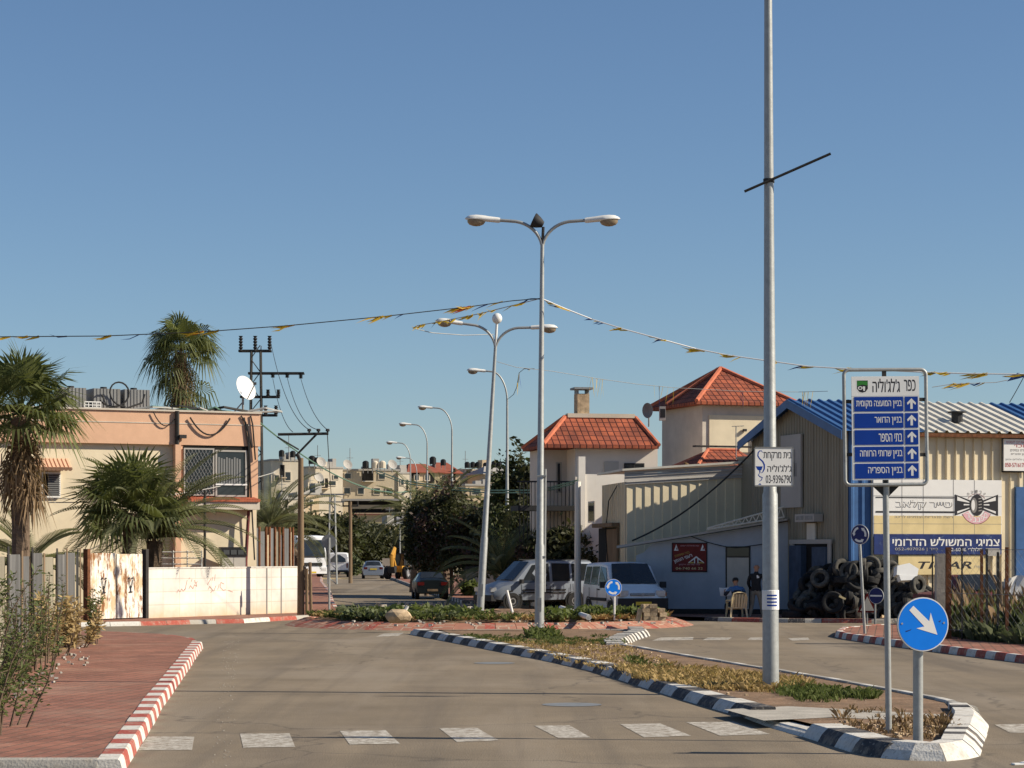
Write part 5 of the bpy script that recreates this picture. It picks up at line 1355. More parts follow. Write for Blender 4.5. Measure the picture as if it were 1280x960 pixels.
for (x0, x1, z0, z1) in ((1056, 1065, 504.2, 499.8), (1056, 1065, 570.2, 565.8), (1147, 1157, 502.2, 497.8), (1147, 1157, 571.2, 566.8), (1103, 1108, 472, 463), (1103, 1108, 607, 598)):
    q = MB(); q.b(X(x0), X(x1), -.062, -.035, Z(z0), Z(z1)); q.build('bracket', M['iron'], dn)
for s in (-1, 1): q = MB(); q.extr([(s * .035, -.02, Z(620)), (s * .16, -.02, Z(607)), (s * .035, -.02, Z(607))], (0, .006, 0)); q.build('gusset', M['iron'], dn)
q = MB(); q.b(X(1063.3), X(1149), -.075, -.063, Z(600), Z(471)); pan = q.build('panel', M['sign_white'], dn)
q = MB(); q.b(X(1063.3), X(1149), -.0765, -.0755, Z(495.5), Z(471.5)); q.build('header', M['paper'], pan)
rows = [(496.5, 514.6), (517, 535.3), (537.8, 556.2), (558.6, 577.3), (579.6, 598.2)]
q = MB()
for (a, b_) in rows:
    q.b(X(1066.4), X(1128.5), -.0785, -.0768, Z(b_), Z(a)); q.b(X(1130.6), X(1147.2), -.0785, -.0768, Z(b_), Z(a))
q.build('blue_field', M['sign_blue'], pan)
q = MB()
for (a, b_) in rows:
    m_ = (a + b_) / 2; c = 1139; y = -.0789
    q.poly([(X(c - 1.5), y, Z(m_ + 6.3)), (X(c + 1.5), y, Z(m_ + 6.3)), (X(c + 1.5), y, Z(m_ - 4)), (X(c - 1.5), y, Z(m_ - 4))])
    for s in (-1, 1): q.poly([(X(c), y - .0003, Z(m_ - 7)), (X(c + s * 5.8), y - .0003, Z(m_ - 1.2)), (X(c + s * 5.0), y - .0003, Z(m_ + 1.2)), (X(c), y - .0003, Z(m_ - 3.2))])
q.build('arrow', M['sign_white'], pan)
T3 = lambda s, xa, ya, xb, yb, m, y_=-.0789, **kw: text(s, (xb - xa) * px, (yb - ya) * px, M[m], pan, X((xa + xb) / 2), Z(yb), y_, **kw)
T3('כפר', 1130, 475.5, 1144.5, 489.5, 'letter_black', y_=-.0769, rtl=True, bold=.012)
T3("ג'לג'וליה", 1090, 474, 1124.5, 491, 'letter_black', y_=-.0769, rtl=True, bold=.012)
for (s, xa, k) in (('בניין המועצה מקומית', 1069, 0), ('בניין הדואר', 1092, 1), ('בתי הספר', 1097, 2), ('בניין שרותי הרווחה', 1073, 3), ('בניין הספריה', 1083, 4)):
    a, b_ = rows[k]; T3(s, xa, a + 4.6, 1126.5, b_ - 3.6, 'sign_white', rtl=True, bold=.014)
# village emblem
q = MB(); y = -.0769
def shield(q, xa, xb, ya, yb, y, mi):
    q.poly([(X(xa), y, Z(ya)), (X(xb), y, Z(ya)), (X(xb), y, Z(yb - 5)), (X(xb - 3), y, Z(yb - 1)), (X((xa + xb) / 2), y, Z(yb)), (X(xa + 3), y, Z(yb - 1)), (X(xa), y, Z(yb - 5))], mi)
shield(q, 1069.2, 1085, 475, 492.5, y, 0); shield(q, 1070.2, 1084, 476, 491.2, y - .0004, 1)
q.poly([(X(1070.4), y - .0008, Z(476.4)), (X(1083.8), y - .0008, Z(477.2)), (X(1083.6), y - .0008, Z(482.4)), (X(1077), y - .0008, Z(481)), (X(1070.4), y - .0008, Z(483))], 2)
ell(q, X(1074.3), Z(485.4), 3 * px, 2.2 * px, y - .0008, 16, mi=0); ell(q, X(1074.3), Z(485.4), 1.7 * px, 1.2 * px, y - .0011, 12, mi=1)
q.poly([(X(1077.5), y - .0009, Z(483.4)), (X(1080.5), y - .0009, Z(483.4)), (X(1080.2), y - .0009, Z(489)), (X(1078.3), y - .0009, Z(489))], 0)
q.build('emblem', [M['sign_white'], M['letter_black'], M['green_paint']], pan)
# roundabout sign in the island
b = G(768, 771, .33); pxx = b.y / F
t = thing('roundabout_sign', 'small blue roundabout sign on a white post, in front of the white van', 'road sign', b)
q = MB(); q.tube([(0, 0, -.1), (0, 0, 27 * pxx)], .028, 10); q.build('post', M['white_paint'], t)
round_sign(t, (-1.5 * pxx, -.04, 36.5 * pxx), 10.8 * pxx, 'arrow_blue', lambda q, r: ring_arrows(q, r, -.019), R(10))
# roundabout sign on the far pavement
b = G(1081, 792, .14); pxx = b.y / F
t = thing('roundabout_sign', 'shade-toned blue roundabout sign on a leaning grey post, before the tyre heap', 'road sign', b); t.rotation_euler = (0, R(-3.2), 0)
q = MB(); q.tube([(0, 0, -.1), (0, 0, 126 * pxx)], .036, 10); q.build('post', M['galv'], t, smooth=50)
round_sign(t, (.01, -.05, 124 * pxx), 12.5 * pxx, 'sign_blue_shaded', lambda q, r: ring_arrows(q, r, -.019), R(-38))
# low triangular and round signs standing in the shade
b = G(1096, 786, .0); pxx = 71.5 / F; b = P(1084, 776, 71.5)
t = thing('warning_sign', 'small red-edged triangular warning sign standing low before the tyres', 'road sign', (b.x, b.y, 0))
q = MB(); q.tube([(0, .02, 0), (0, .02, .95)], .025, 7); q.build('post', M['galv_dark'], t)
q = MB(); q.poly([(-.3, -.01, .35), (.3, -.01, .35), (0, -.01, .95)]); q.build('rim', M['tail_red'], t)
q = MB(); q.poly([(-.21, -.016, .4), (.21, -.016, .4), (0, -.016, .83)]); q.build('face', M['far_grey'], t)
b = P(1094, 776, 71.3)
t = thing('round_sign', 'small blue disc sign with a pale bar, beside the triangular warning sign', 'road sign', (b.x, b.y, 0))
q = MB(); q.tube([(0, .02, 0), (0, .02, .9)], .03, 7); q.build('post', M['galv_dark'], t)
round_sign(t, (.03, -.03, .85), .24, 'sign_blue_shaded', lambda q, r: q.b(-r * .8, r * .8, -.022, -.018, -r * .1, r * .1), R(-35))
# back of a round sign on the corner pavement
b = G(411.5, 769, .12); pxx = b.y / F
t = thing('road_sign_back', 'grey back of a round road sign on the brick corner by the village street', 'road sign', b)
q = MB(); q.tube([(0, 0, -.1), (0, 0, 97 * pxx)], .036, 9); q.build('post', M['galv'], t, smooth=50)
q = MB(); q.lathe([(0, -.01), (9 * pxx, -.01), (9 * pxx, .01), (0, .01)], 28, Matrix.Translation((-.02, .05, 92 * pxx)) @ Matrix.Rotation(R(90), 4, 'X')); q.build('disc', M['galv_dark'], t)
# leaning and fallen posts in the roundabout
def stick(label, a, b, r, m='white_paint', name='bollard', cat='post'):
    q = MB(); d = Vector(b) - Vector(a); q.tube([a, b], r, 10); q.tube([Vector(b) - d * .03, Vector(b)], r * 1.1, 10)
    o = q.build(name, M[m]); return tag(o, label, cat)
a = G(500, 775, .33); b = P(509.5, 757.5, a.y); stick('short white bollard leaning over beside a stone, in the roundabout plants', a, b, .045)
a = G(641, 768, .33); b = P(633.5, 738, a.y); stick('thin leaning white post between the plants and the silver van', a, b, .04)
a = G(701, 763, .38); b = G(736, 772.5, .36); a.z = .46; b.z = .38; stick('white post lying fallen on the roundabout soil', a, b, .07)
a = G(741, 768, .36); b = P(752, 773, a.y - .4); a.z = .55; stick('short broken white stub beside the fallen post', a, b, .05, 'kerb_white')
q = MB(); r_ = random.Random(4); c = G(502, 775, .33)
bm = bmesh.new(); bmesh.ops.create_icosphere(bm, subdivisions=2, radius=.27)
for v in bm.verts: v.co = Vector((v.co.x * 1.3, v.co.y, v.co.z * .75)) * (1 + r_.uniform(-.14, .14))
me = bpy.data.meshes.new('rock'); bm.to_mesh(me); bm.free(); me.materials.append(M['stone']); o = bpy.data.objects.new('rock', me); COL.objects.link(o); o.location = c + Vector((-.1, 0, .1)); tag(o, 'pale rock at the foot of the short leaning bollard', 'rock')
# stack of old bricks
b = G(817, 776, .25)
st = thing('brick_stack', 'small stack of old rough building stones at the island edge', 'stones', b, .1)
r_ = random.Random(12)
for row in range(4):
    for k in range(3 - (row == 3)):
        q = MB(); q.box((-.2 + .21 * k + r_.uniform(-.02, .02), r_.uniform(-.04, .04), .06 + .115 * row), (.2, .3, .11), 0, r_.uniform(-.15, .15)); q.build('stone', M['stone'], st)
q = MB(); q.box((-.4, .05, .16), (.1, .25, .36), 0, .25, Matrix.Rotation(.2, 3, 'Y')); q.build('stone', M['stone'], st)
# concrete kiosk
b = P(601, 745, 112); ks = thing('utility_kiosk', 'small concrete kiosk with a dark flat roof beside the dark trees', 'kiosk', (b.x, b.y, 0), R(-12))
q = MB(); q.b(-.72, .72, 0, 1.1, 0, 1.25); q.build('body', M['concrete'], ks); q = MB(); q.extr([(-.82, -.08, 1.25), (.82, -.08, 1.25), (.7, -.08, 1.48), (-.7, -.08, 1.48)], (0, 1.25, 0)); q.build('roof', M['iron'], ks)

# ---------------------------------------------------------------- power poles and lines
b = G(376, 768.5, .12); kx = b.y / F
wpole = thing('utility_pole', 'wooden utility pole at the end of the white wall, with a braced crossarm', 'utility pole', b)
q = MB(); q.tube([(0, 0, -.1), (0, 0, 196 * kx)], [.12, .085], 10); q.build('pole', M['wood'], wpole, smooth=60)
q = MB(); Zk = lambda py: (768.5 - py) * kx; Xk = lambda px: (px - 375.5) * kx
q.tube([(Xk(347), 0, Zk(543)), (Xk(410), 0, Zk(542))], .05, 6); q.tube([(Xk(395), 0, Zk(543)), (Xk(369), 0, Zk(570))], .035, 6); q.tube([(Xk(346), 0, Zk(546)), (Xk(373), 0, Zk(562))], .03, 6); q.tube([(Xk(371), 0, Zk(567)), (0, 0, Zk(578))], .06, 6); q.build('crossarm', M['iron'], wpole)
for px_ in (386, 397.5, 409):
    q = MB(); q.tube([(Xk(px_), 0, Zk(542)), (Xk(px_), 0, Zk(539.5)), (Xk(px_), 0, Zk(539)), (Xk(px_), 0, Zk(536))], [.03, .03, .07, .06], 7); q.build('insulator', M['bumper'], wpole)
q = MB(); q.tube([(.2, -.1, -.1), (.2, -.1, 1.5)], .05, 6); q.tube([(.34, -.05, -.1), (.3, -.05, 1.7)], .05, 6); q.build('stub_post', M['wood'], wpole)
Yt = 125; b = P(320, 690, Yt); b.z = 0
lt = thing('lattice_tower', 'slender dark lattice power pylon with stepped crossarms, behind the peach house', 'pylon', b); kt = Yt / F
Zt = lambda py: H + (690 - py) * kt; Xt = lambda px: (px - 320) * kt
q = MB()
for (x, y) in ((-.24, -.24), (.24, -.24), (.24, .24), (-.24, .24)): q.tube([(x * 1.6, y * 1.6, 0), (x, y, Zt(440))], .05, 5)
z = 1.0; s = 1
while z < Zt(445):
    w = .24 * lerp(1.6, 1, z / Zt(440)); q.tube([(-s * w, -w, z), (s * w, -w, z + .7)], .025, 4); q.tube([(w, -s * w, z), (w, s * w, z + .7)], .025, 4); z += .7; s = -s
q.build('mast', M['iron'], lt)
for (xa, xb, py, ins) in ((298, 339, 438.5, ((301, 420), (319, 420), (337, 420))), (310, 380, 466.5, ((341, 472), (359, 472), (376, 473))), (300, 349, 496, ((335, 487), (348, 487))), (318, 346, 519, ((332, 507), (345, 507)))):
    q = MB(); q.box(((Xt(xa) + Xt(xb)) / 2, 0, Zt(py)), (Xt(xb) - Xt(xa), .12, .12)); q.box(((Xt(xa) + Xt(xb)) / 2, .3, Zt(py) - .02), (Xt(xb) - Xt(xa), .08, .08)); ca = q.build('crossarm', M['iron'], lt)
    for (ix, iy) in ins:
        q = MB(); za_, zb_ = Zt(py), Zt(iy)
        n = 5
        q.tube([(Xt(ix), 0, lerp(za_, zb_, k / (2 * n))) for k in range(2 * n + 1)], [.06 if k % 2 else .12 for k in range(2 * n + 1)], 8); q.build('insulator', M['bumper'], ca)
def wire(label, pts, r=.015, m='cable', name='power_line', cat='cable', sag=None):
    q = MB(); out = []
    pts = [Vector(p) for p in pts]
    if sag is not None:
        a, b = pts; out = [a.lerp(b, t) - Vector((0, 0, sag * 4 * t * (1 - t))) for t in [i / 24 for i in range(25)]]
    else: out = pts
    q.tube(out, r, 5, 0); return tag(q.build(name, M[m], None), label, cat, 'wires')
wire('wire from the top crossarm of the lattice pylon down to the wooden pole', [P(337, 421, Yt), P(386, 537, 82)], .014, sag=.9)
wire('wire from the lowest hung insulator of the pylon to the wooden pole', [P(359, 472, Yt), P(397, 537, 82)], .014, sag=.6)
wire('wire from the outermost insulator of the long pylon arm', [P(376, 473, Yt), P(409, 537, 82)], .014, sag=.4)
wire('wire from the long pylon arm to the house corner', [P(341, 473, Yt), P(366, 540, 90)], .014, sag=.5)
wire('drop wire from the wooden pole crossarm running down behind the truck', [P(409, 540, 82), P(416, 640, 150)], .016, sag=.3)
wire('long cable from the peach house roof corner across the village houses', [P(322, 526, 84.2), P(520, 612, 150)], .03, 'cable_green', sag=1.0)
wire('pale cable running past the balcony window to the palms', [P(345, 590, 86), P(60, 628, 76)], .016, 'cable_pale', sag=.3)
wire('thin pale cable along the cream wall behind the fan palms', [P(-20, 617, 76), P(130, 624, 78)], .012, 'cable_pale', sag=.05)
for k, (dy, lab) in enumerate(((0, 'upper of the two green cables sagging before the dark trees'), (3, 'lower of the two green cables sagging before the dark trees'))):
    q = MB(); pts = [P(x, y + dy, lerp(135, 88, (x - 470) / 250)) for x, y in ((470, 588), (505, 601), (560, 609), (610, 613), (660, 613), (690, 609), (722, 600))]
    q.tube(pts, .03, 5); tag(q.build('overhead_cable', M['cable_green']), lab, 'cable', 'wires')
wire('black cable stretched diagonally across the shed front to the workshop gable', [P(790, 676, 81.3), P(945, 560, 81.0)], .03, sag=.35)
wire('thin wire at the far right of the sky above the workshop', [P(1262, 503, 70), P(1300, 430, 66)], .012, sag=.05)
b = P(438, 690, 165); t = thing('utility_pole', 'slim wooden pole standing beyond the parked lorry', 'utility pole', (b.x, b.y, 0)); q = MB(); hz = P(0, 627, 165).z; q.tube([(0, 0, 0), (0, 0, hz)], [.14, .1], 7); q.build('pole', M['wood'], t)
q = MB(); q.box((0, 0, hz - .3), (1.1, .1, .1)); 
for x in (-.5, 0, .5): q.tube([(x, 0, hz - .3), (x, 0, hz + .05)], .05, 6)
q.build('crossarm', M['iron'], t)
b = P(415.5, 690, 160); t = thing('lattice_pole', 'narrow grey lattice pole right behind the back of the road sign', 'pylon', (b.x, b.y, 0)); q = MB(); hz = P(0, 618, 160).z
for (x, y) in ((-.3, -.2), (.3, -.2), (.3, .2), (-.3, .2)): q.tube([(x, y, 0), (x * .5, y, hz)], .05, 4)
for k in range(12): z = hz * k / 12; s = 1 if k % 2 else -1; q.tube([(-s * .3 * (1 - .5 * k / 12), -.2, z), (s * .3 * (1 - .5 * k / 12), -.2, z + hz / 12)], .03, 4)
q.build('mast', M['galv_dark'], t); q = MB(); q.box((0, 0, hz), (1.6, .1, .1)); q.box((.2, 0, hz - .5), (1.2, .1, .08)); q.build('crossarm', M['galv_dark'], t)
b = P(722, 700, 86.0); q = MB(); q.tube([(b.x, b.y, 0), (b.x, b.y, P(0, 602, 86).z)], [.13, .11], 9); tag(q.build('concrete_post', M['render_white']), 'pale concrete post at the back corner of the ribbed shed', 'post')
# ---------------------------------------------------------------- bunting
def bunting(label, path, tufts, r=.012, seed=1, m='paper'):
    """a line between poles with bunches of plastic pennants; path: (px, py, distance)"""
    rr = random.Random(seed); pts = [P(*p) for p in path]
    c = pts[len(pts) // 2]; t = thing('bunting', label, 'bunting', pts[0], 0, 'bunting strings over the road')
    out = []
    for a, b in zip(pts, pts[1:]):
        n = max(2, int((b - a).length / 1.5)); out += [a.lerp(b, i / n) for i in range(n)]
    out.append(pts[-1])
    q = MB(); q.tube(out, r, 4); q.build('line', M[m], t, world=True)
    for (px, kind) in tufts:
        for (a, b), (pa, pb) in zip(zip(path, path[1:]), zip(pts, pts[1:])):
            if min(a[0], b[0]) <= px <= max(a[0], b[0]):
                c = pa.lerp(pb, (px - a[0]) / (b[0] - a[0])); d = (pa - pb).normalized()
                if d.x > 0: d = -d
                break
        q = MB(); n = rr.randint(3, 5) if kind != 'b' else 1
        for k in range(n):
            if kind == 'h': v = Vector((rr.uniform(-.25, .15), rr.uniform(-.2, .2), -1)); ln = rr.uniform(.4, .75)
            else: v = d + Vector((rr.uniform(-.3, .1), rr.uniform(-.3, .3), rr.uniform(-.28, .06))); ln = rr.uniform(.25, .55)
            v = v.normalized(); o = c + d * rr.uniform(-.25, .25); w = Vector((rr.uniform(-.3, .3), rr.uniform(-1, 1), rr.uniform(.4, 1))).normalized() * rr.uniform(.018, .04)
            m1 = o + v * ln * .5 + Vector((0, 0, -.03)); e = o + v * ln + Vector((0, 0, rr.uniform(-.1, .06)))
            mi = (0, 0, 0, 0, 2)[rr.randint(0, 4)] if kind == 'm' else 1 if kind == 'b' else (0, 0, 0, 0, 1)[rr.randint(0, 4)]
            if kind == 'b' and rr.random() < .35: mi = 0
            q.poly([o - w, o + w, m1 + w * .8, e, m1 - w * .8], mi)
        q.build('pennants', [M['flag_yellow'], M['flag_blue'], M['flag_red']], t, world=True)
Y1 = L1.y
bunting('long bunting line running to the left edge of the sky from the near twin-arm lamp', [(677, 373, Y1), (640, 376, Y1), (590, 383, Y1 - .5), (480, 395.5, 61), (360, 407, 60.5), (250, 415, 60), (130, 420, 60), (0, 421, 60), (-300, 415, 60)],
        [(668, 'b'), (640, 'b'), (610, 'b'), (593, 'm'), (583, 'm'), (505, 'b'), (478, 'm'), (378, 'b'), (366, 'm'), (262, 'b'), (245, 'm'), (180, 'b'), (140, 'm'), (75, 'b'), (38, 'm'), (10, 'm')], seed=2, m='cable')
bunting('bunting line sloping down from the near twin-arm lamp over the direction board', [(679, 374, Y1), (712, 388, Y1), (740, 399, Y1), (780, 411.5, 61), (830, 425, 60), (870, 436, 60), (910, 444, 59), (960, 451, 58), (1010, 458, 57), (1060, 461, 56), (1150, 465, 55), (1210, 467, 54), (1300, 468, 53)],
        [(682, 'b'), (700, 'y'), (722, 'b'), (745, 'y'), (757, 'b'), (781, 'y'), (826, 'y'), (870, 'y'), (917, 'y'), (972, 'b'), (1012, 'y'), (1068, 'y'), (1174, 'y'), (1190, 'b'), (1231, 'y'), (1278, 'y')], .016, 3)
bunting('slack bunting loop hanging between the two twin-arm lamps', [(672, 374, Y1), (640, 382, 63), (600, 392, 65), (556, 401, 67), (522, 407, 69), (516, 410, 70), (540, 416, 71), (580, 419, 73), (617, 418, 74)],
        [(648, 'y'), (620, 'y'), (590, 'y'), (562, 'b'), (545, 'b'), (528, 'y'), (520, 'y'), (530, 'y'), (550, 'y'), (565, 'y'), (587, 'y'), (607, 'y')], seed=4, m='cable_pale')
bunting('faint bunting line drooping from the leaning lamp past the chimney to the tower', [(621, 452, 74.5), (645, 459, 74.5), (690, 464, 75), (745, 473, 76), (795, 480, 76.5), (840, 484.5, 77), (925, 489, 77), (998, 490, 77), (1035, 489, 76)],
        [(741, 'h'), (750, 'h'), (826, 'h'), (836, 'h'), (926, 'h'), (1005, 'h'), (1012, 'h')], .008, 5, m='cable_pale')
bunting('short bunting end fallen against the tall single-arm lamp', [(668, 461, 92), (655, 461, 98), (649, 466, 103), (646, 484, 105), (642, 493, 106), (636, 498, 107)], [(662, 'y'), (649, 'h'), (647, 'h')], .015, 6, m='cable')
bunting('short piece of bunting flying beside the direction board', [(1165, 484, 60), (1190, 480, 60), (1215, 479, 60), (1245, 478, 60), (1275, 472, 60)], [(1197, 'y'), (1208, 'y'), (1222, 'b'), (1234, 'b')], .008, 7, m='cable_pale')

# ---------------------------------------------------------------- vehicles (local: nose +x, left +y)
def wheel(parent, x, y, r, w=.2):
    s = 1 if y > 0 else -1
    q = MB(); Mx = Matrix.Rotation(R(90), 4, 'X')
    q.lathe([(r * .6, -w / 2), (r * .93, -w / 2), (r, -w * .32), (r, w * .32), (r * .93, w / 2), (r * .6, w / 2)], 22, Mx)
    t = q.build('wheel', M['black_rubber'], parent, loc=(x, y, r), smooth=40)
    q = MB(); q.lathe([(0, s * .02 - s * w * .4), (r * .3, -s * w * .42), (r * .55, -s * w * .36), (r * .62, -s * w * .5), (r * .62, s * w * .3)], 18, Mx); q.build('rim', M['rim'], t, smooth=40)
def interp(st, x):
    for a, b in zip(st, st[1:]):
        if a[0] <= x <= b[0]:
            t = (x - a[0]) / (b[0] - a[0]); return [lerp(p, q, t) for p, q in zip(a, b)]
    return list(st[0] if x < st[0][0] else st[-1])
def car(name, label, cat, loc, heading, st, paint, wheels, r=.31, sidew=(), front=None, rear=None, lowdark=0.0, arch=True, pillars=(), tread=None, plate='plate_yellow', rails=0, group=None):
    """st: (x, z_low, z_belt, z_roof, w_belt, w_roof) from tail to nose"""
    t = thing(name, label, cat, loc, heading, group)
    q = MB(); rows = []
    for (x, zl, zb_, zr_, wb, wr) in st:
        zm = lerp(zl, zb_, .55)
        half = [(wb * .84, zl), (wb * .96, zl + .07), (wb, zm), (wb * .985, zb_), (lerp(wb * .985, wr, .5) + .01, lerp(zb_, zr_ - .07, .5)), (wr, zr_ - .07), (wr - .09, zr_ - .015), (wr * .45, zr_ + .012)]
        rows.append([Vector((x, -a, z)) for a, z in half] + [Vector((x, a, z)) for a, z in half[::-1]])
    n = len(rows[0]); i = len(q.v)
    for r_ in rows: q.v += r_
    for j in range(len(rows) - 1):
        for k in range(n): q.f.append((i + j * n + k, i + (j + 1) * n + k, i + (j + 1) * n + (k + 1) % n, i + j * n + (k + 1) % n)); q.m.append(1 if (k in (0, n - 2, n - 1) and lowdark) else 0)
    q.f.append(tuple(range(i, i + n))); q.m.append(0); q.f.append(tuple(i + (len(rows) - 1) * n + k for k in range(n))[::-1]); q.m.append(0)
    body = q.build('body', [M[paint], M['bumper']], t, smooth=38)
    def S(x, tt, s, o=.012):
        _, zl, zb_, zr_, wb, wr = interp(st, x); a = (wb * .985, zb_); b = (wr, zr_ - .07); m_ = (lerp(a[0], b[0], .5) + .01, lerp(a[1], b[1], .5))
        p = (lerp(a[0], m_[0], tt * 2), lerp(a[1], m_[1], tt * 2)) if tt < .5 else (lerp(m_[0], b[0], tt * 2 - 1), lerp(m_[1], b[1], tt * 2 - 1))
        return Vector((x, s * (p[0] + o), p[1]))
    for poly in sidew:
        for s in (-1, 1):
            w = MB()
            xs_ = [p[0] for p in poly]; lo = min(p[1] for p in poly)
            pts = [S(x, tt, s) for x, tt in poly]
            if s > 0: pts = pts[::-1]
            c = sum(pts, Vector()) / len(pts)
            # fan with a middle row so the pane follows the bulge
            w.poly(pts); w.build('window', M['glass'], t)
    seam = MB()
    for x in sorted({p[0] for poly in sidew for p in poly if p[1] < .3}):
        _, zl, zb_, zr_, wb, wr = interp(st, x)
        if zr_ - zb_ < .25: continue
        for s in (-1, 1): y0 = s * (wb + .001); seam.b(x - .03, x - .018, min(y0, y0 + s * .004), max(y0, y0 + s * .004), lerp(zl, zb_, .25), zb_ - .02)
    if seam.v: seam.build('door_seam', M['black'], t)
    for key, dsc in (('windscreen', front), ('rear_window', rear)):
        if dsc:
            (xb, zb_, wb, xt, zt_, wt) = dsc; s = 1 if key == 'windscreen' else -1
            nrm = Vector((zt_ - zb_, 0, xb - xt)); nrm = nrm.normalized() * (1 if nrm.x * s > 0 else -1) * .05
            w = MB(); pts = [Vector((xb, -wb, zb_)) + nrm, Vector((xb + s * .02, 0, zb_)) + nrm * 1.4, Vector((xb, wb, zb_)) + nrm, Vector((xt, wt, zt_)) + nrm, Vector((xt + s * .02, 0, zt_ + .005)) + nrm * 1.4, Vector((xt, -wt, zt_)) + nrm]
            w.poly([pts[0], pts[1], pts[4], pts[5]]); w.poly([pts[1], pts[2], pts[3], pts[4]]); w.build(key, M['glass'], t, smooth=60)
    for x in wheels:
        wb = interp(st, x)[4]
        for s in (-1, 1):
            wheel(t, x, s * (wb - .09), r)
            a = MB(); a.lathe([(r * 1.02, 0), (r * 1.22, 0)], 22, Matrix.Translation((x, s * (wb * .985 + .012), r * 1.03)) @ Matrix.Rotation(R(90), 4, 'X')); a.lathe([(0, 0), (r * 1.17, 0)], 22, Matrix.Translation((x, s * (wb * .985 + .004), r * 1.03)) @ Matrix.Rotation(R(90), 4, 'X'))
            a.build('wheel_arch', M['black'], t)
    return t, S
# silver van
VS = [(-2.1, .42, 1.0, 1.76, .84, .70), (-2.0, .34, 1.0, 1.83, .88, .74), (-.2, .3, .98, 1.86, .90, .77), (.55, .3, .98, 1.78, .90, .74), (1.25, .3, .99, 1.08, .89, .80), (1.75, .3, .88, .94, .86, .74), (2.05, .34, .7, .74, .78, .6), (2.13, .4, .6, .62, .7, .5)]
c = P(668, 763, 90)
sv, S = car('parked_van', 'silver passenger van seen side-on, facing left beside the ribbed shed', 'van', (c.x, c.y, 0), R(207), VS, 'paint_silver', (-1.25, 1.35), .33,
     [[(-1.95, .12), (-1.15, .1), (-1.15, .93), (-1.9, .93)], [(-1.05, .1), (-.3, .1), (-.3, .93), (-1.05, .93)], [(-.18, .08), (1.02, .04), (.92, .35), (.5, .93), (-.18, .93)]], (1.22, 1.08, .74, .52, 1.76, .6), (-2.09, 1.1, .68, -2.04, 1.7, .58), 1)
for s in (-1, 1):
    q = MB(); 
    for z in (.62, .72): q.b(-.85, .95, min(s * .90, s * .925), max(s * .90, s * .925), z, z + .05)
    q.b(-.05, .12, min(s * .9, s * .93), max(s * .9, s * .93), .9, .94); q.build('side_moulding', M['bumper'], sv)
    q = MB(); q.box((1.05, s * 1.0, 1.06), (.1, .2, .16)); q.build('mirror', M['bumper'], sv)
    q = MB(); q.box((2.03, s * .58, .76), (.2, .3, .16), 0, -s * .3); q.build('headlight', M['lens'], sv)
q = MB(); q.box((2.08, 0, .45), (.2, 1.5, .22)); q.build('bumper', M['bumper'], sv)
q = MB()
for s in (-1, 1): q.tube([(-1.9, s * .66, 1.86), (.3, s * .68, 1.86)], .02, 5)
q.build('roof_rail', M['bumper'], sv)
# white van
VW = [(-2.05, .4, 1.02, 1.7, .82, .68), (-1.98, .32, 1.02, 1.79, .86, .73), (.0, .3, 1.0, 1.82, .87, .74), (.5, .3, 1.0, 1.76, .87, .72), (1.12, .3, 1.02, 1.12, .87, .78), (1.7, .3, .92, .98, .85, .74), (1.98, .3, .74, .80, .80, .66), (2.06, .36, .6, .64, .76, .6)]
ca = P(795, 774, 75.8); hd = math.atan2(-.975, .13)
cv = Vector((ca.x, ca.y, 0)) - Vector((math.cos(hd), math.sin(hd), 0)) * 2.0
wv, S = car('parked_van', 'white passenger van facing us, parked before the whitewashed annex', 'van', cv, hd + R(6), VW, 'paint_white', (-1.3, 1.3), .32,
     [[(-1.9, .12), (-1.2, .1), (-1.2, .92), (-1.85, .92)], [(-1.1, .1), (-.25, .1), (-.25, .92), (-1.1, .92)], [(-.14, .08), (.92, .05), (.82, .35), (.45, .92), (-.14, .92)]], (1.1, 1.1, .74, .50, 1.74, .6), (-2.03, 1.1, .66, -1.98, 1.64, .56), 1)
q = MB(); q.box((2.06, 0, .52), (.16, 1.62, .34)); q.box((2.1, 0, .36), (.12, 1.5, .1)); q.build('bumper', M['bumper'], wv)
q = MB(); q.box((2.0, 0, .80), (.12, .8, .07), rot=Matrix.Rotation(R(-20), 3, 'Y')); gr = q.build('grille', M['galv_dark'], wv)
q = MB(); q.poly([(2.075, -.06, .80), (2.07, .06, .80), (2.075, .0, .87)]); q.poly([(2.08, -.05, .76), (2.08, .05, .76), (2.075, 0, .8)]); q.build('emblem', M['rim'], gr)
for s in (-1, 1):
    q = MB(); q.box((1.93, s * .63, .84), (.22, .3, .18), 0, -s * .35); hl = q.build('headlight', M['lens'], wv)
    q = MB(); q.box((1.96, s * .76, .82), (.15, .08, .12), 0, -s * .5); q.build('indicator', M['amber'], hl)
    q = MB(); q.box((.95, s * 1.0, 1.1), (.1, .2, .2)); q.build('mirror', M['bumper'], wv)
    q = MB(); q.b(-1.0, .9, min(s * .87, s * .9), max(s * .87, s * .9), .58, .68); q.b(-.1, .1, min(s * .87, s * .9), max(s * .87, s * .9), .92, .96); q.build('side_moulding', M['bumper'], wv)
q = MB(); q.b(2.142, 2.15, -.26, .26, .47, .58); q.build('number_plate', M['plate_yellow'], wv)
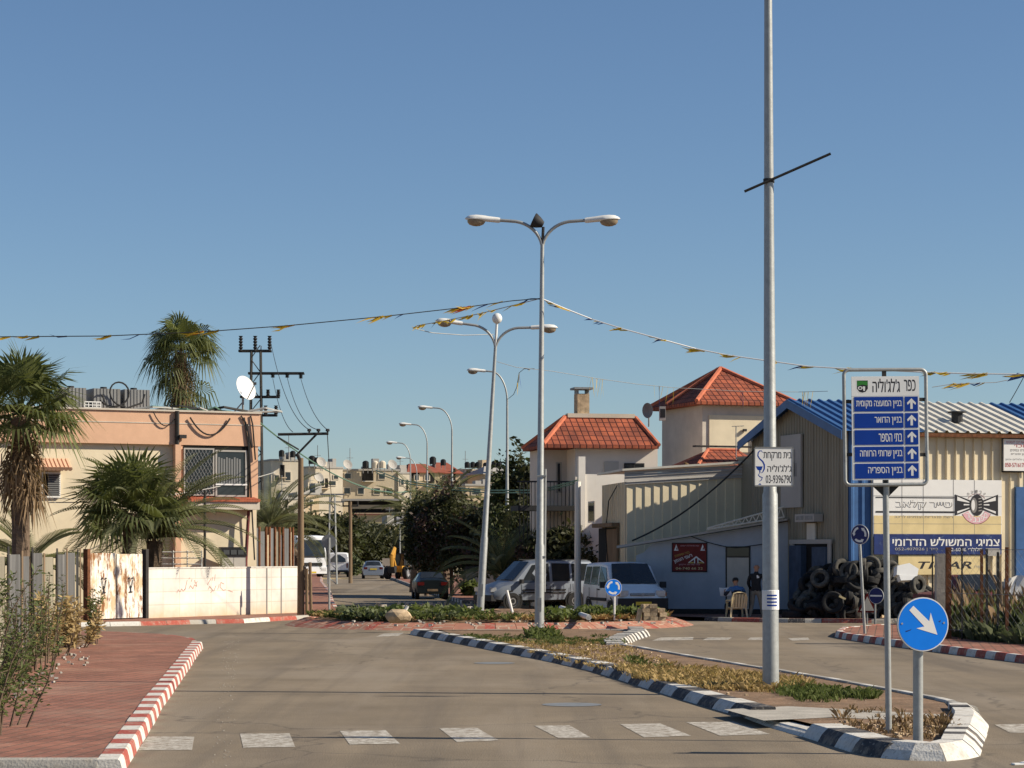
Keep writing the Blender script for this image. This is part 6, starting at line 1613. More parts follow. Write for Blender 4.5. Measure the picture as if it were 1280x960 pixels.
# silver hatchback, seen from behind
VH = [(-2.0, .4, .9, .98, .80, .66), (-1.9, .28, .93, 1.05, .84, .68), (-1.35, .25, .93, 1.38, .85, .6), (-.3, .25, .92, 1.42, .85, .62), (.4, .25, .92, 1.32, .85, .6), (1.1, .25, .92, .98, .84, .72), (1.8, .28, .78, .82, .8, .66), (2.0, .36, .6, .64, .7, .55)]
c = P(464, 722, 192); hb, S = car('hatchback', 'silver hatchback seen from behind, driving up the village street', 'car', (c.x, c.y + 2, 0.0), R(95), VH, 'paint_silver', (-1.25, 1.25), .3,
     [[(-1.3, .1), (-.3, .06), (-.3, .9), (-1.1, .9)], [(-.2, .06), (.85, .06), (.4, .9), (-.2, .9)]], (1.05, 1.0, .68, .42, 1.3, .5), (-1.86, 1.02, .62, -1.38, 1.34, .5), 1)
q = MB(); q.b(-2.05, -1.9, -.78, .78, .3, .52); q.build('bumper', M['paint_silver'], hb)
q = MB(); q.b(-2.03, -2.0, -.27, .27, .72, .84); q.build('number_plate', M['plate_yellow'], hb)
for s in (-1, 1):
    q = MB(); q.box((-1.93, s * .62, .86), (.16, .26, .16)); q.build('tail_light', M['tail_red'], hb); q = MB(); q.box((.75, s * .95, .98), (.1, .16, .12)); q.build('mirror', M['bumper'], hb)
# dark estate in the tree shade
VD = [(-2.2, .42, .92, 1.0, .82, .68), (-2.1, .32, .94, 1.06, .86, .7), (-1.55, .3, .94, 1.12, .87, .62), (-1.0, .28, .93, 1.42, .87, .6), (.2, .28, .93, 1.44, .87, .62), (.8, .28, .93, 1.3, .87, .6), (1.3, .28, .93, 1.0, .86, .72), (2.0, .3, .8, .84, .82, .66), (2.2, .36, .64, .68, .74, .55)]
c = P(535, 748, 108); dc, S = car('parked_car', 'dark saloon car seen from behind in the tree shade', 'car', (c.x, c.y + 2.2, 0), R(96), [tuple(v * .86 for v in q_) for q_ in VD], 'paint_dark', (-1.2, 1.16), .27,
     [[(-.86, .1), (-.17, .06), (-.17, .9), (-.69, .9)], [(-.09, .06), (.82, .06), (.56, .9), (-.09, .9)]], (1.07, .88, .6, .7, 1.1, .45), (-1.33, .93, .53, -.9, 1.17, .45), 1)
q = MB(); q.b(-1.95, -1.82, -.7, .7, .31, .52); q.build('bumper', M['paint_dark'], dc); q = MB(); q.b(-1.96, -1.952, -.24, .24, .38, .48); q.build('number_plate', M['wood'], dc)  # plate in a dull tone: the tree shade is put into its colour
for s in (-1, 1): q = MB(); q.box((-1.85, s * .53, .72), (.12, .3, .15)); q.build('tail_light', M['tail_red'], dc)
# white lorry
c = P(390, 722, 196); lr = thing('lorry', 'white lorry parked nose towards us beyond the wooden pole', 'lorry', (c.x, c.y, 0), R(-62))
kz = 196 / F
zq = lambda py: (722 - py) * kz
q = MB(); q.extr([(-1.9, -1.24, .75), (.05, -1.24, .62), (.12, -1.24, zq(697)), (-.12, -1.24, zq(671)), (-.3, -1.24, zq(669)), (-1.9, -1.24, zq(668))], (0, 2.48, 0)); q.build('cab', M['paint_white'], lr)
q = MB(); q.poly([(.13, -1.12, zq(696)), (.13, 1.12, zq(696)), (-.08, 1.08, zq(674)), (-.08, -1.08, zq(674))]); q.build('windscreen', M['glass'], lr)
q = MB(); q.b(.08, .16, -1.1, 1.1, zq(695.8), zq(694)); q.tube([(.16, -.5, zq(695)), (.12, .2, zq(690))], .02, 4); q.build('wiper', M['bumper'], lr)
for (za_, zb_) in ((706.5, 702.5), (715.8, 712.7)): q = MB(); q.b(.06, .17, -.85, .85, zq(za_), zq(zb_)); q.build('grille', M['black'], lr)
text('TRANSPORT'[:0] or 'II', .01, .01, M['letter_grey'], lr, 0, 0, 0) if False else None
q = MB(); q.b(.02, .2, -1.24, 1.24, .38, .95); q.build('bumper', M['paint_white'], lr)
q = MB(); q.b(.2, .21, -.3, .3, .42, .56); q.build('number_plate', M['plate_yellow'], lr)
for s in (-1, 1):
    q = MB(); q.b(.19, .215, s * .95 - .2, s * .95 + .2, .6, .82); q.build('headlight', M['lens'], lr)
    q = MB(); q.b(-.2, .1, s * 1.42 - .1, s * 1.42 + .1, zq(693), zq(679)); q.tube([(-.1, s * 1.2, zq(680)), (-.05, s * 1.42, zq(681))], .03, 5); q.build('mirror', M['bumper'], lr)
    for x in (-.75, -4.4, -5.7): wheel(lr, x, s * 1.05, .5, .3)
q = MB(); q.b(-8.2, -2.1, -1.25, 1.25, 1.05, zq(672)); q.build('cargo_body', M['corr_zinc'], lr); q = MB(); q.b(-8.0, -.2, -.5, .5, .6, 1.0); q.build('chassis', M['bumper'], lr)
# white delivery van beside it
VT = [(-2.3, .5, 1.2, 2.0, .86, .74), (-2.2, .42, 1.2, 2.1, .9, .8), (1.0, .4, 1.2, 2.1, .9, .8), (1.55, .4, 1.15, 1.25, .9, .8), (2.2, .42, .9, .95, .84, .7)]
c = P(421, 721, 205); dv, S = car('delivery_van', 'white panel van seen from behind, parked beside the lorry', 'van', (c.x, c.y + 2.3, 0), R(93), VT, 'paint_white', (-1.4, 1.4), .34, [[(.35, .1), (1.3, .06), (.95, .85), (.35, .85)]], (1.6, 1.28, .76, 1.05, 2.0, .66), (-2.28, 1.28, .66, -2.22, 1.9, .56), 1)
for s in (-1, 1): q = MB(); q.box((-2.3, s * .76, 1.0), (.06, .12, .4)); q.build('tail_light', M['tail_red'], dv)
q = MB(); q.b(-2.4, -2.24, -.85, .85, .42, .6); q.build('bumper', M['bumper'], dv)
# yellow backhoe
c = P(500, 721, 180); ex_ = thing('backhoe', 'yellow backhoe loader with a raised folded arm on the far pavement', 'digger', (c.x, c.y, .1), R(72)); ex_.scale = (.78, .78, .78); kz = 186 / F
q = MB(); q.b(-1.3, 1.2, -.7, .7, .7, 1.3); q.extr([(1.2, -.5, .8), (2.4, -.5, .8), (2.4, -.5, 1.3), (1.2, -.5, 1.5)], (0, 1, 0)); q.build('body', M['paint_yellow'], ex_)
q = MB(); q.b(-.7, .8, -.68, .68, 1.3, 2.4); cabn = q.build('cab', M['glass'], ex_); q = MB(); q.b(-.8, .9, -.74, .74, 2.4, 2.52)
for x in (-.7, .8):
    for y in (-.68, .68): q.b(x - .05, x + .05, y - .05, y + .05, 1.3, 2.4)
q.build('roof', M['bumper'], cabn)
for s in (-1, 1): wheel(ex_, -.8, s * .95, .65, .4); wheel(ex_, 1.7, s * .85, .45, .3)
q = MB()
for (a, b_) in (((-1.3, 0, 1.0), (-1.9, 0, 2.0)), ((-1.9, 0, 2.0), (-1.5, 0, 3.0)), ((-1.5, 0, 3.0), (-2.3, 0, 2.3)), ((-2.3, 0, 2.3), (-2.2, 0, 1.2))): q.tube([a, b_], [.2, .17], 6)
q.build('arm', M['paint_yellow'], ex_); q = MB(); q.extr([(-2.5, -.35, 1.2), (-1.8, -.35, 1.3), (-1.9, -.35, .7), (-2.3, -.35, .6)], (0, .7, 0)); q.build('bucket', M['bumper'], ex_)
q = MB(); q.extr([(2.5, -1.1, .2), (3.2, -1.1, .2), (2.6, -1.1, 1.0)], (0, 2.2, 0)); q.tube([(1.2, -.6, 1.2), (2.6, -.6, .6)], .1, 5); q.tube([(1.2, .6, 1.2), (2.6, .6, .6)], .1, 5); q.build('front_bucket', M['paint_yellow'], ex_)
# reddish pickup behind the fence
VP = [(-2.2, .45, .95, 1.0, .82, .7), (-.6, .4, .95, 1.02, .86, .72), (-.5, .4, .95, 1.5, .86, .66), (.4, .4, .95, 1.52, .86, .66), (1.0, .4, .95, 1.05, .86, .74), (2.1, .45, .82, .88, .8, .66)]
c = P(1212, 760, 67); pk, S = car('pickup_truck', 'dull red pickup behind the tall weeds and the wire fence', 'pickup', (c.x, c.y, 0), R(-78), VP, 'paint_maroon', (-1.4, 1.4), .33, [[(-.42, .08), (.75, .06), (.45, .9), (-.42, .9)]], (.98, 1.06, .7, .45, 1.48, .56), (-.56, 1.06, .64, -.52, 1.42, .56), 1)

# ---------------------------------------------------------------- tyres
def tyre_mesh(r, w, m):
    q = MB(); a = r * .56
    q.lathe([(a, -w * .36), (r * .72, -w * .5), (r * .9, -w * .5), (r * .97, -w * .42), (r, -w * .3), (r * .985, -w * .1), (r, -w * .08), (r, w * .08), (r * .985, w * .1), (r, w * .3), (r * .97, w * .42), (r * .9, w * .5), (r * .72, w * .5), (a, w * .36), (a * 1.06, w * .3), (r * .86, 0.2 * w), (r * .86, -.2 * w), (a * 1.06, -w * .3)], 24, None, 0, True)
    o = q.build('tyre', M[m], None, smooth=35); return o
protos = [tyre_mesh(.31, .19, 'black_rubber'), tyre_mesh(.34, .22, 'black_rubber'), tyre_mesh(.30, .18, 'tyre_dusty')]
r_ = random.Random(21); used = []
def put_tyre(p, rot, k, lab):
    o = protos[k] if protos[k].get('label') is None else None
    if o is None: o = protos[k].copy(); COL.objects.link(o)
    o.location = p; o.rotation_euler = rot
    tag(o, lab, 'tyre', 'old tyres heaped against the workshop')
HL = 'black worn tyre in the heap against the shaded gable'
# heap profile along the photo: (px, top py)
prof = [(985, 752), (1000, 735), (1015, 716), (1040, 705), (1065, 702), (1095, 700), (1120, 707), (1140, 720), (1160, 742)]
def top_at(px):
    for a, b in zip(prof, prof[1:]):
        if a[0] <= px <= b[0]: return lerp(a[1], b[1], (px - a[0]) / (b[0] - a[0]))
    return 770
for row in range(11):
    for k in range(21):
        px = 982 + k * 9 + (row % 2) * 4.5 + r_.uniform(-3, 3); z = .28 + row * .19 + r_.uniform(-.08, .08)
        Yb_ = lerp(73.9, 73.0, max(0, min(1, (px - 1060) / 90))) + (.28 * row if px < 1065 else .12 * row) * .8 + r_.uniform(-.1, .25)
        if px < 1060:
            k_ = (px - 640) / F; g_ = Vector((-math.sin(A2), math.cos(A2))); Yw = CO.y + g_.y * (k_ * CO.y - CO.x) / (g_.x - k_ * g_.y) - .45
        else: Yw = CO.y + math.sin(A2) * max(0, WT(px, 700)[0]) - .4
        Yb_ = min(Yb_, Yw)
        py = HOR + (H - z) * F / Yb_
        if px < 978 or px > 1160 or py < top_at(px) + 5: continue
        mode = r_.random()
        rot = (R(90 + r_.uniform(-30, 25)), r_.uniform(-.2, .2), r_.uniform(-.7, .7)) if mode < .62 else (R(r_.uniform(-40, 40)), R(r_.uniform(-40, 40)), 0) if mode < .85 else (R(90), R(r_.uniform(-20, 20)), R(90 + r_.uniform(-35, 35)))
        pos = P(px, py, Yb_)
        put_tyre(pos, rot, r_.choice((0, 1, 2, 2)) if px < 1105 else r_.choice((2, 2, 0)), HL if px < 1062 else 'dusty worn tyre in the sunlit end of the heap' if px > 1105 else 'black worn tyre in the middle of the heap before the blue sheet')
t = P(1041, 753, 73.2); put_tyre(t, (R(84), 0, R(-8)), 1, 'large tyre standing upright at the front foot of the heap')
t = P(1025, 723, 74.0); put_tyre(t, (R(72), .2, R(-25)), 2, 'dusty tyre leaning out above the large upright one')
t = P(1085, 757, 72.8); put_tyre(t, (R(82), 0, R(20)), 0, 'tyre standing behind the triangular warning sign')
t = P(1147, 731, 72.6); put_tyre(t, (R(88), .5, R(38)), 2, 'tilted dusty tyre nearest the concrete fence post')
c = P(1133, 712, 72.5); q = MB(); q.extr([(-.32, -.02, -.16), (.3, -.02, -.3), (.38, -.02, .02), (.1, -.02, .2), (-.28, -.02, .12)], (0, .35, 0)); q.extr([(-.2, -.03, -.34), (.28, -.03, -.32), (.3, -.03, -.2), (-.25, -.03, -.16)], (0, .3, 0))
tag(q.build('torn_box', M['paper'], None, loc=c, rot=(R(-12), 0, .15)), 'torn white box thrown on top of the tyres', 'box')
q = MB(); c = P(1053, 747, 72.9); q.box((0, 0, 0), (.22, .04, .06), rot=Matrix.Rotation(.45, 3, 'Y')); tag(q.build('wood_offcut', M['sign_cream'], None, loc=c), 'small pale wood offcut stuck among the black tyres', 'wood')

# ---------------------------------------------------------------- the fenced plot
FA, FB = G(1166, 797, .14), G(1300, 806, .14)
fn = thing('wire_fence', 'sagging wire fence on rusty and dark posts before tall weeds', 'fence', FA)
def fpost(px, yb, yt, w, m, name='post', lean=0):
    t = (px - 1166) / 134; Yp = lerp(FA.y, FB.y, t); b = P(px, yb, Yp); b.z = .05; z = P(0, yt, Yp).z
    q = MB(); q.box(((b.x + lean * .5), b.y, z / 2), (w, w, z), 0, 0, Matrix.Rotation(lean * .3, 3, 'Y')); q.build(name, M[m], fn, world=True)
    return Vector((b.x, b.y, z))
fpost(1176, 797, 692, .24, 'concrete', 'concrete_post'); fpost(1185.5, 797, 684, .12, 'rust', 'rusty_post'); fpost(1202.5, 795, 684, .035, 'iron'); fpost(1227, 795, 686, .06, 'rust'); fpost(1233.5, 795, 686, .05, 'iron'); fpost(1247.5, 796, 690, .05, 'iron'); fpost(1258.5, 800, 684, .07, 'rust'); fpost(1290, 800, 684, .07, 'rust'); fpost(1165.5, 795, 692, .03, 'iron')
q = MB(); a = P(1236, 712, 56); b_ = P(1250, 740, 56); q.tube([a, b_], .03, 6); a = P(1250, 714, 55.5); b_ = P(1253, 795, 55.5); q.tube([a, b_], .035, 6); q.build('brace', M['wood'], fn, world=True)
q = MB(); n = 17
for k in range(-14, n):
    for s in (-1, 1):
        pts = []
        for i in range(12):
            u = (k + .5) / n + s * i / 11 * .55 + (0 if s > 0 else .55); z = .3 + i / 11 * 1.9
            if 0 <= u <= 1: p = Vector(FA).lerp(Vector(FB), u); pts.append((p.x, p.y, z))
        if len(pts) > 1: q.tube([pts[0], pts[-1]], .0022, 3, 0, False)
for z in (.35, 1.2, 2.2): q.tube([(FA.x, FA.y, z), (FB.x, FB.y, z)], .006, 4)
q.build('wire_mesh', M['galv_dark'], fn, world=True)
c = P(1272, 749, 60.5); q = MB(); r_ = random.Random(2); pts = []
for i in range(5):
    for j in range(5): pts.append(Vector((-.33 + .17 * i + r_.uniform(-.02, .02), r_.uniform(-.05, .05), 1.08 * j / 4 * (1 if i else .93) + r_.uniform(-.03, .03))))
q.mesh(pts + [p + Vector((0, .06, 0)) for p in pts], [(i * 5 + j, (i + 1) * 5 + j, (i + 1) * 5 + j + 1, i * 5 + j + 1) for i in range(4) for j in range(4)] + [(25 + i * 5 + j, 25 + i * 5 + j + 1, 25 + (i + 1) * 5 + j + 1, 25 + (i + 1) * 5 + j) for i in range(4) for j in range(4)])
tag(q.build('crumpled_sheet', M['sign_white'], None, loc=(c.x, c.y, .45)), 'crumpled white plastic sheet propped up behind the wire fence', 'sheet')
c = P(1257, 745, 60.8); q = MB(); q.b(-.16, .16, -.1, .2, 0, .1); q.b(-.15, .15, -.09, .19, .1, .9); tag(q.build('grey_bin', M['galv_dark'], None, loc=(c.x, c.y, .5)), 'dark grey bin beside the crumpled white sheet', 'bin')
# ---------------------------------------------------------------- people
def skin_body(name, joints, edges, root, regions, parent, mats, levels=2):
    """one continuous figure grown round a skeleton; regions(co) -> material index"""
    names = list(joints); me = bpy.data.meshes.new(name)
    me.from_pydata([joints[n_][0] for n_ in names], [(names.index(a), names.index(b)) for a, b in edges], [])
    o = bpy.data.objects.new(name, me); COL.objects.link(o)
    md = o.modifiers.new('skin', 'SKIN'); md.use_smooth_shade = True
    sv_ = me.skin_vertices[0].data if me.skin_vertices else None
    if sv_ is None:
        bm = bmesh.new(); bm.from_mesh(me); bm.verts.layers.skin.verify(); bm.to_mesh(me); bm.free(); sv_ = me.skin_vertices[0].data
    for i, n_ in enumerate(names):
        rr = joints[n_][1]; sv_[i].radius = rr if isinstance(rr, tuple) else (rr, rr); sv_[i].use_root = (n_ == root)
    ss = o.modifiers.new('sub', 'SUBSURF'); ss.levels = ss.render_levels = levels
    dg = bpy.context.evaluated_depsgraph_get(); dg.update()
    m2 = bpy.data.meshes.new_from_object(o.evaluated_get(dg)); bpy.data.objects.remove(o)
    m2.name = name; m2.materials.clear()
    for m in mats: m2.materials.append(m)
    for p in m2.polygons: p.use_smooth = True; p.material_index = regions(p.center)
    o = bpy.data.objects.new(name, m2); COL.objects.link(o); o.parent = parent; return o
def add_hand(J, E, key, wrist, d, curl, s=1):
    d = Vector(d).normalized(); side = Vector(curl).cross(d).normalized(); c = Vector(curl).normalized()
    w = Vector(wrist); J[key + 'palm'] = (w + d * .07, (.032, .022)); E.append((key + 'w', key + 'palm'))
    for i, (off_, ln) in enumerate(((-.03, .065), (-.01, .075), (.01, .07), (.03, .055))):
        a = w + d * .09 + side * off_; b = a + d * ln * .6 + c * .01; e = b + (d * .6 + c * .8).normalized() * ln * .55
        for nm, p in (('a', a), ('b', b), ('c', e)): J[f'{key}f{i}{nm}'] = (p, .0095)
        E += [(key + 'palm', f'{key}f{i}a'), (f'{key}f{i}a', f'{key}f{i}b'), (f'{key}f{i}b', f'{key}f{i}c')]
    a = w + d * .045 - side * .035; b = a + (d * .7 - side * .7 + c * .4) * .05
    J[key + 'ta'] = (a, .012); J[key + 'tb'] = (b, .010); E += [(key + 'palm', key + 'ta'), (key + 'ta', key + 'tb')]
def face_bits(parent, c, fwd, hr=.1):
    """ears and face details on a head centred at c, looking along fwd"""
    f = Vector(fwd).normalized(); s = Vector((-f.y, f.x, 0)); c = Vector(c); q = MB()
    for k in (-1, 1):
        e = c + s * k * hr * .86 - Vector((0, 0, .01)); q.mesh([e + f * .02 + Vector((0, 0, .03)), e - f * .02 + Vector((0, 0, .03)), e - f * .015 - Vector((0, 0, .03)), e + f * .015 - Vector((0, 0, .03)), e + s * k * .02 - f * .012 + Vector((0, 0, .012)), e + s * k * .018 - f * .01 - Vector((0, 0, .012))], [(0, 1, 4), (1, 2, 5, 4), (2, 3, 5), (3, 0, 4, 5)])
    q.build('ears', M['skin'], parent)
    q = MB()
    for k in (-1, 1): q.disc(c + f * hr * 1.0 + s * k * .032 + Vector((0, 0, .005)), .012, 'y', 8)
    q.build('eyes', M['bumper'], parent)
    q = MB(); n_ = c + f * hr * 1.0 - Vector((0, 0, .02)); q.mesh([n_ + Vector((0, 0, .03)), n_ + s * .014 - Vector((0, 0, .012)), n_ - s * .014 - Vector((0, 0, .012)), n_ + f * .022 - Vector((0, 0, .008))], [(0, 1, 3), (0, 3, 2), (1, 2, 3)]); q.build('nose', M['skin'], parent)
    q = MB(); m_ = c + f * hr * .97 - Vector((0, 0, .055)); q.poly([m_ + s * .022, m_ - s * .022, m_ - s * .02 - Vector((0, 0, .008)), m_ + s * .02 - Vector((0, 0, .008))]); q.build('mouth', M['graffiti_red'], parent)
# standing man, seen from behind, turned to the right
b = P(945, 778, 75.0)
pm = thing('person', 'bald man in a black jacket and khaki trousers standing by the annex door', 'person', (b.x, b.y, 0.0), R(-22))
J = {'pel': ((0, 0, .95), (.15, .11)), 'waist': ((0, .01, 1.1), (.15, .11)), 'chest': ((.0, .03, 1.32), (.175, .12)), 'neck0': ((0, .02, 1.48), (.09, .08)), 'neck': ((-.0, .045, 1.55), .055), 'h0': ((-.0, .06, 1.62), (.075, .085)), 'h1': ((-.0, .065, 1.69), (.083, .1)), 'h2': ((-.0, .055, 1.755), (.06, .075)),
     'ls': ((-.19, .03, 1.43), .07), 'le': ((-.27, .03, 1.17), .052), 'lw': ((-.22, .16, .98), .035), 'rs': ((.19, .03, 1.43), .07), 're': ((.28, .05, 1.17), .052), 'rw': ((.22, .2, 1.02), .035),
     'lh': ((-.10, 0, .90), .095), 'lk': ((-.14, .04, .50), .065), 'la': ((-.19, -.04, .10), .048), 'lt': ((-.22, .12, .045), (.045, .035)), 'rh': ((.10, 0, .90), .095), 'rk': ((.15, .06, .50), .065), 'ra': ((.22, .02, .10), .048), 'rt': ((.27, .18, .045), (.045, .035))}
E = [('pel', 'waist'), ('waist', 'chest'), ('chest', 'neck0'), ('neck0', 'neck'), ('neck', 'h0'), ('h0', 'h1'), ('h1', 'h2'), ('chest', 'ls'), ('ls', 'le'), ('le', 'lw'), ('chest', 'rs'), ('rs', 're'), ('re', 'rw'), ('pel', 'lh'), ('lh', 'lk'), ('lk', 'la'), ('la', 'lt'), ('pel', 'rh'), ('rh', 'rk'), ('rk', 'ra'), ('ra', 'rt')]
add_hand(J, E, 'l', J['lw'][0], (.25, .8, -.4), (.8, .2, .1)); add_hand(J, E, 'r', J['rw'][0], (-.25, .8, -.4), (-.8, .2, .1))
lw, rw = Vector(J['lw'][0]), Vector(J['rw'][0])
def reg(c):
    if c.z > 1.545: return 0
    if min((c - lw - Vector((.03, .08, -.04))).length, (c - rw - Vector((-.03, .08, -.04))).length) < .12 and c.z < 1.1: return 0
    if c.z > .93: return 1
    return 2 if c.z > .085 else 3
skin_body('body', J, E, 'pel', reg, pm, [M['skin'], M['jacket'], M['trousers'], M['shoe']])
face_bits(pm, (0, .07, 1.68), (0, 1, 0), .095)
q = MB()
for (x, z, r1) in ((.075, 1.40, .03), (.105, 1.365, .028), (.07, 1.35, .02)): q.disc((x, -.098, z), r1, 'y', 10)
q.build('jacket_print', M['sign_white'], pm)
# seated man, seen from behind, reading
b = P(921, 777, 74.7); hd = R(12)
ps = thing('person', 'seated man in a blue-shouldered shirt reading a sheet of paper, seen from behind', 'person', (b.x, b.y, 0), hd)
J = {'pel': ((0, 0, .54), (.16, .12)), 'waist': ((0, -.02, .7), (.16, .11)), 'chest': ((0, .03, .92), (.18, .12)), 'neck0': ((0, .07, 1.06), (.09, .08)), 'neck': ((.0, .10, 1.12), .055), 'h0': ((.0, .14, 1.18), (.075, .085)), 'h1': ((.0, .155, 1.25), (.083, .1)), 'h2': ((.0, .15, 1.31), (.06, .07)),
     'ls': ((-.2, .04, 1.03), .07), 'le': ((-.34, .12, .80), .052), 'lw': ((-.28, .34, .88), .035), 'rs': ((.2, .04, 1.03), .07), 're': ((.3, .12, .80), .052), 'rw': ((.12, .36, .84), .035),
     'lh': ((-.11, .08, .52), .095), 'lk': ((-.2, .47, .52), .068), 'la': ((-.2, .46, .10), .048), 'lt': ((-.22, .62, .045), (.045, .035)), 'rh': ((.11, .08, .52), .095), 'rk': ((.2, .47, .52), .068), 'ra': ((.22, .40, .10), .048), 'rt': ((.24, .56, .045), (.045, .035))}
E = E[:21]
add_hand(J, E, 'l', J['lw'][0], (.1, .6, .5), (.9, 0, .2)); add_hand(J, E, 'r', J['rw'][0], (-.4, .6, .4), (-.7, .2, .3))
lw2, rw2 = Vector(J['lw'][0]), Vector(J['rw'][0])
def reg2(c):
    if c.z > 1.10: return 0
    if min((c - lw2 - Vector((.01, .07, .05))).length, (c - rw2 - Vector((-.04, .07, .04))).length) < .11: return 0
    if c.z > .93 and c.y < .3: return 1
    if c.z > .6 and c.y < .42: return 4
    return 2 if c.z > .085 else 3
skin_body('body', J, E, 'pel', reg2, ps, [M['skin'], M['shirt_blue'], M['shirt_dark'], M['shoe'], M['shirt_dark']])
face_bits(ps, (0, .16, 1.24), (0, 1, -.15), .095)
q = MB(); Mx = Matrix.Translation((0, .14, 1.255)) @ Matrix.Rotation(R(-22), 4, 'X'); q.lathe([(.088, -.03), (.098, .0), (.096, .04), (.075, .08), (.03, .1), (0, .102)], 14, Mx @ Matrix.Diagonal((1, 1.12, 1, 1))); q.build('hair', M['hair'], ps, smooth=60)
pa = thing('newspaper', 'white sheet of paper held up by the seated man', 'paper', (b.x, b.y, 0), hd)
q = MB(); q.mesh([(-.40, .43, .78), (-.22, .50, .76), (-.03, .44, .80), (-.42, .50, 1.04), (-.24, .56, 1.02), (-.05, .5, 1.05)], [(0, 1, 4, 3), (1, 2, 5, 4)]); o = q.build('sheet', M['paper'], pa)
sd_ = o.modifiers.new('thick', 'SOLIDIFY'); sd_.thickness = .003
# plastic chair
ch = thing('plastic_chair', 'cream plastic armchair under the seated man', 'chair', (b.x, b.y, 0), hd)
q = MB(); q.b(-.23, .23, -.2, .24, .40, .43); q.b(-.23, .23, .22, .25, .36, .41); q.build('seat', M['plastic_cream'], ch)
q = MB()
for k in range(5): x = -.17 + .085 * k; q.extr([(x - .033, -.2, .42), (x + .033, -.2, .42), (x * 1.15 + .036, -.30, .84), (x * 1.15 - .036, -.30, .84)], (0, .015, 0))
q.tube([(-.24, -.22, .45), (-.25, -.28, .72), (-.2, -.31, .86), (-.08, -.325, .895), (.08, -.325, .895), (.2, -.31, .86), (.25, -.28, .72), (.24, -.22, .45)], .022, 8); q.build('backrest', M['plastic_cream'], ch)
for s in (-1, 1):
    q = MB(); q.tube([(s * .25, -.27, .66), (s * .285, -.1, .655), (s * .285, .18, .64), (s * .27, .22, .55)], [.02, .026, .026, .02], 8); q.build('armrest', M['plastic_cream'], ch)
    for (y0, y1, z0) in ((-.2, -.27, .45), (.21, .26, .6)):
        q = MB(); q.extr([(s * .23 - .03, y0, z0), (s * .23 + .03, y0, z0), (s * .28 + .022, y1, 0), (s * .28 - .022, y1, 0)], (0, .03, 0)); q.build('leg', M['plastic_cream'], ch)

# ---------------------------------------------------------------- palms and trees
def at(px, Y): p = P(px, HOR, Y); return Vector((p.x, p.y, 0))
fan_palm('fan_palm', 'stout fan palm with a brown dead skirt, rising behind the zinc fence', at(26, 69), 6.1, 2.3, 42, 11, 2.4, (.0, 0), .26)
fan_palm('fan_palm', 'low bushy fan palm spreading in front of the cream house wall', at(160, 76.5), 3.5, 2.15, 46, 12, 0, (.1, 0), .24)
fan_palm('fan_palm', 'tall fan palm with long hanging fronds behind the peach roof', at(226, 97), 10.3, 1.75, 36, 13, 3.2, (0, 0), .24, True)
date_palm('date_palm', 'young date palm arching its fronds over the white block wall', at(190, 77.3), 2.6, 3.6, 44, 14, (.1, 0), .24)
date_palm('date_palm', 'small date palm beside the fan palm with the dead skirt', at(38, 72), 1.7, 2.3, 14, 15, (0, 0), .2, [2.6, -2.4, 3.3, .3, -.6])
date_palm('date_palm', 'date palm with a leaning trunk behind the scrap-sheet fence', at(366, 104), 3.2, 3.6, 26, 16, (-1.0, 0), .26)
date_palm('date_palm', 'grey-green date palm nearest the lorry, behind the wooden pole', at(382, 128), 3.0, 3.4, 20, 17, (-1.2, 0), .26)
date_palm('date_palm', 'bushy date palm at the edge of the dark trees, over the street', at(520, 128), 3.8, 3.6, 30, 18, (.2, 0), .28)
date_palm('date_palm', 'date palm pale against the dark trees, behind the leaning lamp', at(628, 96), 1.3, 3.4, 26, 19, (0, 0), .25)
date_palm('date_palm', 'date palm with upright fronds at the top of the dark trees', at(556, 135), 4.6, 3.0, 22, 20, (0, 0), .26)
TG = 'dark trees right of the village street'
tree('broadleaf_tree', 'very dark dense tree right beside the village street kerb', at(533, 118), 4.7, (1.1, 1.6), 'bush_dark', 11000, .11, 31, mats2='bush_green', group=TG)
tree('broadleaf_tree', 'dark reddish-leaved tree between the two single lamps', at(565, 116), 4.9, (1.6, 1.8), 'bush_dark', 14000, .11, 32, mats2='bush_purple', group=TG)
tree('broadleaf_tree', 'dark tree with reddish leaves behind the leaning lamp', at(606, 114), 4.1, (1.8, 1.8), 'bush_dark', 13000, .11, 33, mats2='bush_purple', group=TG)
tree('broadleaf_tree', 'dark green tree before the villa balcony', at(652, 104), 3.9, (1.7, 1.6), 'bush_dark', 13000, .10, 34, mats2='bush_green', group=TG)
tree('broadleaf_tree', 'greyish-green tree between the near lamp and the pale concrete post', at(694, 97), 4.2, (1.2, 1.3), 'bush_dark', 10000, .09, 35, mats2='weed_grey', group=TG)
tree('broadleaf_tree', 'dark bush filling the gap under the villa, behind the silver van', at(700, 92.5), 3.0, (1.4, .9), 'bush_dark', 4500, .14, 36, group=TG)
tree('broadleaf_tree', 'tall dark tree on the left shoulder of the villa', at(652, 112), 6.8, (1.1, 1.1), 'bush_dark', 3000, .16, 37, group=TG)
tree('broadleaf_tree', 'light green bush with pale flowers below the villa eave', at(634, 112), 6.2, (.9, .9), 'bush_green', 2600, .15, 38, group=TG)
tree('broadleaf_tree', 'dense green tree in the gap beyond the parked hatchback', at(452, 232), 4.2, (2.4, 2.4), 'bush_dark', 8000, .22, 39, group='trees across the end of the village street')
tree('broadleaf_tree', 'dark round tree left of the brown house at the end of the street', at(470, 240), 5.0, (2.6, 2.4), 'bush_dark', 8000, .22, 40, group='trees across the end of the village street')
tree('broadleaf_tree', 'dark green tree behind the lattice pole', at(424, 228), 5.4, (2.4, 2.4), 'bush_dark', 8000, .22, 41, mats2='bush_green', group='trees across the end of the village street')
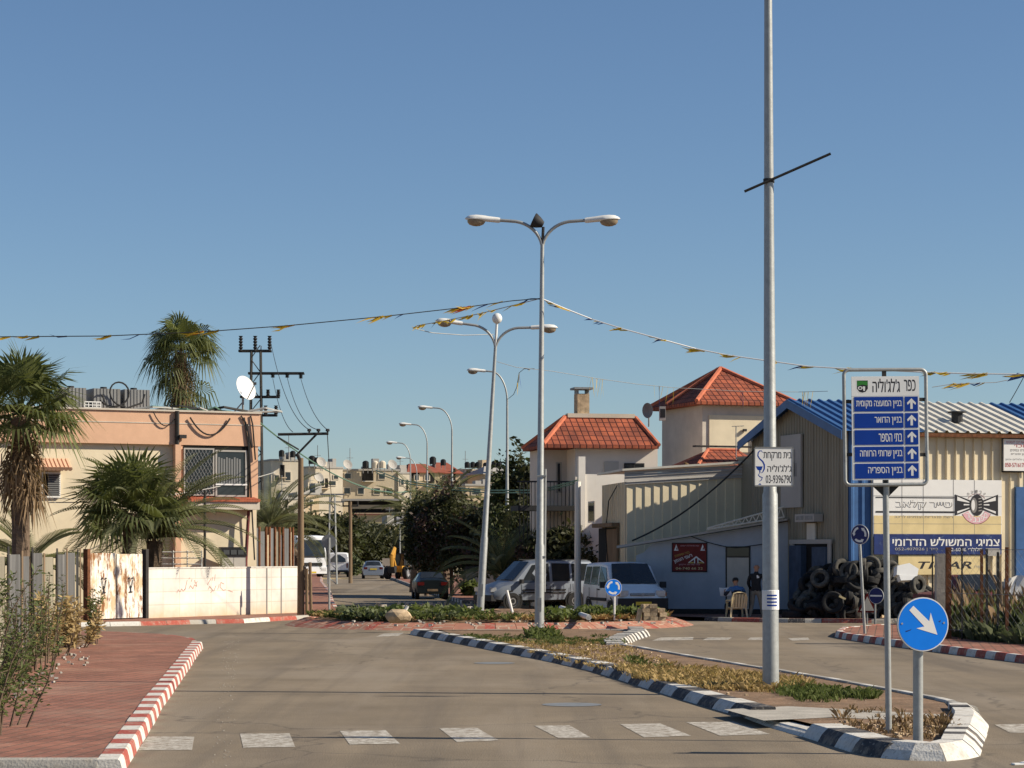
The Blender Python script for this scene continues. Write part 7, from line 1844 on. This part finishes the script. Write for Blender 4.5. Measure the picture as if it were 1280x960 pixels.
tree('broadleaf_tree', 'bushy tree behind the lorry cab', at(392, 222), 5.6, (2.6, 2.6), 'bush_dark', 8000, .22, 42, group='trees across the end of the village street')
tree('broadleaf_tree', 'dark tree by the digger and the far lamp posts', at(512, 206), 4.6, (1.4, 2), 'bush_dark', 5000, .25, 43, group='trees across the end of the village street')
tree('broadleaf_tree', 'dark tree on the village slope under the red roofs', at(556, 250), 7.5, (4.5, 3), 'bush_dark', 6000, .36, 44, group='trees on the village slope')
tree('broadleaf_tree', 'dark tree on the village slope under the ridge house', at(610, 250), 6.6, (4.2, 3), 'bush_dark', 6000, .36, 45, group='trees on the village slope')
tree('bare_shrub', 'greyish leafless shrub on the hill left of the wooden pole', at(336, 150), 5.2, (1.6, 1.6), 'weed_grey', 2500, .16, 46, 'shrub')
for px, Y, h_, rad, lm, lab, sd2 in ((705, 90.5, 1.6, .7, 'dead_frond', 'dry straw-coloured shrub beside the silver van roof', 51), (662, 92.5, 2.5, .6, 'bush_purple', 'small reddish-leaved shrub behind the silver van', 52), (845, 88.5, 4.6, .38, 'bush_green', 'green shrub on the shed roof side, below the tower', 53),
                          (858, 89, 5.4, .3, 'dead_frond', 'dry brown flower stalks below the tower', 54), (593, 111, .7, .6, 'weed_green', 'green weed clump at the foot of the concrete kiosk', 55), (440, 215, 1.9, 1.0, 'weed_grey', 'grey-green bush beside the village street near the hatchback', 56)):
    tree('shrub', lab, at(px, Y), h_, (rad, rad), lm, 900, .1 if Y < 100 else .2, sd2, 'shrub', None, .03, 14, None, .1 if h_ < 3 else .72)
# garden wall and shed at the end of the street
q = MB(); a, b = P(478, 715, 210), P(500, 715, 205); q.box(((a.x + b.x) / 2, a.y, .8), ((b.x - a.x), .2, 1.6)); tag(q.build('garden_wall', M['far_white']), 'pale garden wall behind the silver hatchback', 'wall')
# near weeds by the fence
def weed(label, base, stems, h, seed, m, spread=.5, leafn=26, size=.05, lean=(0, 0), name='weed'):
    r = random.Random(seed); t = thing(name, label, 'weed', base); sm = MB(); lm = MB()
    for _ in range(stems):
        a = r.uniform(0, 6.28); o = Vector((math.cos(a) * spread * r.random(), math.sin(a) * spread * r.random(), 0)); hh = h * r.uniform(.45, 1.0)
        pts = [o + Vector((lean[0] * u * u * hh + o.x * u * .8 + r.uniform(-.03, .03), lean[1] * u * u * hh + o.y * u * .8 + r.uniform(-.03, .03), hh * u)) for u in (0, .25, .5, .75, 1)]
        sm.tube(pts, [.016, .013, .01, .007, .003], 5)
        for k in range(int(leafn)):
            u = r.uniform(.15, 1); j = min(3, int(u * 4)); p = pts[j].lerp(pts[j + 1], u * 4 - j)
            br = Vector((r.gauss(0, 1), r.gauss(0, 1), r.uniform(-.2, .9))).normalized() * hh * .18 * (1.15 - u) * r.random(); q_ = p + br
            if r.random() < .22: sm.tube([p, q_], [.006, .003], 3)
            d = Vector((r.gauss(0, 1), r.gauss(0, 1), r.uniform(-.3, .8))).normalized(); s_ = d.orthogonal().normalized() * size * .28; l_ = size * r.uniform(.8, 2.0)
            lm.poly([q_, q_ + d * l_ * .5 + s_, q_ + d * l_, q_ + d * l_ * .5 - s_])
    sm.build('stem', M['bark'], t); lm.build('leaves', M[m], t); return t
weed('tall feathery green weed growing against the zinc fence', (-8.0, 40.5, .13), 15, 1.9, 61, 'weed_green', .55, 70, .045)
weed('dense weed at the left edge, in front of the zinc fence', (-8.0, 37.6, .13), 12, 1.5, 62, 'weed_grey', .6, 70, .045)
weed('tall sparse weed rising before the dark fence sheets', (-8.7, 43.6, .13), 12, 2.1, 63, 'weed_grey', .45, 70, .045)
weed('branching nearest weed leaning out over the red pavement', (-5.75, 26.2, .13), 8, 1.9, 64, 'weed_green', .25, 80, .055, (.32, .15))
weed('low leafy weed at the near end of the red pavement', (-5.95, 27.6, .13), 9, 1.1, 65, 'weed_green', .45, 80, .055, (.1, 0))
weed('small weed spray rising from the red pavement edge', (-6.9, 33.0, .13), 7, 1.15, 66, 'weed_green', .25, 80, .055, (.25, 0))
weed('dry straw clump at the far end of the zinc fence', (-9.35, 50.5, .13), 30, 1.1, 67, 'dry_grass', .45, 40, .09)
weed('dry yellow stalks against the foot of the zinc fence', (-9.0, 46.5, .13), 26, 1.2, 68, 'dry_grass', .4, 40, .09)
weed('thin dark weed at the corner of the pavement by the gate', (-9.2, 52.5, .13), 8, 1.3, 69, 'weed_green', .2, 80, .06)
# litter strip of earth along the fence
sheet('verge', [(-8.05, 24), (-7.65, 30), (-7.9, 36), (-8.75, 46), (-9.5, 54), (-10.3, 58), (-11, 58), (-9.2, 36), (-9.2, 24)], .144, M['soil'])
# ---------------------------------------------------------------- grass and ground cover
def inside(poly, x, y):
    c = False; j = len(poly) - 1
    for i in range(len(poly)):
        if (poly[i][1] > y) != (poly[j][1] > y) and x < (poly[j][0] - poly[i][0]) * (y - poly[i][1]) / (poly[j][1] - poly[i][1]) + poly[i][0]: c = not c
        j = i
    return c
def cover(name, pxpoly, n, h, m, seed, z=.1, blades=7, w=.014, spread=.6, clump=0):
    r = random.Random(seed); poly = [(G(*p, z).x, G(*p, z).y) for p in pxpoly]; q = MB()
    x0, x1 = min(p[0] for p in poly), max(p[0] for p in poly); y0, y1 = min(p[1] for p in poly), max(p[1] for p in poly); k = 0; g = 0
    cs = [(r.uniform(x0, x1), r.uniform(y0, y1)) for _ in range(clump)]
    while k < n and g < n * 60:
        g += 1
        if clump:
            c = r.choice(cs); x, y = c[0] + r.gauss(0, .25), c[1] + r.gauss(0, .6)
        else: x, y = r.uniform(x0, x1), r.uniform(y0, y1)
        if inside(poly, x, y): tuft(q, (x, y, z - .01), h * r.uniform(.4, 1.2), blades, r, 0, spread, w); k += 1
    return tag(q.build(name, M[m]), kind='stuff')
cover('dry_grass', [(770, 838), (870, 838), (1000, 852), (1020, 860), (960, 866), (880, 862), (800, 850)], 1500, .15, 'dry_grass', 71, w=.008)
cover('dry_grass', [(600, 800), (760, 800), (800, 815), (850, 832), (760, 838), (680, 820)], 600, .09, 'dry_grass', 72, w=.008)
cover('grass', [(560, 795), (700, 793), (800, 797), (790, 806), (700, 808), (600, 803)], 600, .10, 'weed_green', 73, clump=26, w=.01)
cover('grass', [(965, 866), (985, 856), (1100, 868), (1090, 880), (1000, 877)], 420, .13, 'weed_green', 74, clump=9, w=.009)
cover('grass', [(780, 820), (900, 850), (960, 872), (900, 872), (800, 845)], 60, .14, 'weed_green', 75, clump=6)
cover('dry_weeds', [(1060, 885), (1200, 895), (1190, 925), (1100, 925), (1040, 905)], 130, .13, 'dead_frond', 76, w=.008, clump=14)
cover('grass', [(655, 797), (668, 790), (692, 790), (700, 798), (680, 800)], 60, .25, 'weed_green', 77, w=.03)
cover('grass', [(1192, 790), (1330, 783), (1330, 812), (1230, 803), (1200, 799)], 1100, .5, 'weed_grey', 78, .12, 7, .016)
cover('tall_weeds', [(1190, 788), (1330, 778), (1330, 806), (1250, 801), (1192, 797)], 520, 1.0, 'weed_green', 79, .12, 6, .02, .35)
cover('dry_weeds', [(1190, 788), (1330, 778), (1330, 806), (1250, 801), (1192, 797)], 500, 1.15, 'dead_frond', 80, .12, 5, .014, .3)
def ring_cover(name, n, h, m, seed, a0, a1, r0, r1, leafy=False, clump=14):
    r = random.Random(seed); q = MB(); cs = [(r.uniform(a0, a1), r.uniform(r0, r1)) for _ in range(clump)]
    for _ in range(n):
        a, rr = r.choice(cs); a += r.gauss(0, .07); rr = min(5.3, rr + r.gauss(0, .3)); z = .27 + .12 * (1 - rr / 5.5)
        p = (RC.x + rr * math.cos(a), RC.y + rr * math.sin(a), z)
        if leafy: leaves(q, Vector(p) + Vector((0, 0, h * .4)), (h * .6, h * .6, h * .5), 22, .11, r, 5, .3, 0, 1.7, .1)
        else: tuft(q, p, h * r.uniform(.5, 1.2), 7, r, 0, .8, .022)
    return tag(q.build(name, M[m]), kind='stuff')
ring_cover('ground_plants', 90, .26, 'weed_grey', 81, R(190), R(262), 3.2, 5.2, True, 12)
ring_cover('ground_plants', 80, .30, 'weed_green', 82, R(205), R(268), 2.6, 4.8, True, 11)
ring_cover('grass', 420, .2, 'weed_green', 83, R(185), R(355), 4.2, 5.3, False, 40)
ring_cover('dry_grass', 300, .16, 'dry_grass', 84, R(180), R(360), 4.4, 5.4, False, 30)
ring_cover('ground_plants', 90, .3, 'weed_green', 85, R(285), R(345), 3.6, 5.0, True, 14)
# pebbles and litter
def pebbles(name, pxpoly, n, s0, s1, m, seed, z):
    r = random.Random(seed); poly = [(G(*p, z).x, G(*p, z).y) for p in pxpoly]; q = MB(); k = 0
    x0, x1 = min(p[0] for p in poly), max(p[0] for p in poly); y0, y1 = min(p[1] for p in poly), max(p[1] for p in poly)
    while k < n:
        x, y = r.uniform(x0, x1), r.uniform(y0, y1)
        if not inside(poly, x, y): continue
        k += 1; s = r.uniform(s0, s1); q.box((x, y, z + s * .3), (s * r.uniform(.8, 1.5), s, s * .7), 0, 0, Matrix.Rotation(r.uniform(0, 6), 3, 'Z') @ Matrix.Rotation(r.uniform(-.4, .4), 3, 'X'))
    return tag(q.build(name, M[m]), kind='stuff')
pebbles('gravel', [(1040, 903), (1195, 898), (1185, 921), (1120, 924), (1060, 915)], 240, .015, .05, 'stone', 91, .1)
pebbles('gravel', [(640, 800), (780, 800), (900, 855), (980, 872), (900, 870), (800, 838)], 240, .015, .045, 'stone', 92, .1)
pebbles('gravel', [(262, 960), (290, 960), (300, 800), (280, 800)], 220, .004, .014, 'concrete', 93, .004)
pebbles('litter', [(-5, 870), (115, 800), (110, 830), (0, 890)], 50, .02, .06, 'kerb_grey', 94, .145)
pebbles('gravel', [(420, 784), (860, 782), (840, 776), (440, 776)], 60, .03, .07, 'concrete', 95, .3)
pebbles('gravel', [(440, 757), (620, 752), (620, 764), (520, 764)], 60, .05, .2, 'concrete', 96, .02)
q = MB(); q.box((0, 0, .01), (.16, .08, .015), 0, .3); q.box((.05, .02, .02), (.08, .06, .015), 0, .9); c = G(1275, 956); tag(q.build('litter', M['paper'], None, loc=c), 'scrap of white litter on the road beside the island nose', 'litter')
for ob in list(bpy.data.objects):
    if ob.type == 'EMPTY' and not ob.children: bpy.data.objects.remove(ob)
